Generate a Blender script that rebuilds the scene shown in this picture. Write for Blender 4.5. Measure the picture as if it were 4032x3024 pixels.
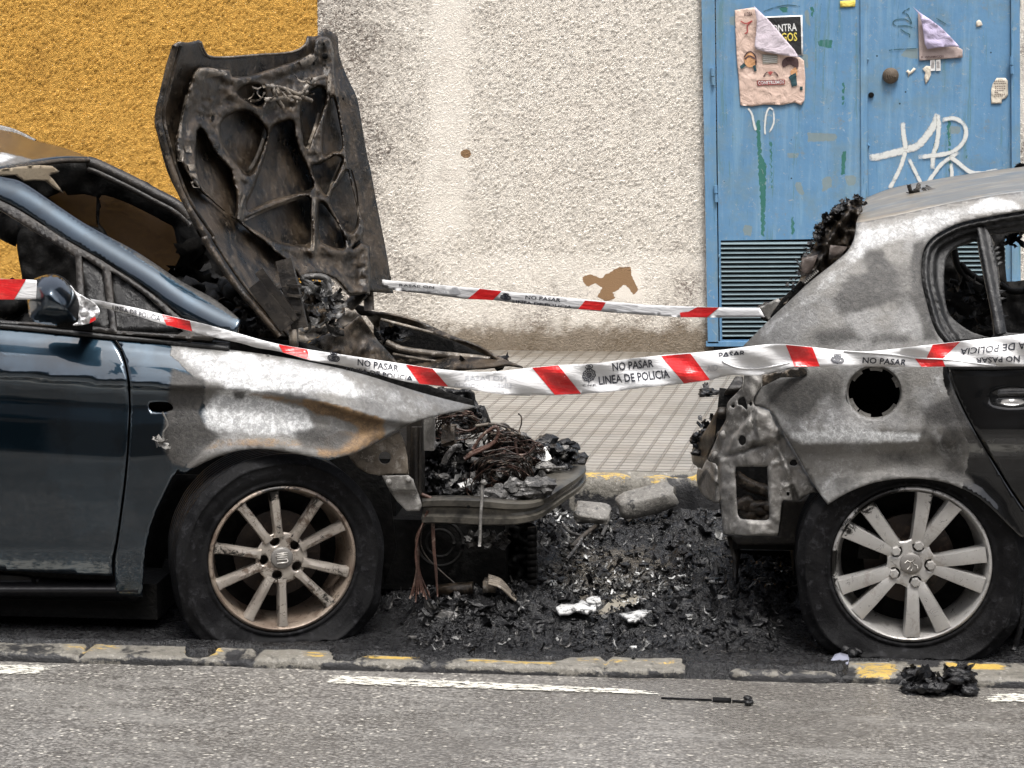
import bpy, bmesh, math, random
import numpy as np
from mathutils import Vector, Matrix
from mathutils.geometry import delaunay_2d_cdt
R = math.radians
for o in list(bpy.data.objects): bpy.data.objects.remove(o)
sc = bpy.context.scene
COL = sc.collection
# ------------------------------------------------------------------ camera
F = 8600.0; CAM = np.array([0.0, -6.4, 1.745])
YAW = math.atan((2850-2016)/F); PIT = math.atan((1512-250)/F)
FWD = np.array([-math.sin(YAW)*math.cos(PIT), math.cos(YAW)*math.cos(PIT), -math.sin(PIT)])
RGT = np.array([math.cos(YAW), math.sin(YAW), 0.0])
UPV = np.cross(RGT, FWD)
cd = bpy.data.cameras.new('camera'); cam = bpy.data.objects.new('camera', cd); COL.objects.link(cam)
cd.sensor_width = 36; cd.lens = 36*F/4032; cd.clip_end = 500; cd.clip_start = .1
m = Matrix(((RGT[0], UPV[0], -FWD[0]), (RGT[1], UPV[1], -FWD[1]), (RGT[2], UPV[2], -FWD[2])))
cam.matrix_world = Matrix.Translation(CAM) @ m.to_4x4()
sc.camera = cam
# ------------------------------------------------------------------ light
w = bpy.data.worlds.new('World'); sc.world = w; w.use_nodes = True
nt = w.node_tree; bg = nt.nodes['Background']
sky = nt.nodes.new('ShaderNodeTexSky'); sky.sky_type = 'NISHITA'; sky.sun_disc = False
SUN_EL, SUN_AZ = 68, 160       # azimuth clockwise from +Y (behind the camera, a little right)
sky.sun_elevation = R(SUN_EL); sky.sun_rotation = R(SUN_AZ)
sky.air_density = 1.0; sky.dust_density = 6.0; sky.ozone_density = 1.0
hs = nt.nodes.new('ShaderNodeHueSaturation'); hs.inputs['Saturation'].default_value = .5
nt.links.new(sky.outputs[0], hs.inputs['Color']); nt.links.new(hs.outputs[0], bg.inputs[0])
bg.inputs[1].default_value = 0.13
sd = bpy.data.lights.new('sun', 'SUN'); sd.energy = 1.8; sd.angle = R(14); sd.color = (1, .985, .965)
so = bpy.data.objects.new('sun', sd); COL.objects.link(so)
dirv = Vector((math.sin(R(SUN_AZ))*math.cos(R(SUN_EL)), math.cos(R(SUN_AZ))*math.cos(R(SUN_EL)), math.sin(R(SUN_EL))))
so.rotation_euler = (-dirv).to_track_quat('-Z', 'Y').to_euler(); so.location = (0, -4, 12)
sc.view_settings.view_transform = 'Standard'; sc.view_settings.look = 'None'
sc.view_settings.exposure = 0.95; sc.view_settings.gamma = 1
sc.render.engine = 'CYCLES'
# ------------------------------------------------------------------ pixel rays (photo is 4032 x 3024)
def _dir(px, py):
    px = np.asarray(px, float); py = np.asarray(py, float)
    return FWD*F + RGT*(px[..., None]-2016) - UPV*(py[..., None]-1512)
def P(px, py, Y):                       # pixel -> point on the upright plane at depth Y
    d = _dir(px, py); Y = np.asarray(Y, float)
    t = (Y-CAM[1])/d[..., 1]
    return CAM + d*t[..., None]
def PZ(px, py, z):                      # pixel -> point on a level plane
    d = _dir(px, py); t = (z-CAM[2])/d[..., 2]
    return CAM + d*np.asarray(t)[..., None]
def proj(v):
    v = np.asarray(v, float)-CAM
    c = v@FWD
    return np.stack([2016+F*(v@RGT)/c, 1512-F*(v@UPV)/c], -1)
FR = {'M': (0, 0, 1.8228), 'Z1': (0, 400, .6028), 'Z2': (600, 0, .6028), 'Z3': (0, 1200, .6028), 'Z4': (900, 1000, .7233),
      'Z5': (600, 1700, .6631), 'Z6': (1500, 1500, .6028), 'W1': (2700, 0, .8029), 'W2': (2900, 600, .6823), 'W3': (2600, 1300, .5425),
      'W4': (3032, 1700, .6028), 'W5': (2000, 1800, .7233), 'W6': (1200, 1000, .5425), 'W7': (2400, 1200, .7378), 'Q1': (2850, 0, .2653),
      'Q2': (3500, 0, .2713), 'Q3': (1100, 950, .3014), 'Q4': (2200, 1350, .2712), 'Q5': (1700, 1500, .3616), 'Q6': (0, 2300, .6329), 'Q7': (3000, 2400, .4665)}
def fr(k, pts):
    x0, y0, s = FR[k]
    return [(x0+p[0]*s, y0+p[1]*s) for p in pts]
def sp(pts, n=6, closed=False):         # Catmull-Rom through points of any dimension
    p = np.array(pts, float); N = len(p); out = []
    rng = range(N if closed else N-1)
    for i in rng:
        if closed: a, b, c, d = p[i-1], p[i], p[(i+1) % N], p[(i+2) % N]
        else: a, b, c, d = p[max(i-1, 0)], p[i], p[i+1], p[min(i+2, N-1)]
        for k in range(n):
            t = k/n
            out.append(.5*((2*b)+(c-a)*t+(2*a-5*b+4*c-d)*t*t+(3*b-3*c+d-a)*t**3))
    if not closed: out.append(p[-1])
    return [tuple(q) for q in out]
def lens(pts, step):                    # subdivide polyline (closed) so no edge is longer than step
    out = []
    for i in range(len(pts)):
        a, b = np.array(pts[i]), np.array(pts[(i+1) % len(pts)])
        k = max(1, int(np.hypot(*(b-a))/step))
        for j in range(k): out.append(tuple(a+(b-a)*j/k))
    return out
def ellipse(cx, cy, rx, ry=None, n=24, a0=0):
    ry = rx if ry is None else ry
    return [(cx+rx*math.cos(a0+2*math.pi*i/n), cy+ry*math.sin(a0+2*math.pi*i/n)) for i in range(n)]
def inpoly(x, y, poly):
    c = np.zeros(x.shape, bool); n = len(poly)
    for i in range(n):
        x0, y0 = poly[i]; x1, y1 = poly[i-1]
        if y0 == y1: continue
        c ^= ((y0 > y) != (y1 > y)) & (x < (x1-x0)*(y-y0)/(y1-y0)+x0)
    return c
def dseg(x, y, pts, closed=False):
    d = np.full(x.shape, 1e9); n = len(pts)
    for i in range(n if closed else n-1):
        ax, ay = pts[i][:2]; bx, by = pts[(i+1) % n][:2]
        vx, vy = bx-ax, by-ay; L = vx*vx+vy*vy+1e-9
        t = np.clip(((x-ax)*vx+(y-ay)*vy)/L, 0, 1)
        d = np.minimum(d, np.hypot(x-ax-t*vx, y-ay-t*vy))
    return d
def sst(x, a, b):
    t = np.clip((x-a)/(b-a), 0, 1); return t*t*(3-2*t)
def mask(x, y, poly, f):                # soft inside-mask of a polygon
    d = dseg(x, y, poly, True); s = np.where(inpoly(x, y, poly), d, -d)
    return sst(s, -f, f)
def _h(ix, iy, s):
    n = (ix.astype(np.int64)*374761393+iy.astype(np.int64)*668265263+s*1274126177) & 0xffffffff
    n = ((n ^ (n >> 13))*1274126177) & 0xffffffff
    n = n ^ (n >> 16)
    return (n & 0xffff)/65535.0
def vn(x, y, s=0):
    xi = np.floor(x); yi = np.floor(y); fx = x-xi; fy = y-yi
    fx = fx*fx*(3-2*fx); fy = fy*fy*(3-2*fy)
    a = _h(xi, yi, s); b = _h(xi+1, yi, s); c = _h(xi, yi+1, s); d = _h(xi+1, yi+1, s)
    return (a*(1-fx)+b*fx)*(1-fy)+(c*(1-fx)+d*fx)*fy
def fbm(x, y, s=0, o=4, g=.5):
    x = np.asarray(x, float); y = np.asarray(y, float)
    v = 0; a = 1; t = 0
    for i in range(o):
        v = v+a*vn(x*2**i+17*i, y*2**i-9*i, s+i*7); t += a; a *= g
    return v/t
# ------------------------------------------------------------------ objects
def link(o, parent=None):
    COL.objects.link(o)
    if parent is not None:
        o.parent = parent
        o.matrix_parent_inverse = world_of(parent).inverted()
    return o
def world_of(o):
    mw = Matrix.LocRotScale(o.location, o.rotation_euler, o.scale)
    return mw if o.parent is None else world_of(o.parent)@o.matrix_parent_inverse@mw
def meshobj(name, V, Fc, mat, parent=None, smooth=True, fmat=None, solid=0, attrs=None, centre=True, soff=-1, angle=None):
    V = np.asarray(V, float)
    me = bpy.data.meshes.new(name)
    off = np.zeros(3)
    if centre and len(V):
        off = np.array([(V[:, 0].min()+V[:, 0].max())/2, (V[:, 1].min()+V[:, 1].max())/2, V[:, 2].min()])
    me.from_pydata((V-off).tolist(), [], [tuple(int(i) for i in f) for f in Fc]); me.update()
    mats = mat if isinstance(mat, (list, tuple)) else [mat]
    for mm in mats: me.materials.append(mm)
    if fmat is not None: me.polygons.foreach_set('material_index', np.asarray(fmat, np.int32))
    if smooth: me.polygons.foreach_set('use_smooth', np.ones(len(me.polygons), bool))
    if angle is not None: me.set_sharp_from_angle(angle=R(angle))
    for k, v in (attrs or {}).items():
        at = me.attributes.new(k, 'FLOAT', 'POINT'); at.data.foreach_set('value', np.asarray(v, np.float32))
    o = bpy.data.objects.new(name, me)
    o.location = off
    link(o, None)
    if parent is not None:
        o.parent = parent; o.matrix_parent_inverse = world_of(parent).inverted()
    if solid:
        md = o.modifiers.new('thickness', 'SOLIDIFY'); md.thickness = solid; md.offset = soff
    return o
def tag(o, label=None, cat=None, group=None, kind=None):
    if label: o['label'] = label
    if cat: o['category'] = cat
    if group: o['group'] = group
    if kind: o['kind'] = kind
    return o
def thing(name, loc, label, cat, group=None):
    o = bpy.data.objects.new(name, None); o.empty_display_size = .1; COL.objects.link(o); o.location = loc
    return tag(o, label, cat, group)
def cdt(outline, holes=(), res=14, seed=0):
    """triangulate a 2D outline with holes and an interior point grid"""
    out = [tuple(map(float, p[:2])) for p in outline]; hs_ = [[tuple(map(float, p[:2])) for p in h] for h in holes]
    out = lens(out, res*1.6); hs_ = [lens(h, res*1.6) for h in hs_]
    xs = [p[0] for p in out]; ys = [p[1] for p in out]
    rs = np.random.RandomState(seed)
    gx, gy = np.meshgrid(np.arange(min(xs)+res*.5, max(xs), res), np.arange(min(ys)+res*.5, max(ys), res))
    gx = gx+(np.arange(gx.shape[0]) % 2)[:, None]*res*.5
    gx = (gx+rs.uniform(-.12, .12, gx.shape)*res).ravel(); gy = (gy+rs.uniform(-.12, .12, gy.shape)*res).ravel()
    ok = inpoly(gx, gy, out) & (dseg(gx, gy, out, True) > res*.45)
    for h in hs_: ok &= ~inpoly(gx, gy, h) & (dseg(gx, gy, h, True) > res*.45)
    pts = [Vector(p) for p in out]; edges = []
    n = len(out); edges += [(i, (i+1) % n) for i in range(n)]
    for h in hs_:
        b = len(pts); pts += [Vector(p) for p in h]; edges += [(b+i, b+(i+1) % len(h)) for i in range(len(h))]
    pts += [Vector((a, b)) for a, b in zip(gx[ok], gy[ok])]
    v, e, f, _, _, _ = delaunay_2d_cdt(pts, edges, [], 0, 1e-4)
    v = np.array([(q[0], q[1]) for q in v]); f = np.array([t for t in f if len(t) == 3])
    c = v[f].mean(1)
    ok = inpoly(c[:, 0], c[:, 1], out)
    for h in hs_: ok &= ~inpoly(c[:, 0], c[:, 1], h)
    f = f[ok]
    # orient (pixel y runs down): facing the camera
    a = v[f[:, 1]]-v[f[:, 0]]; b = v[f[:, 2]]-v[f[:, 0]]
    cr = a[:, 0]*b[:, 1]-a[:, 1]*b[:, 0]
    f[cr > 0] = f[cr > 0][:, ::-1]
    used = np.unique(f); mp = -np.ones(len(v), int); mp[used] = np.arange(len(used))
    return v[used], mp[f]
def panel(name, outline, Yf, mat, parent=None, holes=(), res=14, solid=.004, attrs=None, smooth=True, seed=0, angle=None):
    v, f = cdt(outline, holes, res, seed)
    if not callable(Yf): y0 = float(Yf); Yf = lambda x, y: np.full(np.shape(x), y0)
    X = P(v[:, 0], v[:, 1], Yf(v[:, 0], v[:, 1]))
    at = {k: fn(v[:, 0], v[:, 1]) for k, fn in (attrs or {}).items()}
    return meshobj(name, X, f, mat, parent, smooth, solid=solid, attrs=at, angle=angle)
def gridmesh(name, Pts, mat, parent=None, closed_u=False, closed_v=False, solid=0, smooth=True, attrs=None, angle=None):
    """Pts: (nu, nv, 3) array of world points"""
    nu, nv = Pts.shape[:2]; fs = []
    for i in range(nu if closed_u else nu-1):
        for j in range(nv if closed_v else nv-1):
            i2 = (i+1) % nu; j2 = (j+1) % nv
            fs.append((i*nv+j, i2*nv+j, i2*nv+j2, i*nv+j2))
    return meshobj(name, Pts.reshape(-1, 3), fs, mat, parent, smooth, solid=solid, attrs=attrs, angle=angle)
class Buf:                               # collects pieces of ONE part
    def __init__(s): s.V = []; s.F = []; s.M = []
    def add(s, V, Fc, m=0):
        b = len(s.V); s.V += [tuple(p) for p in V]; s.F += [tuple(int(i)+b for i in f) for f in Fc]; s.M += [m]*len(Fc)
    def box(s, a, b, m=0):
        x0, y0, z0 = a; x1, y1, z1 = b
        s.add([(x0, y0, z0), (x1, y0, z0), (x1, y1, z0), (x0, y1, z0), (x0, y0, z1), (x1, y0, z1), (x1, y1, z1), (x0, y1, z1)],
              [(0, 3, 2, 1), (4, 5, 6, 7), (0, 1, 5, 4), (1, 2, 6, 5), (2, 3, 7, 6), (3, 0, 4, 7)], m)
    def tube(s, pts, r, n=8, m=0, cap=True):
        pts = np.array(pts, float); N = len(pts)
        rr = np.full(N, r) if np.isscalar(r) else np.asarray(r)
        T = np.gradient(pts, axis=0); T /= np.linalg.norm(T, axis=1)[:, None]+1e-12
        up = np.array([0, 0, 1.]) if abs(T[0, 2]) < .9 else np.array([1., 0, 0])
        V = []
        for i in range(N):
            a = np.cross(T[i], up); a /= np.linalg.norm(a)+1e-12; b = np.cross(a, T[i]); up = b
            for k in range(n):
                t = 2*math.pi*k/n; V.append(pts[i]+rr[i]*(math.cos(t)*a+math.sin(t)*b))
        Fc = [(i*n+k, i*n+(k+1) % n, (i+1)*n+(k+1) % n, (i+1)*n+k) for i in range(N-1) for k in range(n)]
        if cap: Fc += [tuple(range(n)), tuple((N-1)*n+k for k in reversed(range(n)))]
        s.add(V, Fc, m)
    def bar(s, a, b, w, h, up=(0, 0, 1), m=0):
        a = np.array(a, float); b = np.array(b, float); t = b-a; t /= np.linalg.norm(t)
        u = np.array(up, float); r = np.cross(t, u); r /= np.linalg.norm(r)+1e-9; u = np.cross(r, t)
        V = [c+r*x*w/2+u*y*h/2 for c in (a, b) for x, y in ((-1, -1), (1, -1), (1, 1), (-1, 1))]
        s.add(V, [(0, 1, 2, 3), (7, 6, 5, 4), (0, 4, 5, 1), (1, 5, 6, 2), (2, 6, 7, 3), (3, 7, 4, 0)], m)
    def flake(s, c, size, rs, m=0, bend=.4, asp=None):
        n = 4; asp = rs.uniform(.3, 1) if asp is None else asp
        rot = np.array(Matrix.Rotation(rs.uniform(0, 6.28), 3, 'Z')@Matrix.Rotation(rs.uniform(-1, 1), 3, 'X')@Matrix.Rotation(rs.uniform(-1, 1), 3, 'Y'))
        V = []
        for i in range(n+1):
            for j in range(n+1):
                u = i/n*2-1; v = j/n*2-1
                e = 1+.35*(rs.rand()-.5)
                V.append(np.array([u*size*e, v*size*asp*e, (bend*u*u+rs.uniform(-.18, .18))*size])@rot.T+c)
        s.add(V, [(i*(n+1)+j, (i+1)*(n+1)+j, (i+1)*(n+1)+j+1, i*(n+1)+j+1) for i in range(n) for j in range(n)], m)
    def rock(s, c, size, rs, m=0, flat=.6, sub=2):
        V, Fc = ICO[sub]
        d = 1+1.5*(fbm(V[:, 0]*1.9+V[:, 2]*1.1+c[0]*31, V[:, 1]*1.9+V[:, 2]*2.3+c[1]*17, 3, 4, .65)-.5)
        sc_ = np.array([size*rs.uniform(.7, 1.3), size*rs.uniform(.7, 1.3), size*flat])
        a = rs.uniform(0, 6.28); ca, sa = math.cos(a), math.sin(a)
        X = V*d[:, None]*sc_; X = np.stack([X[:, 0]*ca-X[:, 1]*sa, X[:, 0]*sa+X[:, 1]*ca, X[:, 2]], 1)+c
        s.add(X, Fc, m)
    def build(s, name, mat, parent=None, smooth=True, solid=0, angle=None):
        if isinstance(name, (list, tuple)):          # one part per material
            out = []
            for k, nm in enumerate(name):
                fs = [f for f, m_ in zip(s.F, s.M) if m_ == k]
                if not fs: continue
                us = sorted({i for f in fs for i in f}); mp = {i: j for j, i in enumerate(us)}
                out.append(meshobj(nm, [s.V[i] for i in us], [tuple(mp[i] for i in f) for f in fs], mat[k], parent, smooth, solid=solid, angle=angle))
            return out
        return meshobj(name, s.V, s.F, mat, parent, smooth, fmat=s.M if isinstance(mat, (list, tuple)) else None, solid=solid, angle=angle)
class Multi:                             # every added piece becomes a part of its own
    def __init__(s, parent, mats, names): s.p, s.m, s.n, s.g = parent, mats, names, None
    def add(s, V, Fc, m=0):
        if s.g is not None: s.g.add(V, Fc, 0); s.gm = m
        else: meshobj(s.n[m], V, Fc, s.m[m], s.p, False)
    def start(s): s.g = Buf()
    def end(s, name): g = s.g; s.g = None; g.build(name, s.m[s.gm], s.p, smooth=False)
ICO = {}
for k in (1, 2, 3):
    bm = bmesh.new(); bmesh.ops.create_icosphere(bm, subdivisions=k, radius=1)
    ICO[k] = (np.array([v.co[:] for v in bm.verts]), [tuple(v.index for v in f.verts) for f in bm.faces]); bm.free()
# ------------------------------------------------------------------ writing
_tc = {}
def textmesh(s):
    if s in _tc: return _tc[s]
    cu = bpy.data.curves.new('t', 'FONT'); cu.body = s; cu.resolution_u = 2; cu.offset = .016
    o = bpy.data.objects.new('t', cu); COL.objects.link(o)
    dg = bpy.context.evaluated_depsgraph_get(); ev = o.evaluated_get(dg); me = ev.to_mesh()
    v = np.array([p.co[:2] for p in me.vertices]); f = [tuple(p.vertices) for p in me.polygons]
    ev.to_mesh_clear(); bpy.data.objects.remove(o); bpy.data.curves.remove(cu)
    lo, hi = v.min(0), v.max(0); v = (v-lo)/(hi-lo)
    _tc[s] = (v, f); return _tc[s]
def text(buf, s, TL, TR, BR, BL, Yf, off=.002, m=0, clipv=None, flipx=False):
    v, f = textmesh(s)
    u = v[:, 0:1]; t = 1-v[:, 1:2]
    if flipx: u = 1-u
    if clipv: t = np.clip(t, clipv[0], clipv[1])
    TL, TR, BR, BL = map(np.array, (TL, TR, BR, BL))
    q = (TL*(1-u)+TR*u)*(1-t)+(BL*(1-u)+BR*u)*t
    buf.add(P(q[:, 0], q[:, 1], Yf(q[:, 0], q[:, 1])-off), f, m)
def decal(buf, poly, Yf, off=.002, m=0, res=18):
    v, f = cdt(poly, (), res)
    buf.add(P(v[:, 0], v[:, 1], Yf(v[:, 0], v[:, 1])-off), f, m)
def ribbon(pts, wd):                    # pixel polyline -> polygon of a brush stroke, round ends
    p = np.array(pts, float)
    t = np.gradient(p, axis=0); t /= np.hypot(t[:, 0], t[:, 1])[:, None]+1e-9
    nrm = np.stack([-t[:, 1], t[:, 0]], 1); wd = np.broadcast_to(np.asarray(wd, float), (len(p),))[:, None]
    a = p+nrm*wd/2; b = p-nrm*wd/2
    e0 = p[0]-t[0]*wd[0]*.45; e1 = p[-1]+t[-1]*wd[-1]*.45
    return [tuple(q) for q in a]+[tuple(e1)]+[tuple(q) for q in b[::-1]]+[tuple(e0)]
def strokes(buf, pts, wd, Yf, off=.002, m=0):   # quads strip, self crossing allowed
    p = np.array(pts, float); t = np.gradient(p, axis=0); t /= np.hypot(t[:, 0], t[:, 1])[:, None]+1e-9
    nrm = np.stack([-t[:, 1], t[:, 0]], 1); wd = np.broadcast_to(np.asarray(wd, float), (len(p),))[:, None]
    V = []
    for q in (p+nrm*wd/2, p-nrm*wd/2): V.append(P(q[:, 0], q[:, 1], Yf(q[:, 0], q[:, 1])-off))
    n = len(p); buf.add(np.concatenate(V), [(i, n+i, n+i+1, i+1) for i in range(n-1)], m)
# ------------------------------------------------------------------ node materials
class NM:
    def __init__(s, name):
        s.m = bpy.data.materials.new(name); s.m.use_nodes = True; s.t = s.m.node_tree
        s.b = s.t.nodes['Principled BSDF']; s.o = s.t.nodes['Material Output']
        s.g = None; s.bp = None
    def set(s, sock, v):
        if isinstance(v, bpy.types.NodeSocket): s.t.links.new(v, sock)
        elif isinstance(v, (tuple, list)) and len(v) == 3 and sock.type == 'RGBA': sock.default_value = (*v, 1)
        else: sock.default_value = v
    def n(s, ty, **kw):
        nd = s.t.nodes.new('ShaderNode'+ty)
        for k, v in kw.items(): setattr(nd, k, v)
        return nd
    def pos(s):
        if s.g is None: s.g = s.n('NewGeometry').outputs['Position']
        return s.g
    def map(s, scale=(1, 1, 1), rot=(0, 0, 0), loc=(0, 0, 0), vec=None):
        nd = s.n('Mapping'); s.set(nd.inputs[0], vec or s.pos())
        nd.inputs['Scale'].default_value = scale; nd.inputs['Rotation'].default_value = rot; nd.inputs['Location'].default_value = loc
        return nd.outputs[0]
    def noise(s, scale, detail=4, rough=.55, dist=0, vec=None, col=False):
        nd = s.n('TexNoise'); s.set(nd.inputs['Vector'], vec or s.pos())
        nd.inputs['Scale'].default_value = scale; nd.inputs['Detail'].default_value = detail
        nd.inputs['Roughness'].default_value = rough; nd.inputs['Distortion'].default_value = dist
        return nd.outputs['Color' if col else 'Fac']
    def ns(s, *k, **kw): return s.ss(s.noise(*k, **kw), .3, .7, lin=True)
    def vor(s, scale, vec=None, feature='F1', out='Distance', rnd=1):
        nd = s.n('TexVoronoi', feature=feature); s.set(nd.inputs['Vector'], vec or s.pos())
        nd.inputs['Scale'].default_value = scale; nd.inputs['Randomness'].default_value = rnd
        return nd.outputs[out]
    def ss(s, x, a, b, lo=0, hi=1, lin=False):
        nd = s.n('MapRange'); nd.interpolation_type = 'LINEAR' if lin else 'SMOOTHSTEP'
        s.set(nd.inputs[0], x)
        for i, v in enumerate((a, b, lo, hi)): s.set(nd.inputs[i+1], v)
        return nd.outputs[0]
    def ma(s, op, a, b=0, c=None, clamp=False):
        nd = s.n('Math', operation=op, use_clamp=clamp); s.set(nd.inputs[0], a); s.set(nd.inputs[1], b)
        if c is not None: s.set(nd.inputs[2], c)
        return nd.outputs[0]
    def mix(s, f, a, b):
        nd = s.n('Mix', data_type='RGBA'); s.set(nd.inputs[0], f); s.set(nd.inputs[6], a); s.set(nd.inputs[7], b)
        return nd.outputs[2]
    def mixf(s, f, a, b):
        nd = s.n('Mix', data_type='FLOAT'); s.set(nd.inputs[0], f); s.set(nd.inputs[2], a); s.set(nd.inputs[3], b)
        return nd.outputs[0]
    def attr(s, name):
        nd = s.n('Attribute'); nd.attribute_name = name; return nd.outputs['Fac']
    def sep(s, vec=None):
        nd = s.n('SeparateXYZ'); s.set(nd.inputs[0], vec or s.pos()); return nd.outputs
    def bump(s, h, strength=.5, dist=.01):
        nd = s.n('Bump'); nd.inputs['Strength'].default_value = strength; nd.inputs['Distance'].default_value = dist
        s.set(nd.inputs['Height'], h)
        if s.bp: s.set(nd.inputs['Normal'], s.bp)
        s.bp = nd.outputs[0]
    def disp(s, h, scale, mid=.5):
        nd = s.n('Displacement'); s.set(nd.inputs['Height'], h); nd.inputs['Scale'].default_value = scale; nd.inputs['Midlevel'].default_value = mid
        s.t.links.new(nd.outputs[0], s.o.inputs['Displacement']); s.m.displacement_method = 'BOTH'
    def fin(s, base, rough=.6, metal=0, spec=.5, coat=0, crough=.05, alpha=None):
        b = s.b
        s.set(b.inputs['Base Color'], base); s.set(b.inputs['Roughness'], rough); s.set(b.inputs['Metallic'], metal)
        s.set(b.inputs['Specular IOR Level'], spec); s.set(b.inputs['Coat Weight'], coat); s.set(b.inputs['Coat Roughness'], crough)
        if alpha is not None: s.set(b.inputs['Alpha'], alpha)
        if s.bp: s.set(b.inputs['Normal'], s.bp)
        return s.m
# ================================================================== materials of the setting
def stucco(name, c1, c2, grime, gs, dsc=.022, fs=25):
    n = NM(name)
    warp = n.noise(9, 2, col=True)
    v = n.map((1, 1, 1.7), (0, R(25), 0))
    h1 = n.noise(fs, 5, .6, 1.5, vec=v)
    h2 = n.noise(60, 3, .6, .6)
    rid = n.ma('ABSOLUTE', n.ma('SUBTRACT', h1, .5))
    h = n.ma('ADD', n.ma('MULTIPLY', n.ss(rid, 0, .14), .6), n.ma('MULTIPLY', h2, .4))
    sm = n.attr('smooth')
    hh = n.mixf(sm, h, .55)
    n.disp(hh, dsc)
    n.bump(n.noise(150, 3, .6), .35, .004)
    base = n.mix(n.noise(3.2, 5, .6), c1, c2)
    base = n.mix(n.ss(h, .62, .95, 0, .35), base, tuple(min(1, x*1.35+.03) for x in c1))
    gr = n.ma('MULTIPLY', n.ss(n.ma('ADD', n.ns(4, 6, .7, .4), n.ma('MULTIPLY', n.attr('dirt'), .8)), .55, 1.3), n.ss(n.noise(52, 5, .75, 1.2, vec=v), .56, .44))
    base = n.mix(n.ma('MULTIPLY', gr, gs), base, grime)
    dl = n.ss(n.ma('ADD', n.attr('low'), n.ma('MULTIPLY', n.ma('SUBTRACT', n.noise(9, 5, .7), .5), .9)), .35, .8)
    base = n.mix(n.ma('MULTIPLY', dl, .85), base, (.16, .12, .075))
    base = n.mix(n.ss(n.ma('ADD', n.attr('patch'), n.ma('MULTIPLY', n.ma('SUBTRACT', n.noise(26, 5, .75), .5), 1.3)), .5, .6), base, (.26, .16, .085))
    return n.fin(base, .85, spec=.25)
M_white = stucco('white_stucco', (.70, .645, .565), (.80, .755, .68), (.15, .12, .10), .9, .0155, 33)
M_ochre = stucco('ochre_stucco', (.64, .37, .085), (.53, .29, .055), (.20, .09, .015), .75, .020, 29)
def gritty(name, c1, c2, scale=40, rough=.8, bump=.5, bd=.006, spec=.3):
    n = NM(name); n.bump(n.noise(scale, 6, .7), bump, bd)
    return n.fin(n.mix(n.noise(scale*.3, 6, .65), c1, c2), rough, spec=spec)
# wet road: coarse worn aggregate
n = NM('wet_asphalt')
v = n.map((1, 1, 1)); sv = n.map((.75, 1.25, 1)); vc = n.vor(125, vec=sv, out='Color'); vd = n.vor(125, vec=sv)
sx = n.sep(vc)
g = n.ss(sx[0], .0, 1.0)
base = n.mix(g, (.12, .114, .105), (.27, .257, .235))
base = n.mix(n.ss(sx[1], .95, .98), base, (.60, .57, .50))
base = n.mix(n.ss(vd, .35, .75, 0, .7), base, (.05, .045, .04))
base = n.mix(n.ss(n.ns(.9, 5, .6), .3, .8, 0, .5), base, (.105, .097, .086)); base = n.mix(n.ss(n.ns(3.1, 6, .75, vec=n.map((.5, 1.4, 1))), .55, .8, 0, .35), base, (.27, .26, .24))
n.bump(n.ma('SUBTRACT', 1, vd), .4, .005); n.bump(n.noise(60, 4), .2, .005)
wet = n.ss(n.ns(1.3, 4, .6), .35, .7)
M_road = n.fin(base, n.mixf(wet, .36, .12), spec=.6)
# panot pavement: 20 cm tiles of nine pads, joints of the rows running to the wall
n = NM('grooved_tile'); rv = n.pos()
X, Y, Z_ = n.sep(rv); X = n.ma('SUBTRACT', X, n.ma('MULTIPLY', Y, .085))
cv = n.n('CombineXYZ'); n.set(cv.inputs[0], X); n.set(cv.inputs[1], Y); rv = cv.outputs[0]
def groove(c, per, wd, n=n):
    f = n.ma('ABSOLUTE', n.ma('SUBTRACT', n.ma('FRACT', n.ma('DIVIDE', c, per)), .5))
    return n.ss(f, .5-wd/per, .5-wd/per*.35)
gx = groove(X, .0725, .0085); gy = groove(Y, .0667, .009); gX = groove(X, .29, .014); gY = groove(Y, .2, .008)
gg = n.ma('MAXIMUM', gx, n.ma('MULTIPLY', gy, .8))
cell = n.n('TexWhiteNoise'); vm = n.n('VectorMath', operation='SNAP'); n.set(vm.inputs[0], rv); vm.inputs[1].default_value = (.29, .2, 10)
n.set(cell.inputs['Vector'], vm.outputs[0])
base = n.mix(cell.outputs['Value'], (.185, .175, .155), (.265, .25, .225))
base = n.mix(n.ss(n.noise(6, 6, .7), .4, .75, 0, .5), base, (.22, .19, .15))
base = n.mix(n.ss(n.noise(45, 4, .7), .5, .8, 0, .4), base, (.42, .39, .33))
base = n.mix(n.ma('MULTIPLY', gx, .45), base, (.12, .10, .08)); base = n.mix(n.ma('MULTIPLY', gy, .95), base, (.05, .042, .035))
ds = n.ss(n.ma('ADD', n.attr('dirt'), n.ma('MULTIPLY', n.ma('SUBTRACT', n.noise(7, 6, .7), .5), 1.1)), .35, .9)
base = n.mix(n.ma('MULTIPLY', ds, .8), base, (.10, .082, .06))
yl = n.ss(n.ma('ADD', n.attr('yellow'), n.ma('MULTIPLY', n.ma('SUBTRACT', n.noise(25, 5, .7), .5), .9)), .45, .6)
base = n.mix(yl, base, (.55, .34, .06))
n.bump(n.ma('MULTIPLY', gg, -1), .8, .008); n.bump(n.noise(80, 4), .25, .004)
M_pave = n.fin(base, n.mixf(n.noise(5, 4), .3, .6), spec=.5)
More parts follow.
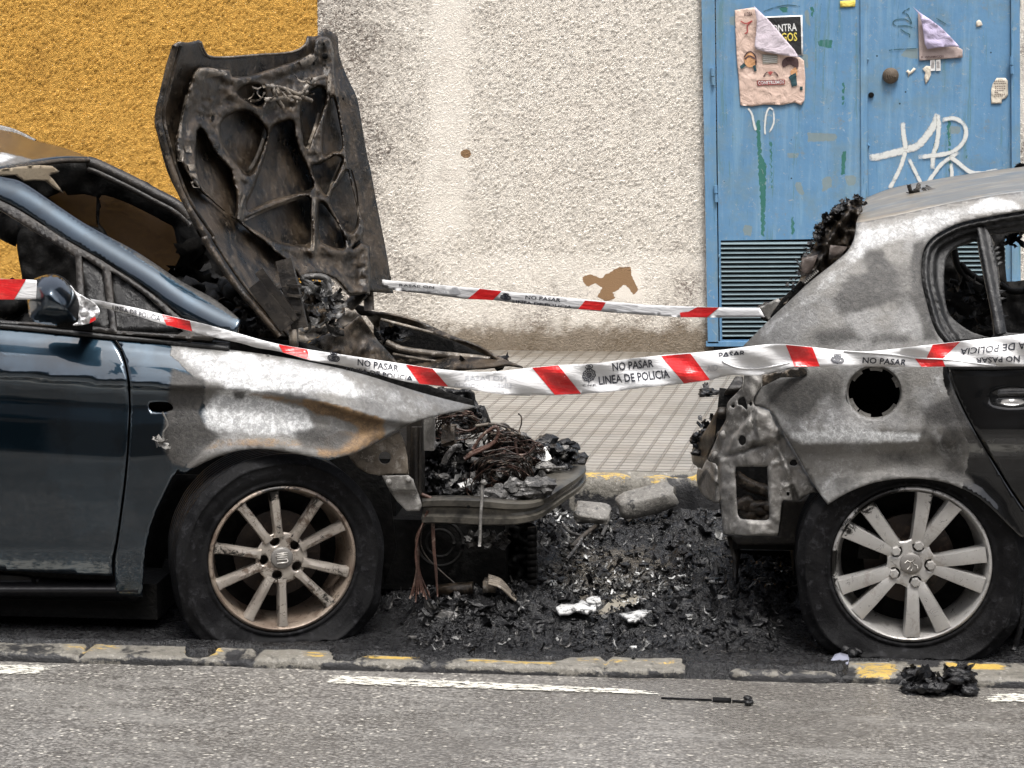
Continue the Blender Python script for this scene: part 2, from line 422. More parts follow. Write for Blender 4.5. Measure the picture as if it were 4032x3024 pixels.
# kerb concrete with worn yellow
def concrete(name, c1, c2, yel=(.46, .31, .07)):
    n = NM(name); a = n.noise(14, 6, .7)
    base = n.mix(a, c1, c2)
    base = n.mix(n.ss(n.noise(70, 3, .6), .55, .7, 0, .5), base, (.42, .40, .36)); base = n.mix(n.ss(n.ns(30, 7, .8, .5), .55, .8, 0, .7), base, (.05, .047, .04))
    base = n.mix(n.ss(n.ma('ADD', n.attr('yellow'), n.ma('MULTIPLY', n.ma('SUBTRACT', n.ns(38, 7, .8, .4, vec=n.map((.6, 1.5, 1))), .5), .75)), .38, .55), base, yel)
    base = n.mix(n.ss(n.ma('ADD', n.attr('soot'), n.ma('MULTIPLY', n.ma('SUBTRACT', n.ns(14, 7, .75), .5), .8)), .40, .62), base, (.014, .014, .015))
    n.bump(n.noise(30, 6, .7), .7, .012); n.bump(n.noise(130, 3, .7), .5, .004)
    return n.fin(base, n.mixf(n.noise(9), .35, .7), spec=.5)
M_kerb = concrete('kerb_concrete', (.08, .074, .062), (.25, .235, .20))
M_stone = concrete('broken_stone', (.08, .075, .065), (.24, .23, .21))
# parking lane under char
n = NM('wet_char_ground'); ch = n.attr('char')
nz = n.noise(16, 7, .72, .3); nf = n.noise(90, 4, .7)
cc = n.mix(n.ss(nf, .45, .7), (.004, .004, .0045), (.026, .027, .029))
cc = n.mix(n.ss(n.noise(34, 5, .7, .5), .60, .72, 0, .8), cc, (.11, .11, .11))
gc = n.mix(n.ns(7, 6, .7), (.03, .026, .022), (.13, .115, .092))
f = n.ss(n.ma('ADD', ch, n.ma('MULTIPLY', n.ma('SUBTRACT', nz, .5), 1.2)), .32, .5)
n.bump(nz, .8, .03); n.bump(nf, .7, .008)
M_lane = n.fin(n.mix(f, gc, cc), n.mixf(f, .12, n.mixf(n.ss(nf, .4, .7), .18, .5)), spec=.5)
M_char = None
def charmat(name, c=(.012, .012, .013), c2=(.045, .045, .047), ash=.25, rough=(.25, .6), ashc=(.2, .2, .2), spec=.4):
    n = NM(name); a = n.noise(45, 5, .7); base = n.mix(n.ss(a, .4, .7), c, c2)
    base = n.mix(n.ss(n.noise(24, 6, .75, .6), .68-ash*.2, .8-ash*.2, 0, .8), base, ashc)
    n.bump(a, .7, .01)
    return n.fin(base, n.mixf(n.noise(30, 3), *rough), spec=spec)
M_char = charmat('charred_plastic', (.003, .003, .0035), (.015, .015, .016), rough=(.14, .45)); M_black = charmat('black_soot', (.003, .003, .003), (.008, .0075, .007), 0, (.5, .8), spec=.12)
M_ashy = charmat('ashy_char', (.03, .029, .028), (.10, .097, .092), .8, (.35, .7), (.35, .34, .33))
n = NM('line_paint')
al = n.ss(n.ma('ADD', n.attr('edge'), n.ma('MULTIPLY', n.ma('SUBTRACT', n.ns(42, 6, .8, vec=n.map((.7, 1.6, 1))), .5), 1.6)), .58, .86)
n.bump(n.noise(90, 4), .4, .005)
M_line = n.fin(n.mix(n.noise(30, 5, .7), (.42, .40, .34), (.78, .76, .68)), .35, alpha=al)
# ================================================================== ground
def level(name, x0, x1, y0, y1, nx, ny, z, mat, attrs=None, hf=None):
    xs = np.linspace(x0, x1, nx); ys = np.linspace(y0, y1, ny)
    gx, gy = np.meshgrid(xs, ys, indexing='ij')
    zz = np.full(gx.shape, z) if hf is None else hf(gx, gy)
    pts = np.stack([gx, gy, zz], -1)
    at = {k: fn(gx, gy).ravel() for k, fn in (attrs or {}).items()}
    return gridmesh(name, pts, mat, attrs=at)
YK0, YK1, YR, YW = -.235, -.06, 1.93, 5.6        # near kerb, lane, rear kerb, wall
ZP = .165
tag(level('road', -45, 45, -45, YK0+.01, 46, 46, -.024, M_road), kind='structure')
def charf(x, y):
    q = proj(np.stack([x, y, np.zeros_like(x)], -1)); u, v = q[..., 0], q[..., 1]
    c = np.full(x.shape, .85)
    c -= .50*mask(u, v, fr('W5', [(160, 620), (330, 470), (560, 520), (760, 500), (900, 560), (950, 820), (650, 900), (460, 930), (330, 800), (180, 760)]), 50)
    c -= .45*mask(u, v, fr('W5', [(1060, 500), (1250, 480), (1260, 620), (1080, 640)]), 40)
    c -= .25*mask(u, v, fr('W5', [(160, 330), (600, 300), (900, 340), (900, 470), (300, 470)]), 40)
    c += .35*(fbm(x*3, y*3, 5)-.5)
    return c
VX = [-3000, 0, 690, 720, 800, 830, 1270, 1310, 1390, 1430, 1630, 1660, 1770, 1800, 2200, 2240, 2680, 2700, 3330, 3360, 3520, 3540, 4400]
VD = [.10, .10, .11, .03, .04, .10, .10, .005, .01, .065, .06, .012, .012, .05, .05, .10, .115, .02, .03, .14, .14, .17, .18]
def laneh(x, y):
    u = proj(np.stack([x, np.full_like(x, YK0), np.zeros_like(x)], -1))[..., 0]
    vis = np.interp(u, VX, VD)+.05*(fbm(x*9, y*0+3.3, 41, 6, .7)-.5)
    cov = sst(y-YK0-vis, -.006, .018)
    over = y < YK1+.0
    hk = (-.03)*(1-cov)+cov*(.008+.016*fbm(x*14, y*20, 6, 4))
    base = laneh0(x, y)
    t = sst(y, YK1-.02, YK1+.05)
    uw = proj(np.stack([x, y, np.zeros_like(x)], -1))[..., 0]
    nw = np.maximum(1-sst(uw, 1560, 1700), sst(uw, 2950, 3120))*(1-sst(y, .3, .5))
    return (hk*(1-t)+np.maximum(base, .004)*t)*(1-nw*t)+nw*t*-.008
def laneh0(x, y):
    c = charf(x, y)
    b = sst(x, -1.75, -1.1)*(1-sst(x, .15, .6))            # deep rubble between the cars
    r = np.abs(fbm(x*13+2*fbm(x*5, y*5, 3, 2), y*17, 11, 6, .68)-.5)*2
    h = (.006+.075*b*sst(c, .3, .9))*(1-r)**2+.02*(fbm(x*22, y*22, 2, 3)-.5)*(.3+.9*b)*sst(c, .2, .7)
    e = sst(y, YK1+.04, YK1+.40)
    return .002+h*(.18+.82*e)*(1-.6*sst(y, YR-.25, YR))
tag(level('parking_lane', -2.9, 1.7, YK0+.008, YR+.01, 430, 215, 0, M_lane, {'char': charf}, laneh), kind='structure')
for a, b in ((-14, -2.9), (1.7, 14)):
    tag(level('parking_lane', a, b, YK1-.03, YR+.01, 60, 12, -.002, M_lane, {'char': lambda x, y: np.full(x.shape, .5)}), kind='structure')
# near edge kerb: broken stones set in a row
rs = np.random.RandomState(4)
def kerbrow(name, x0, x1, yf, yb, zt, zb, seed, yfun, sfun, rough=.008):
    nx = int((x1-x0)/.02); xs = np.linspace(x0, x1, nx)
    prof = [(yf, zb), (yf+.002, (zt+zb)/2), (yf+.006, zt-.006), (yf+.02, zt), ((yf+yb)/2, zt+.002), (yb, zt)]
    prof = [(yf, zb), (yf+.002, zb*.6+zt*.4), (yf+.003, zb*.3+zt*.7), (yf+.008, zt-.003)]+[(yf+.02+(yb-yf-.02)*k/7, zt) for k in range(8)]
    pts = np.zeros((nx, len(prof), 3))
    for j, (y, z) in enumerate(prof):
        dn = fbm(xs*7, np.full(nx, y*9+seed), seed, 4)-.5
        jn = np.abs(((xs*1.0+seed*.37) % .52)-.26); joint = (jn < .008)
        chip = sst(fbm(xs*4.5, np.full(nx, seed*1.0), seed+5, 3), .6, .72)*(j < 8)
        pts[:, j] = np.stack([xs, y+dn*rough*1.5+chip*.03*(1-j/12), z+(dn*rough-chip*.014*(z > zb+.01)-joint*.012*(j > 1))], -1)
    g = pts.reshape(-1, 3)
    return gridmesh(name, pts[:, ::-1], M_kerb, attrs={'yellow': yfun(pts[:, ::-1].reshape(-1, 3)), 'soot': sfun(pts[:, ::-1].reshape(-1, 3))})
def ynear(g):
    q = proj(g); u = q[:, 0]; d = g[:, 1]-YK0; t = np.zeros(len(g))
    for a, b_, c, d0, d1 in ((230, 480, .40, .04, .12), (720, 880, .50, .05, .13), (1180, 1290, .45, .03, .1), (1415, 1660, .62, .035, .075), (1840, 2200, .56, .02, .06), (2250, 2480, .42, .06, .11), (2480, 2680, .38, .07, .11), (3355, 3540, .50, .0, .14), (3560, 3700, .30, .1, .16), (3720, 3960, .72, .10, .16), (4000, 4100, .4, .1, .15)):
        t = np.maximum(t, c*sst(u, a-30, a+30)*(1-sst(u, b_-30, b_+30))*sst(d, d0-.012, d0+.012)*(1-sst(d, d1-.012, d1+.012)))
    return t*(g[:, 2] > -.02)
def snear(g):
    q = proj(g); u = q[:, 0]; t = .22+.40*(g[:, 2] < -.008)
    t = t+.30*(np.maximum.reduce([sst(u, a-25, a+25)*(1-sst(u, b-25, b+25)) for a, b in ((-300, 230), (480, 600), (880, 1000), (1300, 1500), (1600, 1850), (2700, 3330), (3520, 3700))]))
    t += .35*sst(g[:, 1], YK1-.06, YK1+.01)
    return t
tag(kerbrow('kerb', -3.0, 1.8, YK0, YK1, .004, -.035, 3, ynear, snear), kind='structure')
for a, b in ((-14, -3.0), (1.8, 14)):
    tag(kerbrow('kerb', a, b, YK0, YK1, .004, -.035, 3, lambda g: np.zeros(len(g)), lambda g: np.full(len(g), .4)), kind='structure')
def yrear(g): return .50*(g[:, 2] > ZP-.014)*(g[:, 1] < YR+.05)
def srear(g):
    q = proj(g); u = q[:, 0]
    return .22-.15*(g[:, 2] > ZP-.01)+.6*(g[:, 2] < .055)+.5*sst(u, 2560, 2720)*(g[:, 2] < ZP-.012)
tag(kerbrow('kerb', -6, 6, YR, YR+.10, ZP, -.02, 8, yrear, srear, .006), kind='structure')
def pdirt(x, y): return .75*sst(y, YW-.75, YW-.05)+.25*sst(x, -3, 1.5)*0
tag(level('pavement', -9, 9, YR+.098, YW+.02, 180, 60, ZP+.001, M_pave,
          {'dirt': pdirt, 'yellow': lambda x, y: .0*x}), kind='structure')
# worn white road line dashes
def dash(pts):
    z = -.020
    q = [PZ(np.array(a), np.array(b), z) for a, b in pts]
    nu, nv = 70, 8; u = np.linspace(0, 1, nu)[:, None, None]; v = np.linspace(0, 1, nv)[None, :, None]
    g = (q[0]*(1-u)+q[1]*u)*(1-v)+(q[3]*(1-u)+q[2]*u)*v
    ee = np.minimum(np.minimum(u, 1-u)*14, 1)[:, :, 0]*np.minimum(np.minimum(v, 1-v)*5+.45, 1)[:, :, 0]
    return tag(gridmesh('road_marking', g[:, ::-1], M_line, attrs={'edge': ee[:, ::-1].ravel()*.85}), kind='structure')
dash([(1250, 2652), (2560, 2716), (2690, 2738), (1225, 2690)])
dash([(-900, 2605), (270, 2618), (200, 2658), (-900, 2640)])
dash([(3860, 2726), (5000, 2755), (5000, 2790), (3820, 2762)])
# ================================================================== walls
def wall(name, corners_px, zt, mat, attrs, label, step=.0085, x0=None, x1=None, zb=.1, coarse=None):
    nx = max(2, int((x1-x0)/step)); nz = max(2, int((zt-zb)/step))
    xs = np.linspace(x0, x1, nx); zs = np.linspace(zb, zt, nz)
    gx, gz = np.meshgrid(xs, zs, indexing='ij'); pts = np.stack([gx, np.full(gx.shape, YW), gz], -1)
    q = proj(pts.reshape(-1, 3)); at = {k: fn(q[:, 0], q[:, 1], pts.reshape(-1, 3)) for k, fn in attrs.items()}
    o = gridmesh(name, pts, mat, attrs=at)
    # real thickness behind the rendered face
    return tag(o, label, 'wall')
xb = float(P(1252, 200, YW)[0]); xd = float(P(2775, 700, YW)[0])
def w_smooth(u, v, p):
    col = mask(u, v, [(1690, -200), (1850, -200), (1840, 900), (1660, 1000), (1680, 500)], 40)
    low = sst(v, 985, 1020)*sst(u, 1700, 1800)*.55
    return np.clip(col*.55+low*.8+.6*mask(u, v, fr('M', [(1250, 600), (1290, 580), (1385, 585), (1390, 650), (1260, 650)]), 20), 0, .95)
def w_dirt(u, v, p): return .7*(1-sst(u, 1350, 1750))+.35*sst(v, 900, 1300)+.3*sst(u, 2450, 2780)*sst(v, 500, 1200)
def w_low(u, v, p): return sst(v, 1120, 1400)*.9+.25*sst(v, 1300, 1370)
def w_patch(u, v, p):
    a = mask(u, v, fr('M', [(1258, 598), (1275, 592), (1300, 601), (1312, 590), (1340, 577), (1362, 576), (1366, 600), (1380, 627), (1368, 636), (1350, 614), (1338, 625), (1324, 632), (1332, 645), (1310, 652), (1288, 641), (1300, 622), (1285, 612), (1270, 619), (1258, 610)]), 11)
    b = mask(u, v, ellipse(1835, 605, 22, 18), 6)
    return np.maximum(a, b)
wall('white_wall', None, 3.2, M_white, {'smooth': w_smooth, 'dirt': w_dirt, 'low': w_low, 'patch': w_patch},
     'white rough stucco wall with brown bare patch, between ochre wall and blue doors', x0=xb, x1=xd+.06)
z0 = lambda u, v, p: np.zeros(len(u))
wall('ochre_wall', None, 3.2, M_ochre, {'smooth': z0, 'dirt': lambda u, v, p: .3*sst(u, 900, 0), 'low': lambda u, v, p: sst(v, 1250, 1420)*.8, 'patch': z0},
     'mustard yellow rough stucco wall behind the open bonnet and the left car', x0=-7.2, x1=xb, step=.0115)
xe = float(P(4008, 300, YW)[0])
wall('white_wall', None, 3.2, M_white, {'smooth': z0, 'dirt': lambda u, v, p: .3+0*u, 'low': w_low, 'patch': z0},
     'narrow sliver of rough cream stucco wall right of the blue doors at the picture edge', x0=xe, x1=xe+4.0, step=.016)
# ================================================================== blue double door
n = NM('blue_door_paint')
st = n.noise(1.0, 6, .7, vec=n.map((22, 22, 1.6)))
base = n.mix(n.noise(2.5, 5, .6), (.085, .20, .345), (.13, .265, .42))
base = n.mix(n.ss(st, .45, .75, 0, .45), base, (.24, .37, .47))
base = n.mix(n.ss(n.noise(11, 7, .8), .56, .68, 0, .8), base, (.17, .21, .22))
base = n.mix(n.ss(n.noise(1.0, 6, .75, vec=n.map((30, 30, 3.5))), .60, .68, 0, .8), base, (.05, .15, .24))
base = n.mix(n.ss(n.noise(16, 6, .8, .8), .64, .70, 0, .75), base, (.42, .48, .52))
base = n.mix(n.ss(n.ns(4, 6, .75), .45, .9, 0, .6), base, (.15, .23, .27))
base = n.mix(n.ss(n.ns(1.0, 5, .7, vec=n.map((9, 9, .7))), .6, .85, 0, .45), base, (.19, .33, .44))
base = n.mix(n.ss(n.ma('ADD', n.attr('green'), n.ma('MULTIPLY', n.ma('SUBTRACT', n.noise(40, 5, .7), .5), .9)), .45, .6, 0, .9), base, (.025, .13, .09))
base = n.mix(n.ss(n.ma('ADD', n.attr('grey'), n.ma('MULTIPLY', n.ma('SUBTRACT', n.noise(30, 5, .7), .5), .9)), .45, .62, 0, .75), base, (.20, .24, .22))
base = n.mix(n.ss(n.ns(1.0, 6, .8, vec=n.map((14, 14, .9))), .66, .80, 0, .7), base, (.10, .20, .22))
base = n.mix(n.ss(n.ns(26, 6, .85, 1), .74, .82, 0, .8), base, (.30, .34, .34))
base = n.mix(n.ss(n.vor(9, out='Distance'), .055, .035), base, (.02, .05, .07))
n.bump(n.noise(7, 4), .25, .02)
M_blue = n.fin(base, n.mixf(n.noise(12), .35, .6), spec=.4)
M_slat = gritty('louver_metal', (.11, .16, .18), (.21, .27, .29), 30, .5, .2)
M_dark = NM('dark_void').fin((.004, .004, .004), .9, spec=.1)
M_rust = gritty('old_bronze', (.05, .04, .03), (.13, .10, .07), 60, .55, .7)
DL = .045   # doors stand proud of the stucco
door = thing('double_door', tuple(P(3400, 1350, YW-.03)), 'large blue metal double door with louvres and white graffiti, right of the white wall', 'door')
YD = YW-.03
def flatY(y): return lambda a, b: np.full(np.shape(a), y)
green_polys = [fr('W1', p) for p in ([(345, 590), (365, 590), (372, 760), (395, 800), (392, 1000), (385, 1165), (370, 1165), (368, 1000), (355, 820)], [(410, 690), (422, 690), (428, 940), (418, 940)],
               [(515, 1045), (528, 1045), (535, 1160), (520, 1155)], [(765, 740), (788, 740), (780, 860), (762, 855)], [(768, 400), (780, 400), (778, 520), (766, 520)], [(455, 40), (510, 25), (500, 60), (470, 60)],
               [(640, 190), (720, 195), (715, 240), (660, 230)], [(1280, 600), (1300, 560), (1300, 720), (1305, 860), (1292, 860), (1288, 720)], [(1215, 700), (1240, 660), (1235, 740), (1210, 770)], [(610, 30), (630, 40), (625, 90), (615, 80)], [(1372, 710), (1380, 710), (1382, 850), (1375, 850)])]
grey_polys = [fr('W1', p) for p in ([(668, 870), (717, 865), (718, 915), (670, 950)], [(780, 860), (835, 855), (835, 910), (790, 915)], [(535, 895), (565, 890), (585, 955), (560, 960), (540, 930)], [(285, 1100), (330, 1110), (320, 1160), (280, 1160)],
              [(595, 650), (745, 655), (740, 690), (600, 695)], [(490, 750), (560, 752), (555, 775), (495, 775)], [(565, 270), (600, 260), (600, 340), (580, 330)], [(1080, 240), (1140, 235), (1140, 290), (1050, 280)], [(1290, 620), (1350, 620), (1345, 660), (1290, 655)], [(215, 80), (245, 75), (240, 130), (215, 120)], [(580, 50), (600, 45), (615, 130), (590, 120)])]
ga = {'green': lambda x, y: np.maximum.reduce([mask(x, y, p, 7) for p in green_polys]), 'grey': lambda x, y: np.maximum.reduce([mask(x, y, p, 9) for p in grey_polys])}
zero = {'green': lambda x, y: 0*x, 'grey': lambda x, y: 0*x}
top = -1000
def dpx(x, y): return (2700+.8029*x, .8029*y)
frame_l = [(2748, top), (2803, top), (2829, 1352), (2787, 1352), (2762, 0)]
fl = Buf()
for poly in (frame_l, [(2780, 1346), (4025, 1346), (4025, 1362), (2780, 1364)], [(3978, top), (4012, top), (4020, 1352), (3986, 1352)]):
    v, f = cdt(poly, (), 60); a = P(v[:, 0], v[:, 1], np.full(len(v), YD-.02)); b = a+np.array([0, .045, 0])
    fl.add(a, f)
    m_ = len(poly); A = P(np.array([p[0] for p in poly]), np.array([p[1] for p in poly]), np.full(m_, YD-.02)); B = A+np.array([0, .045, 0])
    fl.add(np.concatenate([A, B]), [(i, (i+1) % m_, m_+(i+1) % m_, m_+i) for i in range(m_)])
fl.build('frame', M_blue, door, smooth=False)
def leaf(x_tl, x_tr, x_bl, x_br, lv, louver):
    # outline in pixels, gaps of a few pixels round it; the louvre opening is cut out
    out = [(x_tl, top), (x_tr, top), (x_br, 1346), (x_bl, 1346)]
    lf = panel('leaf', out, YD, M_blue, door, holes=[louver], res=13, solid=.03, attrs=ga, smooth=False)
    b = Buf(); A = louver
    y0 = A[0][1]; y1 = A[2][1]; xl0, xl1 = A[0][0], A[3][0]; xr0, xr1 = A[1][0], A[2][0]
    k = 0; y = y0+5
    while y < y1-6:
        t = (y-y0)/(y1-y0); xl = xl0+(xl1-xl0)*t; xr = xr0+(xr1-xr0)*t
        a = P(xl, y, YD+.012); c = P(xr, y-3, YD+.012); e = P(xl, y+10, YD-.008); g = P(xr, y+7, YD-.008)
        th = np.array([0, .0015, -.003])
        b.add([a, c, g, e, a+th, c+th, g+th, e+th], [(0, 3, 2, 1), (4, 5, 6, 7), (0, 1, 5, 4), (3, 7, 6, 2), (0, 4, 7, 3), (1, 2, 6, 5)])
        y += 18.1
    lo = b.build('louvre', M_slat, lf, smooth=False)
    bk = Buf(); q = [P(x, y, YD+.027) for x, y in ((xl0-3, y0-3), (xr0+3, y0-3), (xr1+3, y1+3), (xl1-3, y1+3))]
    bk.add(q, [(0, 3, 2, 1)]); bk.build('louvre_backing', M_dark, lf, smooth=False)
    return lf
l1 = leaf(2806, 3384, 2834, 3400, None, [(2838, 947), (3370, 939), (3374, 1332), (2844, 1338)])
l2 = leaf(3408, 3974, 3422, 3984, None, [(3440, 944), (3958, 936), (3962, 1334), (3444, 1336)])
b = Buf(); q = np.array([(3383, top), (3410, top), (3420, 1345), (3394, 1345)]); A = P(q[:, 0], q[:, 1], np.full(4, YD-.012)); B = A+np.array([0, .01, 0])
b.add(np.concatenate([A, B]), [(0, 1, 2, 3), (4, 7, 6, 5), (0, 4, 5, 1), (1, 5, 6, 2), (2, 6, 7, 3), (3, 7, 4, 0)])
b.build('cover_strip', M_blue, door, smooth=False)
bk = Buf(); q = [P(x, y, YD+.034) for x, y in ((2790, top), (3990, top), (3990, 1338), (2815, 1338))]; bk.add(q, [(0, 3, 2, 1)]); bk.build('dark_gap', M_dark, door)
for (hx, hy) in (fr('W1', [(131, 375)]), fr('W1', [(146, 950)]), fr('W1', [(1597, 320)])) and [fr('W1', [p])[0] for p in ((131, 375), (146, 950), (1597, 320))]:
    hb = Buf(); a = P(hx, hy-33, YD-.03); c = P(hx+1, hy-2, YD-.03); d = P(hx+2, hy+2, YD-.03); e = P(hx+3, hy+33, YD-.03)
    hb.tube([a, c], .011, 10); hb.tube([d, e], .0095, 10); hb.build('hinge', M_blue, door, angle=40)
def disc(buf, px, py, Y, r, depth, n=24, bev=.2, m=0, ang=0.0):
    c = P(px, py, Y); V = []; prof = [(1, 0), (1, -depth*.6), (1-bev, -depth), (0.001, -depth*1.1)]
    for rr, d in prof:
        for k in range(n):
            t = 2*math.pi*k/n+ang; V.append(c+np.array([math.cos(t)*r*rr, d, math.sin(t)*r*rr]))
    buf.add(V, [(j*n+k, j*n+(k+1) % n, (j+1)*n+(k+1) % n, (j+1)*n+k) for j in range(3) for k in range(n)], m)
b = Buf(); disc(b, 3506, 298, YD-.001, .043, .03, bev=.25)
for k in range(5): b.tube([P(3506-20+k*9, 298-10+k*3, YD-.034), P(3506-14+k*9, 298+14-k*2, YD-.034)], .003, 6)
b.build('knob', M_rust, door, angle=50)
b = Buf(); disc(b, 3430, 374, YD-.001, .015, .012); b.build('lock', M_black, door, angle=50)
# graffiti and scrawls, paint on the leaves
n = NM('spray_white'); al = n.ss(n.ma('ADD', n.attr('e'), n.ma('MULTIPLY', n.ma('SUBTRACT', n.ns(28, 6, .75), .5), .7)), .02, .72, 0, .92)
M_spray = n.fin((.64, .65, .62), .6, alpha=al)
n = NM('marker_dark'); M_mark = n.fin((.03, .09, .11), .6, alpha=n.ss(n.noise(50, 3), .35, .5, .2, .85))
def spray(pts, wd, mat=None, off=.003, name='graffiti', par=None, Yb=None):
    p = np.array(sp(pts, 8), float); t = np.gradient(p, axis=0); t /= np.hypot(t[:, 0], t[:, 1])[:, None]+1e-9
    nr = np.stack([-t[:, 1], t[:, 0]], 1); V = []; E = []
    L = [-.5, -.32, 0, .32, .5]
    fade = np.minimum(np.minimum(np.arange(len(p)), np.arange(len(p))[::-1])/3, 1)
    for k in L:
        q = p+nr*wd*k; V.append(P(q[:, 0], q[:, 1], np.full(len(q), YD-off))); E.append((.15 if abs(k) > .4 else .8 if k == 0 else .62)*(.3+.7*fade))
    n_ = len(p); return np.concatenate(V), [(j*n_+i, (j+1)*n_+i, (j+1)*n_+i+1, j*n_+i+1) for j in range(4) for i in range(n_-1)], np.concatenate(E)
GR = [([(900, 775), (960, 765), (1060, 740), (1140, 712), (1200, 640), (1240, 560)], 40), ([(1065, 600), (1068, 650), (1075, 700), (1080, 735)], 26), ([(1080, 735), (1060, 800), (1040, 850), (1000, 925)], 24),
      ([(1090, 770), (1120, 830), (1150, 890), (1160, 905)], 20), ([(1235, 560), (1242, 620), (1232, 700), (1215, 760), (1210, 830)], 26), ([(1255, 590), (1320, 580), (1370, 620), (1370, 680), (1330, 730), (1270, 755), (1140, 770)], 24),
      ([(1340, 745), (1260, 800), (1220, 850), (1190, 890)], 22), ([(1290, 765), (1340, 800), (1390, 840), (1450, 850), (1530, 835)], 24), ([(1300, 800), (1305, 840), (1305, 870)], 20)]
V = []; Fc = []; E = []
for i, (pts, wd) in enumerate(GR):
    v, f, e = spray(fr('W1', pts), wd*.8, off=.003+.0006*i); b0 = sum(len(x) for x in V); V.append(v); Fc += [tuple(j+b0 for j in q) for q in f]; E.append(e)
meshobj('graffiti', np.concatenate(V), Fc, M_spray, l2, smooth=False, attrs={'e': np.concatenate(E)})
V = []; Fc = []; E = []
for i, (pts, wd) in enumerate([([(305, 530), (325, 560), (335, 610), (345, 640)], 10), ([(430, 540), (410, 530), (395, 560), (388, 620), (390, 660)], 8), ([(430, 540), (432, 600), (410, 650)], 8)]):
    v, f, e = spray(fr('W1', pts), wd, off=.003+.0006*i); b0 = sum(len(x) for x in V); V.append(v); Fc += [tuple(j+b0 for j in q) for q in f]; E.append(e)
meshobj('paint_drips', np.concatenate(V), Fc, M_spray, l1, smooth=False, attrs={'e': np.concatenate(E)})
b = Buf()
for i, pts in enumerate([[(370, 410), (260, 375), (110, 375), (60, 330), (110, 285), (240, 280), (330, 340), (270, 210), (200, 180), (300, 120)], [(170, 420), (240, 470), (300, 500), (300, 540)], [(690, 265), (780, 320), (880, 380)], [(0, 730), (150, 715), (400, 705)]]):
    strokes(b, sp(fr('Q2', pts), 6), 4.5, flatY(YD), .003+.0005*i)
strokes(b, sp(fr('Q1', [(590, 170), (760, 110), (950, 75), (1130, 95)]), 6), 4, flatY(YD), .003)
b.build('marker_scrawl', M_mark, l2)
# ------------------------------------------------------------------ papers on the doors
def paper(name, c1, c2, sc_=25):
    n = NM(name); n.bump(n.noise(14, 4, .6, 1), .6, .02)
    return n.fin(n.mix(n.noise(sc_, 5, .7), c1, c2), .7, spec=.2)
M_pink = paper('faded_pink_paper', (.50, .36, .29), (.68, .52, .44)); M_lil = paper('lilac_paper_back', (.52, .45, .50), (.62, .56, .60)); M_bk = paper('black_print', (.02, .02, .022), (.035, .035, .035))
M_wp = paper('white_paper', (.62, .62, .60), (.75, .75, .74)); M_yel = paper('yellow_print', (.62, .48, .08), (.72, .6, .15)); M_ink = paper('dark_ink', (.06, .03, .03), (.12, .08, .08)); M_red = paper('red_ink', (.38, .05, .05), (.3, .1, .09))
M_org = paper('orange_print', (.55, .28, .12), (.6, .35, .2)); M_teal = paper('teal_print', (.02, .05, .06), (.03, .07, .08)); M_pur = paper('purple_paper', (.36, .31, .46), (.55, .50, .64)); M_cream = paper('cream_paper', (.58, .52, .42), (.68, .62, .52))
def crump(amp, sc_, base=YD-.006, seed=1): return lambda x, y: base-amp*fbm(np.asarray(x)/sc_, np.asarray(y)/sc_, seed, 4)
# black poster behind
t = thing('poster', tuple(P(3090, 218, YD-.006)), 'black poster with bold white and yellow capitals, half hidden under the peeling pink poster', 'poster')
panel('sheet', fr('Q1', [(500, 250), (1165, 222), (1180, 820), (560, 830)]), YD-.004, M_wp, t, res=30, solid=.001)
b = Buf(); decal(b, fr('Q1', [(520, 265), (1140, 245), (1155, 812), (560, 820)]), flatY(YD-.004), .002, 0)
text(b, 'CONTRA', *fr('Q1', [(640, 375), (1078, 340), (1085, 460), (650, 475)]), flatY(YD-.004), .004, 1)
text(b, 'AMIGOS', *fr('Q1', [(640, 495), (1085, 480), (1090, 610), (650, 620)]), flatY(YD-.004), .004, 2)
b.build(['print', 'headline', 'second_headline'], [M_bk, M_wp, M_yel], t, smooth=False)
# pink peeling poster
t = thing('poster', tuple(P(3035, 415, YD-.006)), 'large faded pink poster with its top corner peeled over, on the left blue leaf', 'poster')
yp = crump(.010, 26, YD-.004)
panel('sheet', fr('Q1', [(165, 150), (300, 130), (440, 110), (500, 150), (600, 400), (780, 640), (1100, 830), (1190, 900), (1210, 1150), (1200, 1480), (1150, 1560), (1050, 1520), (850, 1560), (600, 1550), (420, 1580), (245, 1560), (225, 1200), (195, 900), (175, 500)]), yp, M_pink, t, res=8, solid=.001)
yf2 = lambda x, y: YD-.028-.014*fbm(np.asarray(x)/30, np.asarray(y)/30, 9, 3)
panel('peeled_corner', fr('Q1', [(450, 90), (500, 140), (640, 270), (760, 400), (900, 570), (1040, 730), (1120, 855), (950, 830), (700, 790), (480, 735), (455, 680), (480, 500), (490, 300)]), yf2, M_lil, t, res=9, solid=.001)
b = Buf()
text(b, 'ALDEA', *fr('Q1', [(295, 190), (420, 175), (425, 235), (300, 245)]), yp, .004, 0)
strokes(b, sp(fr('Q1', [(250, 315), (330, 350), (420, 310), (350, 380), (350, 470), (310, 500)]), 6), 5, yp, .004, 1)
decal(b, sp(fr('Q1', [(300, 880), (330, 800), (390, 770), (460, 800), (478, 880), (470, 960), (400, 1000), (330, 970)]), 4, True), yp, .004, 2, 10)
strokes(b, sp(fr('Q1', [(310, 880), (380, 830), (460, 870)]), 5), 6, yp, .006, 0)
strokes(b, sp(fr('Q1', [(300, 850), (350, 780), (410, 770), (470, 840), (478, 960)]), 5), 5, yp, .0065, 0)
decal(b, fr('Q1', [(235, 990), (300, 930), (330, 975), (260, 1025)]), yp, .005, 3, 10)
decal(b, fr('Q1', [(430, 980), (470, 960), (490, 1050), (455, 1065)]), yp, .005, 3, 10)
decal(b, fr('Q1', [(570, 805), (800, 815), (795, 935), (580, 945)]), yp, .004, 4, 10)
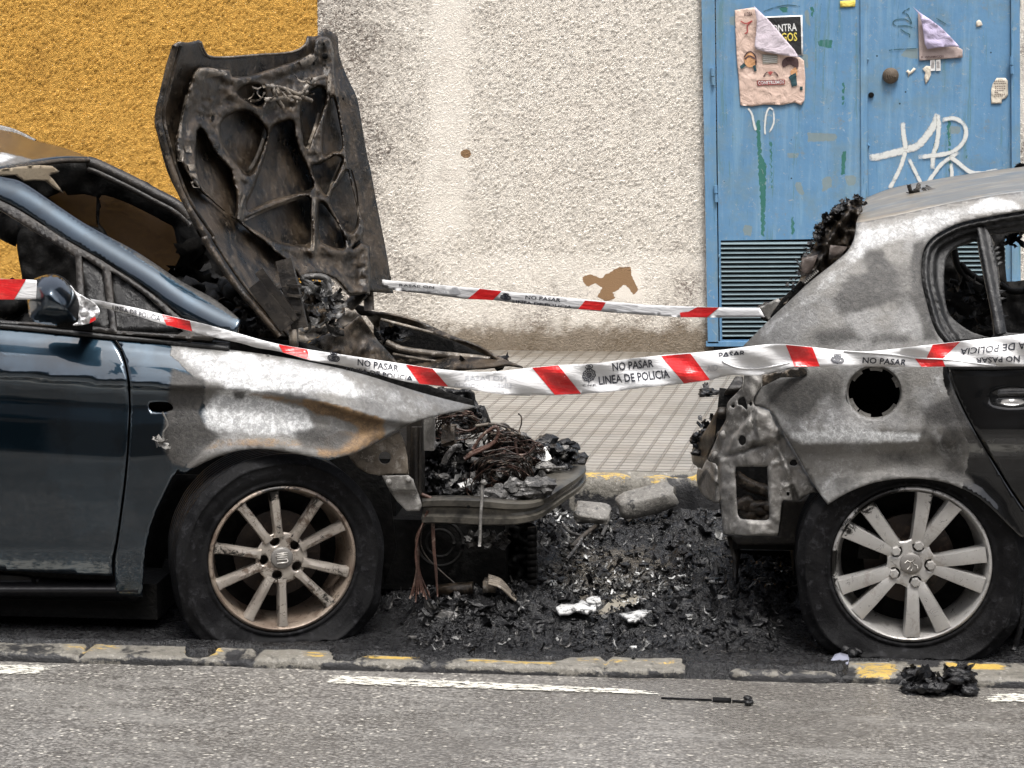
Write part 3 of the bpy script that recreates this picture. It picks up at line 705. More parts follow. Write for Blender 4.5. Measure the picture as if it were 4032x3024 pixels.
for k in range(4): strokes(b, fr('Q1', [(585, 830+k*28), (785, 838+k*28)]), 2, yp, .006, 5)
decal(b, sp(fr('Q1', [(870, 900), (960, 845), (1080, 860), (1110, 930), (1090, 1010), (980, 960), (880, 1000)]), 4, True), yp, .004, 0, 10)
decal(b, sp(fr('Q1', [(990, 1060), (1060, 1000), (1090, 1050), (1080, 1120), (1010, 1110)]), 4, True), yp, .0045, 2, 10)
decal(b, fr('Q1', [(1000, 1110), (1070, 1080), (1090, 1270), (1010, 1290), (990, 1200), (960, 1150)]), yp, .005, 3, 10)
decal(b, fr('Q1', [(650, 1070), (690, 1055), (735, 1065), (690, 1120)]), yp, .004, 1, 10)
strokes(b, sp(fr('Q1', [(590, 1140), (620, 1090), (650, 1070)]), 4), 4, yp, .004, 0)
strokes(b, sp(fr('Q1', [(735, 1070), (780, 1090), (805, 1140)]), 4), 4, yp, .004, 0)
decal(b, fr('Q1', [(490, 1195), (905, 1180), (905, 1250), (500, 1270)]), yp, .004, 1, 12)
text(b, 'CONSTRUIMOS', *fr('Q1', [(505, 1205), (895, 1190), (895, 1240), (510, 1258)]), yp, .006, 5)
decal(b, fr('Q1', [(1130, 1285), (1170, 1285), (1170, 1340), (1130, 1340)]), yp, .004, 3, 10)
b.build(['dark_print', 'red_print', 'face_print', 'teal_print', 'grey_box', 'pale_lettering'], [M_ink, M_red, M_org, M_teal, gritty('grey_print', (.25, .24, .2), (.35, .33, .28), 60), M_wp], t, smooth=False)
# purple folded poster
t = thing('poster', tuple(P(3700, 232, YD-.006)), 'small lilac poster with its corner folded down, on the right blue leaf', 'poster')
panel('sheet', fr('Q2', [(420, 190), (445, 180), (1000, 680), (1070, 720), (1070, 835), (440, 880), (430, 500)]), crump(.01, 20, YD-.005), gritty('faded_flyer', (.33, .25, .22), (.48, .40, .38), 30), t, res=9, solid=.001)
panel('folded_corner', fr('Q2', [(345, 95), (445, 180), (600, 280), (760, 400), (900, 540), (1030, 680), (900, 675), (700, 690), (560, 715), (520, 640), (490, 400), (450, 220)]),
      lambda x, y: YD-.022-.03*fbm(np.asarray(x)/45-np.asarray(y)/60, np.asarray(y)/13, 5, 2), M_pur, t, res=8, solid=.001)
b = Buf(); yp3 = crump(.01, 20, YD-.005)
text(b, 'INFORMACION', *fr('Q2', [(530, 815), (790, 800), (795, 835), (530, 842)]), yp3, .004, 0)
decal(b, ellipse(*fr('Q2', [(480, 828)])[0], 3), yp3, .004, 0, 10); b.build('print', [M_ink], t)
b = Buf()
for x in (600, 680): decal(b, fr('Q2', [(x, 870), (x+68, 862), (x+72, 1025), (x+3, 1030)]), flatY(YD-.004), .003, 0); [strokes(b, fr('Q2', [(x+20+k*14, 885), (x+20+k*14, 990)]), 1.6, flatY(YD-.004), .005, 1) for k in range(3)]
b.build(['tear_off_tabs', 'tab_print'], [M_wp, M_ink], t, smooth=False)
# small notice
t = thing('notice', tuple(P(3935, 405, YD-.006)), 'small torn white printed notice near the right hinge of the blue door', 'notice')
yn = crump(.006, 20, YD-.004)
panel('sheet', fr('Q2', [(1565, 1130), (1690, 1130), (1725, 1170), (1730, 1380), (1690, 1430), (1640, 1440), (1640, 1500), (1485, 1503), (1485, 1300), (1505, 1220)]), yn, M_cream, t, res=9, solid=.001)
b = Buf()
for k, (a, c, w2) in enumerate([(1530, 1690, 1180), (1520, 1700, 1215), (1540, 1700, 1255), (1540, 1690, 1285), (1540, 1680, 1315), (1535, 1600, 1345), (1535, 1680, 1370), (1530, 1660, 1395)]):
    for x in range(int(a), int(c)-14, 26): strokes(b, fr('Q2', [(x, w2), (x+18, w2-4)]), 3, yn, .003)
b.build('print', M_ink, t)
SC = [('yellow sticker fragment with blue bars at the top edge of the left blue leaf', 'W1', [(757, 5), (832, 0), (832, 32), (757, 36)], M_yel),
      ('cream torn paper scrap alone at the upper right of the right blue leaf', 'Q2', [(1270, 310), (1310, 285), (1340, 310), (1360, 360), (1330, 380), (1270, 390), (1265, 340)], M_cream),
      ('cream forked paper scrap just right of the round knob', 'Q2', [(245, 1040), (280, 1010), (310, 1040), (360, 980), (395, 1000), (340, 1060), (300, 1080), (280, 1120), (275, 1060)], M_cream),
      ('long pointed cream paper scrap hanging below the lilac poster', 'Q2', [(485, 1000), (540, 955), (600, 960), (612, 1080), (580, 1160), (535, 1225), (515, 1120), (530, 1050)], M_cream)]
for lb, k, pts, mt in SC:
    o = panel('paper_scrap', fr(k, pts), crump(.004, 15, YD-.004), mt, None, res=8, solid=.001); tag(o, lb, 'paper scrap', 'paper scraps on the blue doors')

# ------------------------------------------------------------------ unseen facade added across the street to darken paint reflections
ob = thing('unseen_building', (0, -15, 0), 'unseen brown plastered facade added across the street to darken paint reflections', 'unseen_building')
b = Buf(); b.box((-30, -19, 0), (30, -15, 10.5)); b.build('wall', gritty('brown_plaster', (.16, .13, .10), (.24, .20, .16), 12), ob, smooth=False)
for i in range(-7, 8):
    for zz in (1.2, 4.6, 7.8):
        b = Buf(); b.box((i*3.6-.6, -15.02, zz), (i*3.6+.6, -14.97, zz+1.6)); b.build('window', M_black if False else M_dark, ob, smooth=False)
# ================================================================== car materials
def paintmat(name, base=(.006, .012, .019), coat=1.0, cior=1.5, met=0):
    """dark gloss paint; float attributes burn it to ash white, bare grey, rust and soot"""
    n = NM(name)
    nz = n.ma('ADD', n.ma('MULTIPLY', n.ns(11, 8, .75, .6), .65), n.ma('MULTIPLY', n.ns(48, 6, .8, .8), .35)); nf = n.ns(60, 6, .8, .6); nl = n.ns(4.5, 5, .6)
    def th(a, lo=.42, hi=.58, k=.42, src=None): return n.ss(n.ma('ADD', n.attr(a), n.ma('MULTIPLY', n.ma('SUBTRACT', src or nz, .5), k)), lo, hi)
    bare = th('bare', .44, .54, .6); ash = th('ash', .2, .72, .5); rust = th('rust', .28, .72, .6); soot = th('soot', .14, .62, .38)
    pc = n.mix(n.ss(nl, .4, .7), base, tuple(x*1.4+.002 for x in base))
    bc = n.mix(nf, (.11, .108, .104), (.24, .238, .232)); bc = n.mix(n.ss(nl, .38, .62, 0, .55), bc, (.13, .122, .108)); bc = n.mix(n.ss(n.noise(26, 6, .8, 1.5), .55, .68, 0, .35), bc, (.36, .36, .355)); bc = n.mix(n.ss(n.noise(6, 7, .8, .6), .45, .72, 0, .45), bc, (.075, .073, .069))
    ac = n.mix(n.ss(nf, .35, .7), (.36, .365, .365), (.66, .67, .67)); ac = n.mix(n.ss(n.noise(24, 6, .8, 1), .5, .66, 0, .6), ac, (.26, .26, .255))
    rc = n.mix(n.ss(nz, .35, .65), (.10, .065, .035), (.21, .135, .07)); rc = n.mix(n.ss(nf, .5, .7, 0, .6), rc, (.09, .06, .04))
    c = n.mix(bare, pc, bc); c = n.mix(ash, c, ac); c = n.mix(rust, c, rc)
    c = n.mix(soot, c, n.mix(nf, (.018, .018, .018), (.07, .066, .06)))
    burn = n.ma('MAXIMUM', n.ma('MAXIMUM', bare, ash), n.ma('MAXIMUM', rust, soot))
    n.bump(n.ma('MULTIPLY', nf, burn), .3, .004); n.bump(n.ma('MULTIPLY', nz, burn), .25, .01)
    n.b.inputs['Coat IOR'].default_value = cior
    return n.fin(c, n.mixf(burn, .3, n.mixf(nz, .3, .6)), metal=n.mixf(burn, met, n.mixf(n.ma('MAXIMUM', ash, soot), .3, .0)), spec=n.mixf(burn, .1, .4), coat=n.ma('MULTIPLY', n.ma('SUBTRACT', 1, burn), coat), crough=.04)
M_blu = paintmat('dark_blue_paint', (.012, .026, .040), cior=1.7, met=1); M_blk = paintmat('black_paint', (.0025, .0027, .003), cior=1.5)
def sooty(name, c1, c2, c3, r=(.3, .6), metal=0, spec=.45):
    n = NM(name); a = n.ns(9, 7, .72, .5); b = n.ns(38, 6, .75, .3)
    c = n.mix(n.ss(a, .25, .75), c1, c2); c = n.mix(n.ss(b, .58, .85, 0, .85), c, c3); c = n.mix(n.ss(n.ns(5, 7, .8, .8), .6, .75, 0, .75), c, c1)
    n.bump(b, .35, .006); return n.fin(c, n.mixf(a, *r), spec=spec, metal=metal)
M_sheet = sooty('scorched_steel', (.008, .0065, .005), (.060, .044, .029), (.14, .115, .088), (.22, .45))
M_sheet2 = sooty('scorched_outer_skin', (.007, .006, .0055), (.022, .018, .014), (.05, .042, .034), (.3, .55))
M_galv = sooty('bare_galvanised', (.13, .125, .115), (.26, .25, .235), (.36, .35, .33), (.35, .6), .25)
M_brown = sooty('browned_steel', (.07, .058, .045), (.19, .16, .125), (.36, .33, .29))
M_rubber = sooty('burnt_tyre_rubber', (.004, .004, .0045), (.009, .009, .0095), (.022, .022, .024), (.45, .7), spec=.10)
M_seal = sooty('melted_rubber_seal', (.007, .007, .007), (.018, .018, .018), (.05, .05, .05), (.3, .5))
M_int = sooty('burnt_interior', (.002, .002, .002), (.006, .0055, .005), (.018, .017, .016), (.5, .8), spec=.15)
n = NM('smoked_glass'); 
tr = n.n('BsdfTransparent'); gl = n.n('BsdfGlossy'); gl.inputs['Roughness'].default_value = .12; gl.inputs[0].default_value = (.35, .3, .25, 1)
di = n.n('BsdfDiffuse'); di.inputs[0].default_value = (.075, .05, .035, 1)
n.set(tr.inputs[0], n.mix(n.noise(6, 5, .7), (.045, .045, .06), (.075, .075, .09)))
m1 = n.n('MixShader'); m1.inputs[0].default_value = .10; n.t.links.new(tr.outputs[0], m1.inputs[1]); n.t.links.new(gl.outputs[0], m1.inputs[2])
m2 = n.n('MixShader'); n.set(m2.inputs[0], n.ss(n.noise(5, 5, .7), .3, .8, .45, .8)); n.t.links.new(m1.outputs[0], m2.inputs[1]); n.t.links.new(di.outputs[0], m2.inputs[2])
n.t.links.new(m2.outputs[0], n.o.inputs[0]); M_smoke = n.m
M_gblk = sooty('dark_glass', (.006, .006, .006), (.012, .012, .012), (.02, .02, .02), (.2, .35), spec=.3)
M_wire = sooty('burnt_copper_wire', (.03, .015, .011), (.085, .042, .03), (.20, .15, .12), (.4, .6))
M_wireb = sooty('burnt_black_wire', (.02, .016, .013), (.06, .05, .04), (.14, .11, .08))
# ================================================================== wheels
def wheel(parent, px, py, Yc, R0, rr, steer, spokes, lugs, rimmat, spokemat, hub, bolts, ground, flat_a, wtop, wbot, style):
    c = P(px, py, Yc)
    w_ = bpy.data.objects.new('wheel', None); COL.objects.link(w_); w_.location = c; w_.rotation_euler = (0, 0, steer)
    w_.parent = parent; w_.matrix_parent_inverse = world_of(parent).inverted(); w_.empty_display_size = .1
    rot = np.array(Matrix.Rotation(steer, 3, 'Z'))
    def W(V): return np.asarray(V)@rot.T+c          # local: x right, y depth, z up
    def part(name, V, Fc, mt, par=w_, angle=None, smooth=True):
        q = np.asarray(V); r = np.hypot(q[:, 0], q[:, 2]); t = np.degrees(np.arctan2(q[:, 2], q[:, 0])); bn = np.zeros(len(q))
        for a0, wd, r0_, am in style['burn']: bn = np.maximum(bn, am*np.exp(-(((t-a0+180) % 360-180)/wd)**2)*sst(r, r0_*rr, (r0_+.15)*rr))
        return meshobj(name, W(V), Fc, mt, par, smooth, angle=angle, attrs={'burn': bn})
    def lathe(prof, n=96):
        V = []; N = len(prof)
        for r, y in prof:
            for k in range(n):
                t = 2*math.pi*k/n; V.append((r*math.cos(t), y, r*math.sin(t)))
        return np.array(V), [(j*n+k, j*n+(k+1) % n, (j+1)*n+(k+1) % n, (j+1)*n+k) for j in range(N-1) for k in range(n)]
    # tyre, sagging flat on the ground
    prof = [(rr-.004, .02), (rr+.001, .0), (rr+.008, -.006), (rr+.013, -.011), (rr+.018, -.006), (rr+.026, -.007), (rr+.036, -.013), (rr+.052, -.016), (R0-.030, -.013), (R0-.027, -.017), (R0-.022, -.006), (R0-.012, .0), (R0-.006, .008)]
    for k in range(8):
        y = .012+k*.024; prof += [(R0, y), (R0+.001, y+.015), (R0-.008, y+.017), (R0-.008, y+.022)]
    prof += [(R0-.01, .21), (R0-.04, .225), (rr, .21)]
    V, Fc = lathe(prof, 128)
    g = ground-c[2]; r_ = np.hypot(V[:, 0], V[:, 2]); th = np.arctan2(V[:, 2], V[:, 0])
    k = sst(r_, rr+.01, R0)
    lump = (fbm(th*4+9, V[:, 1]*8, 4, 3)-.5)*.022*k
    V[:, 0] *= 1+lump; V[:, 2] *= 1+lump
    low = np.clip(-(V[:, 2]-g), 0, None)
    press = sst(-V[:, 2], .05, -g+.02)*k
    V[:, 0] *= 1+press*flat_a
    V[:, 1] -= press*.02*(V[:, 1] < .05)+.01*press*np.sin(th*11+1)*(V[:, 1] < .03)
    V[:, 2] = np.maximum(V[:, 2], g+.002*np.sin(th*30))
    V[:, 1] -= np.where(low > 0, low*.35, 0)*(V[:, 1] < .05)
    part('tyre', V, Fc, M_rubber)
    # rim barrel and lip
    V, Fc = lathe([(rr+.003, .004), (rr+.004, -.004), (rr+.001, -.009), (rr-.005, -.010), (rr-.010, -.004), (rr-.014, .012), (rr-.018, .05), (rr-.030, .09), (rr-.032, .18)])
    rim = part('rim', V, Fc, rimmat, angle=50)
    # spokes
    SV = []; SF = []
    for (a, w0, w1, off) in spokes:
        a = R(a); ca, sa = math.cos(a), math.sin(a); nr = 12; prof2 = style['prof']
        b0 = len(SV)
        for i in range(nr+1):
            t = i/nr; r = style['r0']+(rr-.012-style['r0'])*t; wd = w0+(w1-w0)*t+style['flare']*(max(0, (.18-t)/.18)**2+max(0, (t-.88)/.12)**2*.6)
            d0 = np.interp(t, [0, .25, .6, 1], style['dep'])
            for u, h in prof2:
                x = r; z = u*wd/2+off*(1-t); y = d0+h
                SV.append((x*ca-z*sa, y, x*sa+z*ca))
        m_ = len(prof2)
        SF += [(b0+i*m_+j, b0+i*m_+j+1, b0+(i+1)*m_+j+1, b0+(i+1)*m_+j) for i in range(nr) for j in range(m_-1)]
    for q in range(len(spokes)):
        nn = 13*m_
        Vq = SV[q*nn:(q+1)*nn]; part('spoke', Vq, [(i*m_+j, i*m_+j+1, (i+1)*m_+j+1, (i+1)*m_+j) for i in range(12) for j in range(m_-1)], spokemat, rim, angle=32)
    # hub face with lug holes
    o2 = hub['outline']; holes = [ellipse(hub['lr']*math.cos(R(a)), hub['lr']*math.sin(R(a)), hub['hr'], n=16) for a in lugs]
    v, f = cdt([(x*1000, y*1000) for x, y in o2], [[(x*1000, y*1000) for x, y in h] for h in holes], 7); v = v/1000
    rad = np.hypot(v[:, 0], v[:, 1]); yy = hub['y']+.006*sst(rad, hub['lr'], hub['lr']+.04)
    A = np.stack([v[:, 0], yy, v[:, 1]], 1); f = f[:, ::-1]
    o = part('hub', A, f, spokemat, rim); md = o.modifiers.new('thickness', 'SOLIDIFY'); md.thickness = .02; md.offset = -1 if True else 1
    # centre cap
    V, Fc = lathe([(hub['cap']+.003, hub['y']+.002), (hub['cap'], hub['y']-.005), (hub['cap']*.93, hub['y']-.007), (hub['cap']*.5, hub['y']-.009), (.0005, hub['y']-.0095)], 40)
    part('centre_cap', V, Fc, hub['capmat'], rim, angle=50)
    B = Buf()
    for stp in hub['logo']:
        pts = [W(np.array([[x*hub['cap'], hub['y']-.0095, y*hub['cap']]]))[0] for x, y in stp]
        B.tube(pts, hub['cap']*hub['lw'], 6)
    B.build('emblem', hub['logomat'], rim)
    if bolts:
        for a in lugs:
            x, z = hub['lr']*math.cos(R(a)), hub['lr']*math.sin(R(a)); V = []; hr = hub['hr']*.78
            for rr_, y in ((hr, hub['y']+.012), (hr, hub['y']-.004), (hr*.8, hub['y']-.009), (.0005, hub['y']-.0095)):
                for k in range(6): t = 2*math.pi*k/6+.2; V.append((x+rr_*math.cos(t), y, z+rr_*math.sin(t)))
            part('lug_bolt', V, [(j*6+k, j*6+(k+1) % 6, (j+1)*6+(k+1) % 6, (j+1)*6+k) for j in range(3) for k in range(6)], spokemat, rim, smooth=False)
    # backing darkness, brake disc
    V, Fc = lathe([(rr-.03, .13), (.0005, .13)], 48); part('brake_shield', V, Fc, M_black)
    V, Fc = lathe([(.135, .10), (.135, .085), (.07, .083), (.068, .055), (.0005, .055)], 48); part('brake_disc', V, Fc, hub['discmat'], angle=40)
    if hub.get('calip'):
        V = []; Fc = []; n_ = 8
        for i in range(n_+1):
            t = R(hub['calip'])+i/n_*R(60)
            for r, y in ((.09, .06), (.09, .11), (.155, .11), (.155, .06)): V.append((r*math.cos(t), y, r*math.sin(t)))
        Fc = [(i*4+j, i*4+(j+1) % 4, (i+1)*4+(j+1) % 4, (i+1)*4+j) for i in range(n_) for j in range(4)]+[(0, 3, 2, 1), (n_*4, n_*4+1, n_*4+2, n_*4+3)]
        part('brake_caliper', V, Fc, M_black, smooth=False)
    return w_
PR = [(-1.0, .030), (-.98, .004), (-.72, -.004), (0, -.007), (.72, -.004), (.98, .004), (1.0, .030)]
# alloy, scorched brown silver
def alloy(name, c1, c2, sc1, amt, met=.55):
    n = NM(name); ba = n.attr('burn'); a = n.ns(15, 7, .75, .5); b = n.ns(34, 7, .8, 1)
    c = n.mix(n.ns(9, 5), c1, c2); c = n.mix(n.ss(a, .55, .85, 0, amt), c, sc1)
    c = n.mix(n.ss(b, .74, .82, 0, amt), c, (.02, .018, .018)); c = n.mix(n.ss(n.ma('ADD', ba, n.ma('MULTIPLY', n.ma('SUBTRACT', b, .5), .9)), .42, .62), c, (.012, .011, .010)); n.bump(b, .2, .003)
    return n.fin(c, n.mixf(a, .22, .5), metal=met, spec=.5)
M_al1 = alloy('scorched_alloy', (.26, .23, .20), (.46, .42, .37), (.11, .08, .06), .95)
M_al1r = alloy('rusty_alloy_lip', (.15, .11, .085), (.30, .25, .20), (.07, .045, .03), .9, .35)
M_al2 = alloy('silver_alloy', (.38, .37, .355), (.48, .47, .45), (.20, .17, .14), .45)
M_al2r = alloy('silver_alloy_rim', (.36, .35, .335), (.50, .49, .47), (.05, .04, .035), .5)
M_cap = alloy('grey_cap', (.15, .142, .132), (.20, .19, .178), (.13, .12, .11), .2, .2); M_capl = alloy('cap_mark', (.42, .40, .37), (.5, .48, .44), (.3, .28, .25), .2, .3)
M_disc = sooty('rusty_disc', (.015, .010, .008), (.035, .022, .015), (.07, .045, .03))
# ================================================================== LEFT CAR
XA = float(P(1000, 1400, .8)[0])
car = thing('burnt_car', (XA-.6, .8, 0), 'dark blue burnt car with its scorched bonnet raised and front wing burnt white', 'car')
Ux = [-400, 0, 446, 826, 900, 1080, 1262, 1442, 1623, 1753, 1876, 1960]; Uy = [1262, 1281, 1325, 1372, 1376, 1401, 1434, 1477, 1535, 1571, 1600, 1612]
Cx = [-400, 0, 506, 808, 900, 1080, 1262, 1406, 1500, 1876, 1960]; Cy = [1446, 1472, 1513, 1528, 1532, 1550, 1586, 1629, 1655, 1690, 1700]
def yl(x, y):
    x = np.asarray(x, float); y = np.asarray(y, float)
    U = np.interp(x, Ux, Uy); C = np.interp(x, Cx, Cy); t = (y-U)/(C-U)
    v = np.interp(t, [-.3, 0, .25, .55, .8, .96, 1.0, 1.04, 1.15, 1.5, 1.9, 2.6, 3.3, 4.6, 5.6, 6.2], [.13, .085, .055, .03, .012, .002, -.002, .012, .026, .026, .010, -.004, .0, .008, .035, .045])
    lip = 15*np.exp(-(dseg(x, y, ARCH_L)/38)**2)*.001*sst(x, 640, 760)
    fr_ = .34*np.clip((x-1250)/630, 0, 1)**1.8
    return v+fr_-lip-.01
ARCH_L = fr('Z5', [(150, 215), (210, 215), (300, 165), (450, 112), (600, 90), (750, 98), (900, 125), (1000, 150), (1060, 155), (1180, 122), (1300, 62), (1440, -8)])
# ---- wheel well, underbody
blk = Buf()
def wbox(b, x0, x1, y0, y1, Ya, Yb, m=0):     # box whose near face fills the pixel rectangle
    a = P(x0, y0, Ya); c = P(x1, y1, Ya); b.box((a[0], Ya, c[2]), (c[0], Yb, a[2]), m)
wbox(blk, -700, 1990, 2000, 2330, .45, 1.65)
wbox(blk, 560, 1560, 1790, 2100, .5, 1.6)
wbox(blk, -700, 620, 2270, 2440, .10, 1.6)
blk.build('underbody', M_black, car, smooth=False)
# sill
M_sillp = NM('black_sill').fin((.006, .006, .007), .35, spec=.3)
panel('sill', fr('M', [(-200, 1238), (0, 1243), (150, 1252), (300, 1256), (302, 1300), (150, 1296), (-200, 1290)]), lambda x, y: .04+.0*x+.02*np.sin((y-2260)/14), M_sillp, car, res=16, solid=.01, attrs={k: (lambda x, y: 0*x) for k in ('bare', 'ash', 'rust')} | {'soot': lambda x, y: .45+0*x})
panel('arch_liner', fr('Z3', [(1150, 1110), (1060, 1270), (1000, 1400), (960, 1550), (945, 1659), (945, 2010), (1000, 2020), (1060, 1700), (1200, 1350), (1400, 1100)])+fr('Z5', [(600, 60), (1000, 100), (1300, 60), (1400, 300), (1450, 700), (1380, 900), (1300, 500), (1000, 150), (600, 130), (300, 260)]), .32, M_black, car, res=24, solid=.01)
# ---- door
doorout = fr('Z3', [(-700, 95), (0, 135), (450, 178), (740, 210)])[:-1]+sp(fr('Z3', [(736, 214), (785, 300), (825, 450), (840, 650), (830, 900), (810, 1150), (785, 1350), (755, 1560), (735, 1659)])+fr('M', [(243, 1244)]), 4)+fr('M', [(150, 1240), (0, 1232), (-230, 1222)])
zf = lambda x, y=0: 0*x
d_soot = lambda x, y: .3*mask(x, y, fr('Z3', [(0, 300), (330, 340), (330, 360), (0, 345)]), 12)
dr = panel('front_door', doorout, yl, M_blu, car, res=15, solid=.012, attrs={'bare': zf, 'ash': zf, 'rust': zf, 'soot': d_soot})
b = Buf()
pts = sp(fr('Z3', [(-600, 105), (0, 140), (450, 182), (730, 212), (1000, 235), (1370, 272), (1500, 285)]), 6); q = np.array(pts)
b.tube(P(q[:, 0], q[:, 1], yl(q[:, 0], q[:, 1])-.006), .008, 8)
b.tube(P(q[:, 0], q[:, 1]-12, yl(q[:, 0], q[:, 1])+.012), .010, 8); b.build('belt_seal', M_seal, car)
backer = doorout  # inner structure seen through the shut lines
panel('inner_body', [(x, y) for x, y in fr('Z3', [(-700, 250), (500, 280), (1100, 330), (1150, 1000), (1060, 1250), (990, 1400), (930, 1659)])+fr('M', [(300, 1275), (-230, 1260)])], lambda x, y: yl(x, y)+.05, M_black, car, res=40, solid=.01)
# ---- front wing
top_ = sp([(p[0], p[1]) for p in fr('Z3', [(745, 214), (1000, 240), (1370, 287)])]+[(900, 1376), (1080, 1401), (1262, 1434), (1442, 1477), (1623, 1535), (1753, 1571), (1876, 1600)], 4)
wingout = top_+sp(fr('Z4', [(1345, 836), (1150, 875), (1000, 920), (850, 1000), (700, 1080)]), 3)[1:]+sp(fr('Z5', [(1180, 135), (1120, 150), (1060, 168), (1000, 166), (900, 140), (750, 112), (600, 102), (450, 127), (300, 187), (212, 240), (175, 250), (150, 222)]), 4)[1:]+\
    sp(fr('Z3', [(1130, 1120), (1060, 1270), (1000, 1400), (960, 1550), (945, 1659)])+fr('M', [(308, 1290)]), 4)+fr('M', [(252, 1284)])+sp([(452, 2272)]+fr('Z3', [(752, 1659), (770, 1560), (800, 1350), (825, 1150), (845, 900), (855, 650), (840, 450), (800, 300), (752, 220)]), 4)[1:]
hole = sp(fr('Z3', [(970, 660), (985, 640), (1040, 634), (1100, 640), (1128, 665), (1120, 690), (1050, 700), (985, 690)]), 3, True)
A_ash = lambda x, y: np.clip(.62*mask(x, y, fr('Z3', [(1150, 270), (1330, 300), (1659, 330), (1659, 545), (1500, 530), (1330, 500), (1300, 440), (1240, 400), (1180, 340)]), 30)
    + .62*mask(x, y, fr('Z4', [(0, 530), (250, 570), (600, 650), (700, 760), (400, 760), (0, 740)]), 35)
    + .72*mask(x, y, fr('Z4', [(-60, 740), (200, 770), (430, 850), (470, 940), (420, 1000), (250, 990), (0, 980), (-120, 960), (-150, 860)]), 30)
    + .35*mask(x, y, fr('Z4', [(500, 640), (900, 720), (1150, 820), (1050, 900), (850, 860), (600, 780)]), 40), 0, .95)
A_bare = lambda x, y: np.clip(.9*mask(x, y, fr('Z3', [(1110, 250), (1900, 300), (3200, 400), (3200, 1000), (1800, 1000), (1200, 1080), (1250, 900), (1360, 740), (1320, 620), (1330, 530), (1170, 380), (1110, 330)]), 26), 0, 1)
A_rust_shade = lambda x, y: np.clip(.55*mask(x, y, fr('Z4', [(100, 752), (300, 770), (500, 812), (830, 905), (800, 930), (480, 850), (100, 780)]), 14)+.85*mask(x, y, fr('Z4', [(420, 800), (600, 820), (850, 900), (830, 960), (740, 1000), (700, 940), (560, 890), (470, 880)]), 24)+.8*mask(x, y, fr('Z4', [(600, 960), (720, 980), (850, 960), (860, 1000), (700, 1080), (560, 1110), (480, 1100), (500, 1000)]), 26)  # first band paints the shadow under the crease brown; the rest is rust
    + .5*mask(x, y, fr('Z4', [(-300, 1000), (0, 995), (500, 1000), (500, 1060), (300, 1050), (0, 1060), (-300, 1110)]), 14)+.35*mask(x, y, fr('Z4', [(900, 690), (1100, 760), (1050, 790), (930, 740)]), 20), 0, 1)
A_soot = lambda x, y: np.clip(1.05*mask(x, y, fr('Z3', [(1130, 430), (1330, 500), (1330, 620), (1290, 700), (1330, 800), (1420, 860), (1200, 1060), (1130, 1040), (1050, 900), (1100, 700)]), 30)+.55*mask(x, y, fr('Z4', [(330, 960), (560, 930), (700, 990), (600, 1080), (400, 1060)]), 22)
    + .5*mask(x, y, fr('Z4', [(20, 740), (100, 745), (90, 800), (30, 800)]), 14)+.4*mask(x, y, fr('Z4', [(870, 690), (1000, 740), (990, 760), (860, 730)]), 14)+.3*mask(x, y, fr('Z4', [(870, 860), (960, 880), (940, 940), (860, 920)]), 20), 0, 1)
wing = panel('front_wing', wingout, yl, M_blu, car, holes=[hole], res=11, solid=.004, attrs={'bare': A_bare, 'ash': A_ash, 'rust': A_rust_shade, 'soot': A_soot})
b = Buf(); wbox(b, 575, 690, 1570, 1630, .05, .08); b.build('indicator_socket', M_black, wing)
b = Buf(); rs = np.random.RandomState(2)
for k in range(7): b.flake(P(*fr('Z3', [(1010+rs.rand()*110, 880+rs.rand()*70)])[0], -.02-.02*rs.rand()), .018, rs, asp=.35)
b.tube([P(*p, -.02) for p in sp(fr('Z3', [(1060, 700), (1085, 750), (1095, 790), (1070, 830), (1065, 880)]), 4)], .003, 6)
b.build('melted_trim', M_galv, wing)
# ---- greenhouse
def yg(x, y): return .06+(1290-np.asarray(y))/640*.22
ap = sp(fr('Z1', [(-500, 400), (0, 490), (150, 530), (340, 655), (520, 775), (650, 850), (900, 985), (1180, 1170), (1400, 1290), (1572, 1425)]), 5)+fr('Z1', [(1542, 1502), (1400, 1480)])+sp(fr('Z1', [(1180, 1400), (1050, 1290), (900, 1180), (700, 1050), (650, 1018), (400, 875), (200, 745), (0, 635), (-500, 430)]), 5)
apc = np.array(sp(fr('Z1', [(-500, 415), (0, 560), (170, 635), (370, 765), (580, 900), (780, 1020), (980, 1140), (1180, 1280), (1400, 1400), (1560, 1465)]), 5))
def yap(x, y):
    d = dseg(x, y, [tuple(p) for p in apc]); above = np.asarray(y) < np.interp(x, apc[:, 0], apc[:, 1])
    return .05+(1290-np.asarray(y))/640*.33+.00001*d*d*np.where(above, .6, .5)
soot_edge = lambda x, y: .75*mask(x, y, fr('Z1', [(650, 835), (1180, 1150), (1600, 1400), (1540, 1420), (1100, 1150), (700, 880)]), 8)
panel('windscreen_pillar', ap, yap, M_blu, car, res=11, solid=.03, attrs={'bare': lambda x, y: .35*sst(x, 600, 900), 'ash': zf, 'rust': zf, 'soot': soot_edge})
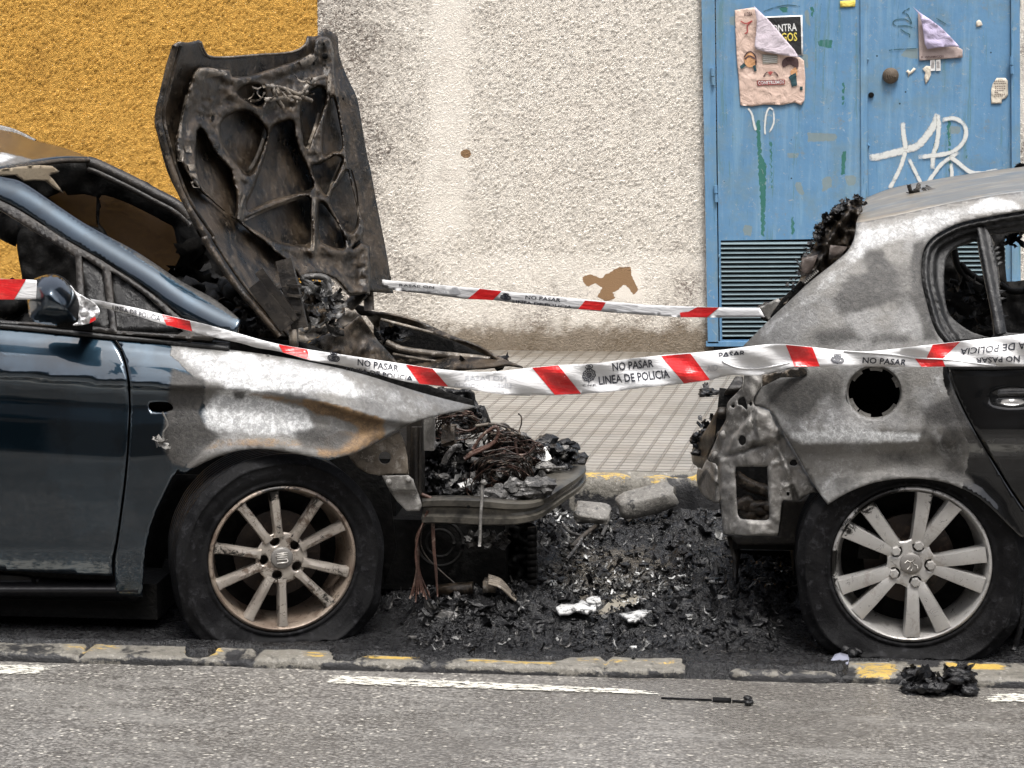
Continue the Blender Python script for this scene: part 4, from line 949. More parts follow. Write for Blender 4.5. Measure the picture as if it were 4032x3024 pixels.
# door window frame (thin black strip below the pillar), quarter light frame
fo = sp(fr('Z1', [(-500, 440), (0, 645), (200, 755), (400, 885), (650, 1028), (700, 1060), (900, 1190), (1050, 1300), (1180, 1410), (1300, 1470), (1420, 1530)]), 4)+fr('Z1', [(1370, 1555), (740, 1515), (715, 1512), (450, 1478), (-500, 1420)])
h1 = fr('Z1', [(-450, 530), (0, 705), (200, 830), (400, 950), (492, 1010), (500, 1200), (500, 1440), (470, 1452), (0, 1430), (-450, 1405)])
h2 = fr('Z1', [(530, 1005), (655, 1085), (672, 1100), (690, 1250), (720, 1480), (560, 1462), (545, 1200)])
h3 = fr('Z1', [(722, 1105), (880, 1210), (1020, 1320), (1130, 1430), (1200, 1500), (1160, 1520), (760, 1495), (740, 1300)])
panel('window_frame', fo, lambda x, y: yg(x, y)+.012, M_sheet2, car, holes=[h1, h2, h3], res=13, solid=.02)
gq = panel('quarter_glass', fr('Z1', [(525, 995), (660, 1080), (735, 1500), (540, 1470)]), lambda x, y: yg(x, y)+.028, M_gblk, car, res=30, solid=.004)
gq2 = panel('quarter_glass', fr('Z1', [(715, 1095), (900, 1215), (1200, 1505), (740, 1500)]), lambda x, y: yg(x, y)+.030, M_gblk, car, res=30, solid=.004)
# roof
hdr = np.array([(*fr('Z1', [p])[0], d) for p, d in (((575, 378), 1.43), ((400, 380), 1.25), ((200, 408), 1.0), ((0, 448), .72), ((-300, 520), .4), ((-560, 640), .27))])
fe = np.array([(*fr('Z1', [p])[0], d) for p, d in (((575, 377), 1.44), ((400, 312), 1.46), ((225, 262), 1.46), ((110, 205), 1.46), ((0, 172), 1.46), ((-500, 60), 1.46))])
mid = fe
H = np.array(sp(hdr, 6)); Fe = np.array(sp(fe, 6))
G = np.zeros((len(H), 13, 3))
for j in range(13):
    t = j/12; q = H+(Fe-H)*np.array([t, t, t])
    G[:, j] = P(q[:, 0], q[:, 1], q[:, 2])
    G[:, j, 2] += .035*math.sin(math.pi*t)*np.linspace(0, 1, len(H))**.5*0
gp = proj(G.reshape(-1, 3))
roofa = {'bare': zf(gp[:, 0])+.75*mask(gp[:, 0], gp[:, 1], fr('Z1', [(-600, 340), (0, 345), (130, 370), (230, 400), (0, 450), (-600, 520)]), 12), 'ash': .8*mask(gp[:, 0], gp[:, 1], fr('Z1', [(-600, 350), (0, 350), (100, 380), (0, 420), (-600, 500)]), 14), 'rust': zf(gp[:, 0]), 'soot': zf(gp[:, 0])}
gridmesh('roof', G, M_blu, car, attrs=roofa, solid=.01)
b = Buf(); b.tube([P(p[0], p[1]+4, p[2]) for p in sp(hdr, 5)], .010, 8); b.tube([P(p[0]+2, p[1]-1, p[2]+.02) for p in sp(mid[:3], 5)], .005, 8); b.build('roof_trim', M_sheet, car)
b = Buf(); b.tube([P(p[0], p[1]+2, p[2]-.01) for p in sp(mid[2:], 5)], .012, 8); b.build('roof_rail', M_galv, car)
panel('torn_glass_film', fr('Z1', [(-60, 455), (130, 425), (260, 415), (340, 420), (388, 455), (380, 465), (320, 480), (350, 510), (385, 555), (416, 598), (360, 570), (300, 520), (230, 515), (160, 520), (100, 480), (-60, 490)]), lambda x, y: .55+.0012*np.asarray(x), gritty('scorched_film', (.22, .17, .11), (.42, .36, .27), 18, .4, .4), car, res=10, solid=.002)
# far cabin side, seen through the empty windscreen: pillars, brown smoked windows
cab = sp(fr('Z1', [(-700, 430), (0, 440), (200, 430), (400, 392), (570, 384), (640, 395), (700, 425), (850, 490), (1000, 570), (1150, 650), (1240, 740), (1330, 870), (1450, 1040), (1600, 1250), (1659, 1350)]), 3)+fr('Z1', [(1659, 1650), (-700, 1600)])
hb1 = fr('Z1', [(310, 620), (420, 580), (440, 612), (560, 605), (630, 625), (628, 720), (645, 832), (500, 800), (380, 700)])
hb2 = sp(fr('Z1', [(650, 612), (800, 650), (950, 720), (1080, 790), (1130, 822), (1150, 900), (1185, 1010), (1205, 1120), (1200, 1165), (1000, 1100), (800, 1000), (660, 840), (652, 720)]), 3, True)
hb3 = fr('Z1', [(-690, 640), (-20, 740), (85, 770), (110, 850), (130, 920), (120, 960), (145, 1060), (150, 1200), (160, 1300), (168, 1440), (-690, 1400)])
def ycab(x, y): return 1.52+.05*(fbm(np.asarray(x)/60, np.asarray(y)/60, 3, 3)-.5)
fcab = panel('far_cabin_side', cab, ycab, M_int, car, holes=[hb1, hb2, hb3], res=22, solid=.02)
panel('smoked_window', fr('Z1', [(290, 540), (430, 545), (640, 570), (800, 600), (960, 670), (1160, 780), (1260, 1200), (1000, 1180), (600, 930), (290, 760)]), 1.58, M_smoke, car, res=60, solid=0)
b = Buf(); q = np.array(sp(fr('Z1', [(575, 380), (640, 400), (850, 500), (1000, 580), (1150, 660), (1245, 745)]), 5))
b.tube(P(q[:, 0], q[:, 1]+10, np.full(len(q), 1.47)), .022, 8); b.tube(P(q[:, 0], q[:, 1]+38, np.full(len(q), 1.46)), .012, 8); b.build('far_windscreen_pillar', M_sheet2, car)
# interior: seats, dashboard lumps, hanging strap
b = Buf(); rs = np.random.RandomState(8)
for k in range(46):
    x = rs.uniform(-40, 420); y = rs.uniform(1180, 1285); b.rock(P(x, y, rs.uniform(.4, 1.2)), rs.uniform(.03, .09), rs, 0, .8)
for k in range(60):
    x = rs.uniform(640, 1000); y = rs.uniform(1090, 1300); b.rock(P(x, y+(x-640)*.12, rs.uniform(.45, 1.3)), rs.uniform(.02, .07), rs, 0, .7)
for k in range(40):
    x = rs.uniform(740, 960); b.flake(P(x, 980+(x-740)*.9+rs.uniform(0, 160), rs.uniform(.9, 1.4)), rs.uniform(.02, .07), rs)
b.build('burnt_dashboard', M_int, car)
b = Buf(); b.rock(P(*fr('Z1', [(45, 830)])[0], .9), .045, rs, 0, 1.3); b.tube([P(*p, .9) for p in fr('Z1', [(10, 760), (20, 800), (45, 840), (50, 890)])], .02, 8); b.build('hanging_strap', M_int, car)
panel('seat_back', sp(fr('Z1', [(110, 950), (125, 850), (180, 800), (300, 850), (420, 930), (490, 1020), (500, 1460), (150, 1460), (150, 1200)]), 3, True), lambda x, y: .7+.05*fbm(np.asarray(x)/40, np.asarray(y)/40, 2, 4), M_int, car, res=20, solid=.1)
# ---- bonnet, standing open, seen from its underside
Lp = fr('Z2', [(140, 300), (60, 600), (30, 770), (90, 1010), (190, 1290), (330, 1540)])+fr('M', [(440, 520), (500, 610), (560, 680), (600, 725)])
Rp = fr('Z2', [(1210, 235), (1250, 450), (1330, 620), (1370, 820), (1430, 1130), (1490, 1450), (1535, 1659)])+fr('M', [(850, 635)])
Ly = [p[1] for p in Lp]; Lx = [p[0] for p in Lp]; Ry = [p[1] for p in Rp]; Rx = [p[0] for p in Rp]
def ub(x, y): l = np.interp(y, Ly, Lx); r = np.interp(y, Ry, Rx); return (x-l)/(r-l)
def yb(x, y): u = ub(x, y); return .14+1.30*np.clip(u, -.05, 1.05)+.10*np.sin(np.clip(u, 0, 1)*math.pi)
skin = sp(fr('Z2', [(140, 300), (180, 275), (240, 277), (310, 262)]), 3)+sp(fr('Z2', [(318, 275), (335, 330), (375, 368), (500, 372), (700, 355), (860, 345), (950, 325), (1000, 290), (1018, 235)]), 3)+sp(fr('Z2', [(1050, 238), (1090, 230), (1125, 192), (1165, 205), (1208, 235)]), 3)+\
    sp(fr('Z2', [(1212, 250), (1220, 350), (1250, 450), (1290, 540), (1330, 620), (1350, 700), (1370, 820), (1400, 1000), (1430, 1130), (1460, 1300), (1490, 1450), (1520, 1600)]), 3)+fr('M', [(850, 634), (800, 630)])+\
    sp(fr('M', [(796, 615), (760, 612), (728, 590), (700, 562), (662, 550), (640, 560), (650, 640), (640, 710), (600, 726)]), 3)+sp(fr('M', [(560, 680), (500, 610), (440, 520), (400, 440), (365, 370)])+fr('Z2', [(45, 880), (25, 770), (60, 600), (100, 430)]), 3)
M_hood = sooty('scorched_bonnet_skin', (.006, .005, .004), (.042, .030, .019), (.09, .072, .054), (.22, .45))
bon = panel('bonnet', skin, lambda x, y: yb(x, y)+.02*sst(ub(x, y), .1, .0)+.02*(fbm(np.asarray(x)/45, np.asarray(y)/60, 2, 3)-.5), M_hood, car, res=13, solid=.006)
inner = sp(fr('Z2', [(262, 490), (285, 455), (330, 435), (480, 452), (505, 455)]), 3)+sp(fr('Z2', [(520, 500), (640, 490), (780, 445), (920, 400), (1045, 345)]), 3)+sp(fr('Z2', [(1060, 260), (1110, 235), (1160, 255), (1185, 330), (1190, 450), (1210, 600), (1245, 800), (1260, 950), (1300, 1150), (1345, 1350), (1385, 1490), (1360, 1570), (1310, 1620)]), 3)+\
    fr('Q3', [(1050, 0), (1180, 60), (1190, 300), (1200, 520), (1180, 700), (990, 715), (930, 720)])+sp(fr('Q3', [(880, 690), (820, 620), (740, 530), (640, 480), (560, 450), (420, 440), (260, 490)]), 3)+sp(fr('Z2', [(860, 1700), (800, 1659), (740, 1600), (640, 1520), (560, 1450), (430, 1340), (300, 1240), (200, 1100), (150, 960), (175, 780), (230, 580)]), 4)
hs2 = [sp(fr('Z2', p), 3, True) for p in (
    [(455, 800), (500, 755), (580, 728), (650, 750), (700, 800), (738, 850), (740, 900), (700, 1020), (655, 1120), (620, 1135), (590, 1110), (530, 1040), (470, 960), (448, 870)],
    [(975, 760), (990, 650), (1060, 580), (1110, 580), (1130, 640), (1100, 740), (1050, 860), (1010, 960), (990, 880)],
    [(1272, 1120), (1300, 1200), (1335, 1330), (1335, 1440), (1305, 1515), (1255, 1495), (1190, 1390), (1165, 1300), (1215, 1200)],
    [(780, 840), (850, 800), (910, 800), (925, 900), (960, 1010), (1010, 1110), (1040, 1220), (930, 1265), (760, 1310), (640, 1370), (620, 1330), (660, 1240), (700, 1130), (755, 960)],
    [(600, 1450), (700, 1400), (850, 1340), (1015, 1290), (1025, 1400), (1030, 1580), (900, 1590), (800, 1570), (700, 1520)],
    [(1045, 1090), (1110, 1070), (1190, 1020), (1235, 1040), (1215, 1110), (1150, 1230), (1130, 1270), (1085, 1200)],
    [(300, 860), (340, 880), (400, 1000), (500, 1110), (520, 1200), (545, 1270), (535, 1420), (440, 1340), (330, 1220), (290, 1060)],
    [(1100, 1330), (1150, 1380), (1215, 1470), (1245, 1560), (1240, 1620), (1140, 1600), (1095, 1560), (1085, 1430)],
    [(1150, 700), (1180, 640), (1215, 780), (1240, 960), (1180, 990), (1120, 1010), (1120, 850)], [(560, 600), (620, 560), (700, 570), (730, 640), (690, 690), (600, 640)])]
def yin(x, y):
    d = np.full(np.shape(x), 1e9)
    for h in hs2: d = np.minimum(d, dseg(x, y, h, True))
    d = np.minimum(d, dseg(x, y, inner, True)*1.2)
    rib = dseg(x, y, fr('Z2', [(600, 1470), (800, 1370), (1040, 1285)])); rib2 = dseg(x, y, fr('Z2', [(1050, 1300), (1045, 1650)])); rib3 = dseg(x, y, fr('Z2', [(565, 1265), (560, 1440)]))
    r = np.maximum(np.exp(-(rib/12)**2), np.maximum(np.exp(-(rib2/13)**2), np.exp(-(rib3/12)**2)))
    return yb(x, y)-.028-.075*sst(d, 0, 11)+.03*sst(d, 24, 60)-.05*r-.035*(fbm(np.asarray(x)/22, np.asarray(y)/22, 6, 4)-.5)
inn = panel('inner_frame', inner, yin, M_sheet, bon, holes=hs2, res=6.5, solid=.004)
# small bolt holes, light galvanised corner plates, crumpled latch
b = Buf()
for x, y, r1, r2 in ((1120, 285, 9, 11), (1128, 366, 20, 20), (1122, 503, 8, 8), (1152, 545, 6, 16), (1212, 650, 8, 20), (1245, 645, 6, 10), (1290, 1580, 8, 16), (422, 460, 14, 10), (395, 770, 12, 18), (1055, 415, 8, 12)):
    decal(b, ellipse(*fr('Z2', [(x, y)])[0], r1*.6, r2*.6, 14), yin, .012, 0, 8)
b.build('bolt_holes', M_dark, inn)
b = Buf(); rs = np.random.RandomState(5)
decal(b, fr('Z2', [(270, 500), (300, 450), (345, 440), (480, 460), (490, 490), (400, 500), (300, 525)]), yin, .010, 0, 8); decal(b, fr('Z2', [(960, 400), (1035, 350), (1075, 375), (1040, 420), (980, 440)]), yin, .010, 0, 8)
decal(b, fr('Z2', [(155, 960), (205, 985), (200, 1060), (165, 1050)]), yin, .010, 0, 8)
for yy in (950, 1070, 1130, 1180): decal(b, fr('Z2', [(205+(yy-950)*.18, yy), (250+(yy-950)*.2, yy+5), (262+(yy-950)*.2, yy+48), (220+(yy-950)*.2, yy+44)]), yin, .012, 0, 8)
for pts, w2 in (([(1090, 740), (1060, 840), (1010, 970)], 10), ([(1300, 1110), (1335, 1250), (1345, 1420)], 6), ([(620, 1130), (680, 1030), (728, 905)], 12), ([(1235, 1050), (1190, 1150), (1145, 1280)], 8), ([(180, 900), (190, 780), (225, 620)], 9), ([(1160, 480), (1150, 620), (1130, 700)], 13), ([(1055, 1285), (1050, 1450), (1046, 1640)], 12), ([(600, 1275), (575, 1350), (565, 1430)], 8), ([(600, 1440), (800, 1350), (1000, 1280)], 7)):
    strokes(b, sp(fr('Z2', pts), 6), w2*1.1, yin, .014)  # highlights of the ribs painted on as lighter strips
b.build('plates_and_rib_highlights', M_brown, inn)
b = Buf()
for k in range(12): x = rs.uniform(600, 1040); y = 610+rs.uniform(-90, 70)-(x-600)*.08; b.flake(P(*fr('Z2', [(x, y)])[0], float(yin(np.array([600+x*.6028]), np.array([y*.6028]))[0])-.07-.05*rs.rand()), rs.uniform(.012, .03), rs, asp=.18)
for pts in ([(730, 560), (860, 580), (1040, 660)], [(740, 650), (850, 640), (1010, 600)], [(860, 590), (940, 640), (1035, 655)], [(780, 540), (800, 620), (850, 700)], [(980, 610), (1040, 530), (1120, 500)]):
    q = np.array(sp(fr('Z2', pts), 5)); b.tube(P(q[:, 0], q[:, 1], yin(q[:, 0], q[:, 1])-.06), .008, 6)
b.build('latch', M_brown, bon)
b = Buf()  # folded edge of the skin along its near side, lighter tubes painting its highlight
for off, r_ in ((6, .010), (26, .006)):
    q = np.array(sp([(x+off*(1+.6*(i > 4)), y) for i, (x, y) in enumerate(zip(Lx, Ly))], 5)); b.tube(P(q[:, 0], q[:, 1], yb(q[:, 0], q[:, 1])-.02), r_, 8)
q = np.array(sp(fr('Z2', [(45, 790), (40, 760), (66, 600), (110, 430), (146, 305), (182, 280)]), 5)); b.tube(P(q[:, 0], q[:, 1], yb(q[:, 0], q[:, 1])-.012), .004, 6, 1)
q = np.array(sp(fr('Z2', [(318, 275), (337, 330), (377, 370), (500, 374), (700, 358), (860, 348), (950, 328), (1000, 293)]), 5)); b.tube(P(q[:, 0], q[:, 1], yb(q[:, 0], q[:, 1])-.012), .004, 6, 1)
b.build(['folded_edge', 'edge_highlight'], [M_sheet, M_brown], bon)
# near hinge arms, far strut, prop
b = Buf()
b.bar(P(*fr('Q3', [(60, 240)])[0], .2), P(*fr('Q3', [(270, 1130)])[0], .18), .05, .02, (0, 1, 0)); b.bar(P(*fr('Q3', [(-260, 380)])[0], .16), P(*fr('Q3', [(200, 1040)])[0], .16), .03, .02, (0, 1, 0))
b.bar(P(*fr('Q3', [(-320, 560)])[0], .15), P(*fr('Q3', [(110, 1120)])[0], .15), .045, .02, (0, 1, 0))
for y in (570, 700, 910): b.bar(P(*fr('Q3', [(100, y)])[0], .17), P(*fr('Q3', [(290, y+20)])[0], .17), .008, .012, (0, 1, 0))
b.build('hinge', M_sheet2, car, smooth=False)
b = Buf(); b.tube([P(*p, 1.35) for p in fr('Q3', [(1160, 640), (1175, 900)])], .019, 10); b.tube([P(*p, 1.2) for p in fr('Q3', [(1100, 660), (900, 850)])], .022, 8)
b.build('bonnet_strut', M_sheet, car)
b = Buf(); wbox(b, 1138, 1166, 1298, 1370, .16, .2); b.build('hinge_bracket', M_brown, car)
# ---- cowl and engine bay
cow = sp(fr('M', [(500, 640), (560, 600), (620, 600), (680, 625), (720, 640), (745, 672), (700, 700), (655, 735)]), 3)+fr('M', [(600, 745), (540, 730), (470, 700), (430, 660)])
def ycow(x, y): return .55+.5*(fbm(np.asarray(x)/70, np.asarray(y)/50, 21, 5, .6)-.5)+.0006*(1300-np.asarray(y))
panel('scuttle', cow, ycow, M_sheet, car, res=8, solid=.004, smooth=True)
b = Buf(); rs = np.random.RandomState(12)
for k in range(120):
    x = rs.uniform(960, 1340); y = rs.uniform(1120, 1320); b.flake(P(x, y, rs.uniform(.25, .6)), rs.uniform(.01, .035), rs, asp=.4)
for pts in ([(280, 470), (420, 560), (540, 640), (520, 660), (300, 520)], [(260, 600), (400, 640), (600, 760), (740, 930)], [(330, 470), (520, 460), (640, 520), (620, 700), (700, 860)]):
    b.tube([P(*p, .5) for p in sp(fr('Q3', pts), 4)], .012, 6)
b.build('scuttle_debris', sooty('scuttle_ash', (.012, .012, .011), (.05, .048, .045), (.22, .215, .205), (.25, .5)), car)
panel('strut_brace', fr('Q3', [(220, 1190), (640, 1090), (760, 1040), (900, 930), (1000, 925), (1050, 960), (940, 1050), (860, 1110), (560, 1220), (400, 1300), (350, 1350), (420, 1420), (330, 1400), (215, 1320)]), lambda x, y: .35+.0014*(np.asarray(x)-1160)+.015*np.sin((np.asarray(y))/9), M_brown, car, res=9, solid=.01)
panel('inner_wing', fr('Q3', [(350, 1360), (560, 1230), (860, 1120), (1000, 1000), (1060, 960), (1120, 1050), (1290, 1300), (1440, 1460), (1560, 1600), (1500, 1660), (900, 1560), (420, 1440)]), lambda x, y: .75+.12*(fbm(np.asarray(x)/60, np.asarray(y)/60, 9, 4)-.5)+.0012*(np.asarray(x)-1250), M_sheet, car, res=11, solid=.006)
panel('far_inner_panel', fr('Q3', [(640, 710), (880, 790), (1130, 860), (1150, 900), (1300, 930), (1200, 980), (1050, 970), (980, 880), (720, 850)]), 1.38, M_sheet2, car, res=14, solid=.01)
panel('inner_wing_rail', fr('Z4', [(-220, 470), (-100, 440), (150, 460), (380, 480), (620, 560), (900, 640), (1150, 740), (1330, 800), (1340, 860), (1000, 800), (600, 720), (200, 620), (-200, 580)]), lambda x, y: .22+.2*np.clip((np.asarray(x)-1250)/600, 0, 1), M_black, car, res=20, solid=.02)
# far wing
fwo = sp(fr('W6', [(440, 440), (520, 430), (640, 447), (850, 502), (1050, 582), (1250, 672), (1400, 742), (1580, 816)]), 4)+sp(fr('W6', [(1540, 812), (1460, 800), (1380, 815), (1250, 835), (1100, 850), (900, 845), (700, 830), (540, 780), (560, 640), (530, 560)]), 3)
cav = sp(fr('W6', [(545, 480), (620, 490), (800, 530), (980, 590), (1150, 660), (1300, 730), (1400, 768), (1280, 752), (1100, 742), (900, 712), (740, 690), (600, 620), (545, 560)]), 3, True)
fw = panel('far_wing', fwo, lambda x, y: 1.5-.0004*(np.asarray(x)-1500)-.03*np.sin((np.asarray(y)-1200)/18), M_sheet, car, holes=[cav], res=10, solid=.008)
b = Buf()
for pts, r_ in (([(550, 475), (800, 540), (1080, 620), (1380, 755)], .006), ([(590, 640), (700, 690), (900, 720), (1100, 740), (1460, 775)], .012), ([(640, 725), (900, 770), (1200, 800)], .006), ([(1070, 830), (1150, 790), (1250, 780)], .006)):
    b.tube([P(*p, 1.43) for p in sp(fr('W6', pts), 5)], r_, 8)
b.build('flange', M_brown, fw)
panel('wing_cavity', fr('W6', [(500, 450), (900, 520), (1450, 790), (900, 800), (500, 700)]), 1.62, M_black, fw, res=40, solid=.02)
b = Buf(); rs = np.random.RandomState(31)
for k in range(14): b.flake(P(*fr('W6', [(rs.uniform(580, 720), rs.uniform(560, 640))])[0], 1.48), .03, rs)
for k in range(10): b.flake(P(*fr('W6', [(rs.uniform(1150, 1480), rs.uniform(770, 830))])[0], 1.38), .025, rs)
b.build('wing_debris', M_char, fw)
# engine heap
eo = sp(fr('Q5', [(-120, 360), (100, 330), (300, 250), (480, 280), (500, 340), (540, 345), (580, 470), (700, 520), (860, 560), (900, 620), (1020, 600), (1120, 680), (1250, 660), (1400, 730), (1560, 740), (1610, 800), (1590, 880), (1530, 900), (1480, 1020), (1400, 1090), (1300, 1180), (1100, 1260), (600, 1300), (40, 1290), (-120, 1260)]), 3)
def ye(x, y):
    x = np.asarray(x, float); y = np.asarray(y, float)
    return .95-.0012*(y-1650)-.28*(np.abs(fbm(x/55, y/45, 44, 5, .6)-.5)*2)+.0002*(x-1900)+.25*mask(x, y, ellipse(*fr('Q5', [(570, 930)])[0], 62, 42), 25)
panel('engine_heap', eo, ye, M_char, car, res=7, solid=.004, smooth=True)
b = Buf(); rs = np.random.RandomState(77)
for k in range(260):
    u, v_ = rs.uniform(0, 1500), rs.uniform(420, 1250)
    px, py = fr('Q5', [(u, v_)])[0]
    if not inpoly(np.array([px]), np.array([py]), eo)[0]: continue
    Yk = float(ye(px, py))-rs.uniform(.0, .08)
    (b.rock if rs.rand() < .25 else b.flake)(P(px, py, Yk), rs.uniform(.008, .035), rs, int(rs.choice([0, 0, 0, 1, 1, 2], 1)[0]))
for px, py, s_ in ((385, 1140, .022), (275, 1090, .03), (1180, 790, .03)): b.flake(P(*fr('Q5', [(px, py)])[0], .5), s_, rs, 3, asp=.8)
for k in range(14): px, py = fr('Q5', [(rs.uniform(1150, 1600), rs.uniform(650, 880))])[0]; b.rock(P(px, py, .95), rs.uniform(.02, .05), rs, 0)
for k in range(22): px, py = fr('Q5', [(rs.uniform(640, 1250), rs.uniform(1160, 1300)-0)])[0]; b.rock(P(px, py-(px-1950)*.12, .33), rs.uniform(.02, .045), rs, 1)
b.build(['engine_debris', 'ashy_lumps', 'metal_scraps', 'white_flakes'], [M_char, M_ashy, M_galv, M_wp], car, smooth=False)
b = Buf()
for k in range(7):
    p0 = fr('Q5', [(125+k*20, 500)])[0]; p1 = fr('Q5', [(120+k*20, 700-6*k)])[0]; b.bar(P(*p0, .62), P(*p1, .6), .006, .05)
b.bar(P(*fr('Q5', [(110, 495)])[0], .62), P(*fr('Q5', [(265, 500)])[0], .62), .03, .012); b.bar(P(*fr('Q5', [(110, 690)])[0], .6), P(*fr('Q5', [(265, 670)])[0], .6), .03, .012)
b.build('radiator_fins', M_sheet, car, smooth=False)
b = Buf()
for pts, r_ in (([(130, 900), (180, 800), (260, 720), (330, 720)], .010), ([(30, 1010), (60, 1050), (40, 1130)], .006), ([(430, 860), (560, 870), (690, 830)], .011), ([(1180, 940), (1300, 945), (1460, 940)], .005), ([(1040, 850), (1130, 780), (1230, 755)], .010)):
    b.tube([P(*p, .5) for p in sp(fr('Q5', pts), 5)], r_, 8)
b.build('burnt_hoses', M_ashy, car)
# wiring loom
b = Buf(); rs = np.random.RandomState(3)
def loop(cx, cy, r0, r1, Y, n=1):
    for _ in range(n):
        a0 = rs.uniform(0, 6.28); a1 = a0+rs.uniform(1.5, 5.0); rx = rs.uniform(r0, r1); ry = rx*rs.uniform(.4, .8); tl = rs.uniform(-.6, .6)
        ccx = cx+rs.normal(0, r0*.35); ccy = cy+rs.normal(0, r0*.3); pts = []
        for i in range(14):
            a = a0+(a1-a0)*i/13; x = rx*math.cos(a); y = ry*math.sin(a)
            pts.append(P(ccx+x*math.cos(tl)-y*math.sin(tl)+rs.normal(0, 2.5), ccy+x*math.sin(tl)+y*math.cos(tl)+rs.normal(0, 2.5), Y+.06*math.sin(a+tl)+rs.uniform(-.01, .01)))
        b.tube(pts, rs.uniform(.0010, .0027), 5, int(rs.rand() < .5))
cx, cy = fr('Q5', [(800, 720)])[0]; loop(cx, cy, 30, 95, .5, 95)
cx, cy = fr('Q5', [(780, 1020)])[0]; loop(cx, cy, 40, 130, .42, 55)
cx, cy = fr('Q5', [(300, 480)])[0]; loop(cx, cy, 40, 120, .6, 28)
cx, cy = fr('Q5', [(1080, 800)])[0]; loop(cx, cy, 25, 60, .5, 40)
def wire(k, pts, Y, r, m=0): b.tube([P(*p, Y) for p in sp(fr(k, pts), 5)], r, 6, m)
wire('Q5', [(355, 845), (450, 770), (600, 710), (700, 640), (725, 560), (700, 500), (620, 540), (530, 620), (450, 740)], .42, .006)
wire('Q5', [(360, 850), (470, 790), (620, 720), (710, 650)], .41, .006)
wire('Q5', [(540, 480), (680, 470), (800, 500), (860, 560), (885, 640)], .5, .005, 1); wire('Q5', [(700, 480), (800, 470), (860, 530), (880, 600)], .52, .004, 1)
wire('Q5', [(905, 650), (920, 740), (940, 850)], .4, .005); wire('Q5', [(1140, 720), (1060, 800), (960, 880), (880, 960), (770, 1010)], .42, .005, 1); wire('Q5', [(1130, 700), (1050, 790), (950, 810)], .42, .005)
wire('Q5', [(940, 355), (975, 390), (975, 470), (950, 550), (948, 645)], .7, .0028, 1)
wire('Q5', [(480, 490), (560, 480), (620, 470)], .5, .006, 2); wire('Q5', [(270, 520), (400, 545), (500, 500)], .5, .004)
wire('Z6', [(265, 740), (330, 770), (370, 820), (340, 870), (300, 920)], .22, .006); wire('Z6', [(270, 745), (350, 790), (330, 860)], .23, .005)
for k in range(9):
    x = 225+k*3; wire('Z6', [(330+rs.uniform(-30, 30), 850), (240+rs.uniform(-10, 10), 1000), (x, 1120), (x+5, 1250), (190+k*18, 1400+rs.uniform(-20, 60))], .2+.01*k, .0028)
for k in range(3): wire('Z6', [(330+k*8, 900), (340+k*6, 1100), (355+k*5, 1250), (370, 1410)], .22, .0025)
wire('Z6', [(270, 950), (260, 1060), (300, 1150), (400, 1250), (480, 1320)], .25, .002, 1)
b.build(['copper_wires', 'black_wires', 'wire_strap'], [M_wire, M_wireb, M_brown], car)
# headlamp bracket stack under the wing tip
h_ = ellipse(*fr('Z4', [(850, 1110)])[0], 26, 26, 16)
bk = panel('lamp_bracket', fr('Z4', [(650, 1098), (760, 1050), (860, 1000), (930, 965), (955, 1020), (975, 1110), (978, 1202), (900, 1198), (820, 1206), (760, 1195), (700, 1160)]), lambda x, y: .16-.012*np.exp(-(np.hypot(np.asarray(x)-1515, np.asarray(y)-1803)/34)**2)+.01*fbm(np.asarray(x)/30, np.asarray(y)/30, 2), M_brown, car, holes=[h_], res=8, solid=.004)
bk2 = panel('lower_bracket', fr('Z4', [(835, 1208), (978, 1206), (1005, 1230), (1028, 1292), (1052, 1370), (1040, 1398), (970, 1400), (920, 1350), (880, 1295)]), lambda x, y: .12+.025*(np.asarray(y) > 1932), M_galv, car, res=9, solid=.006)
for px, py in fr('Z4', [(873, 1240), (980, 1228)]): b = Buf(); disc(b, px, py, .12, .010, .008, 10, .3); b.build('bolt', M_galv, bk2)
b = Buf(); wbox(b, 1600, 1664, 1645, 1990, .34, .40); wbox(b, 1668, 1708, 1640, 1775, .30, .34, 1); b.tube([P(*p, .3) for p in fr('Z6', [(222, 300), (225, 740)])], .012, 8); b.tube([P(*p, .3) for p in fr('Z6', [(255, 300), (250, 740)])], .008, 8)
b.build(['radiator_support', 'support_plate'], [M_sheet2, M_galv], car, smooth=False)
# dark slab standing behind the wing tip (far lamp housing)
panel('far_lamp_housing', fr('Q5', [(60, 70), (190, 80), (300, 95), (465, 125), (500, 330), (540, 340), (582, 470), (300, 520), (60, 400)]), lambda x, y: 1.2+.1*(fbm(np.asarray(x)/40, np.asarray(y)/40, 7, 4)-.5), M_char, car, res=9, solid=.03)
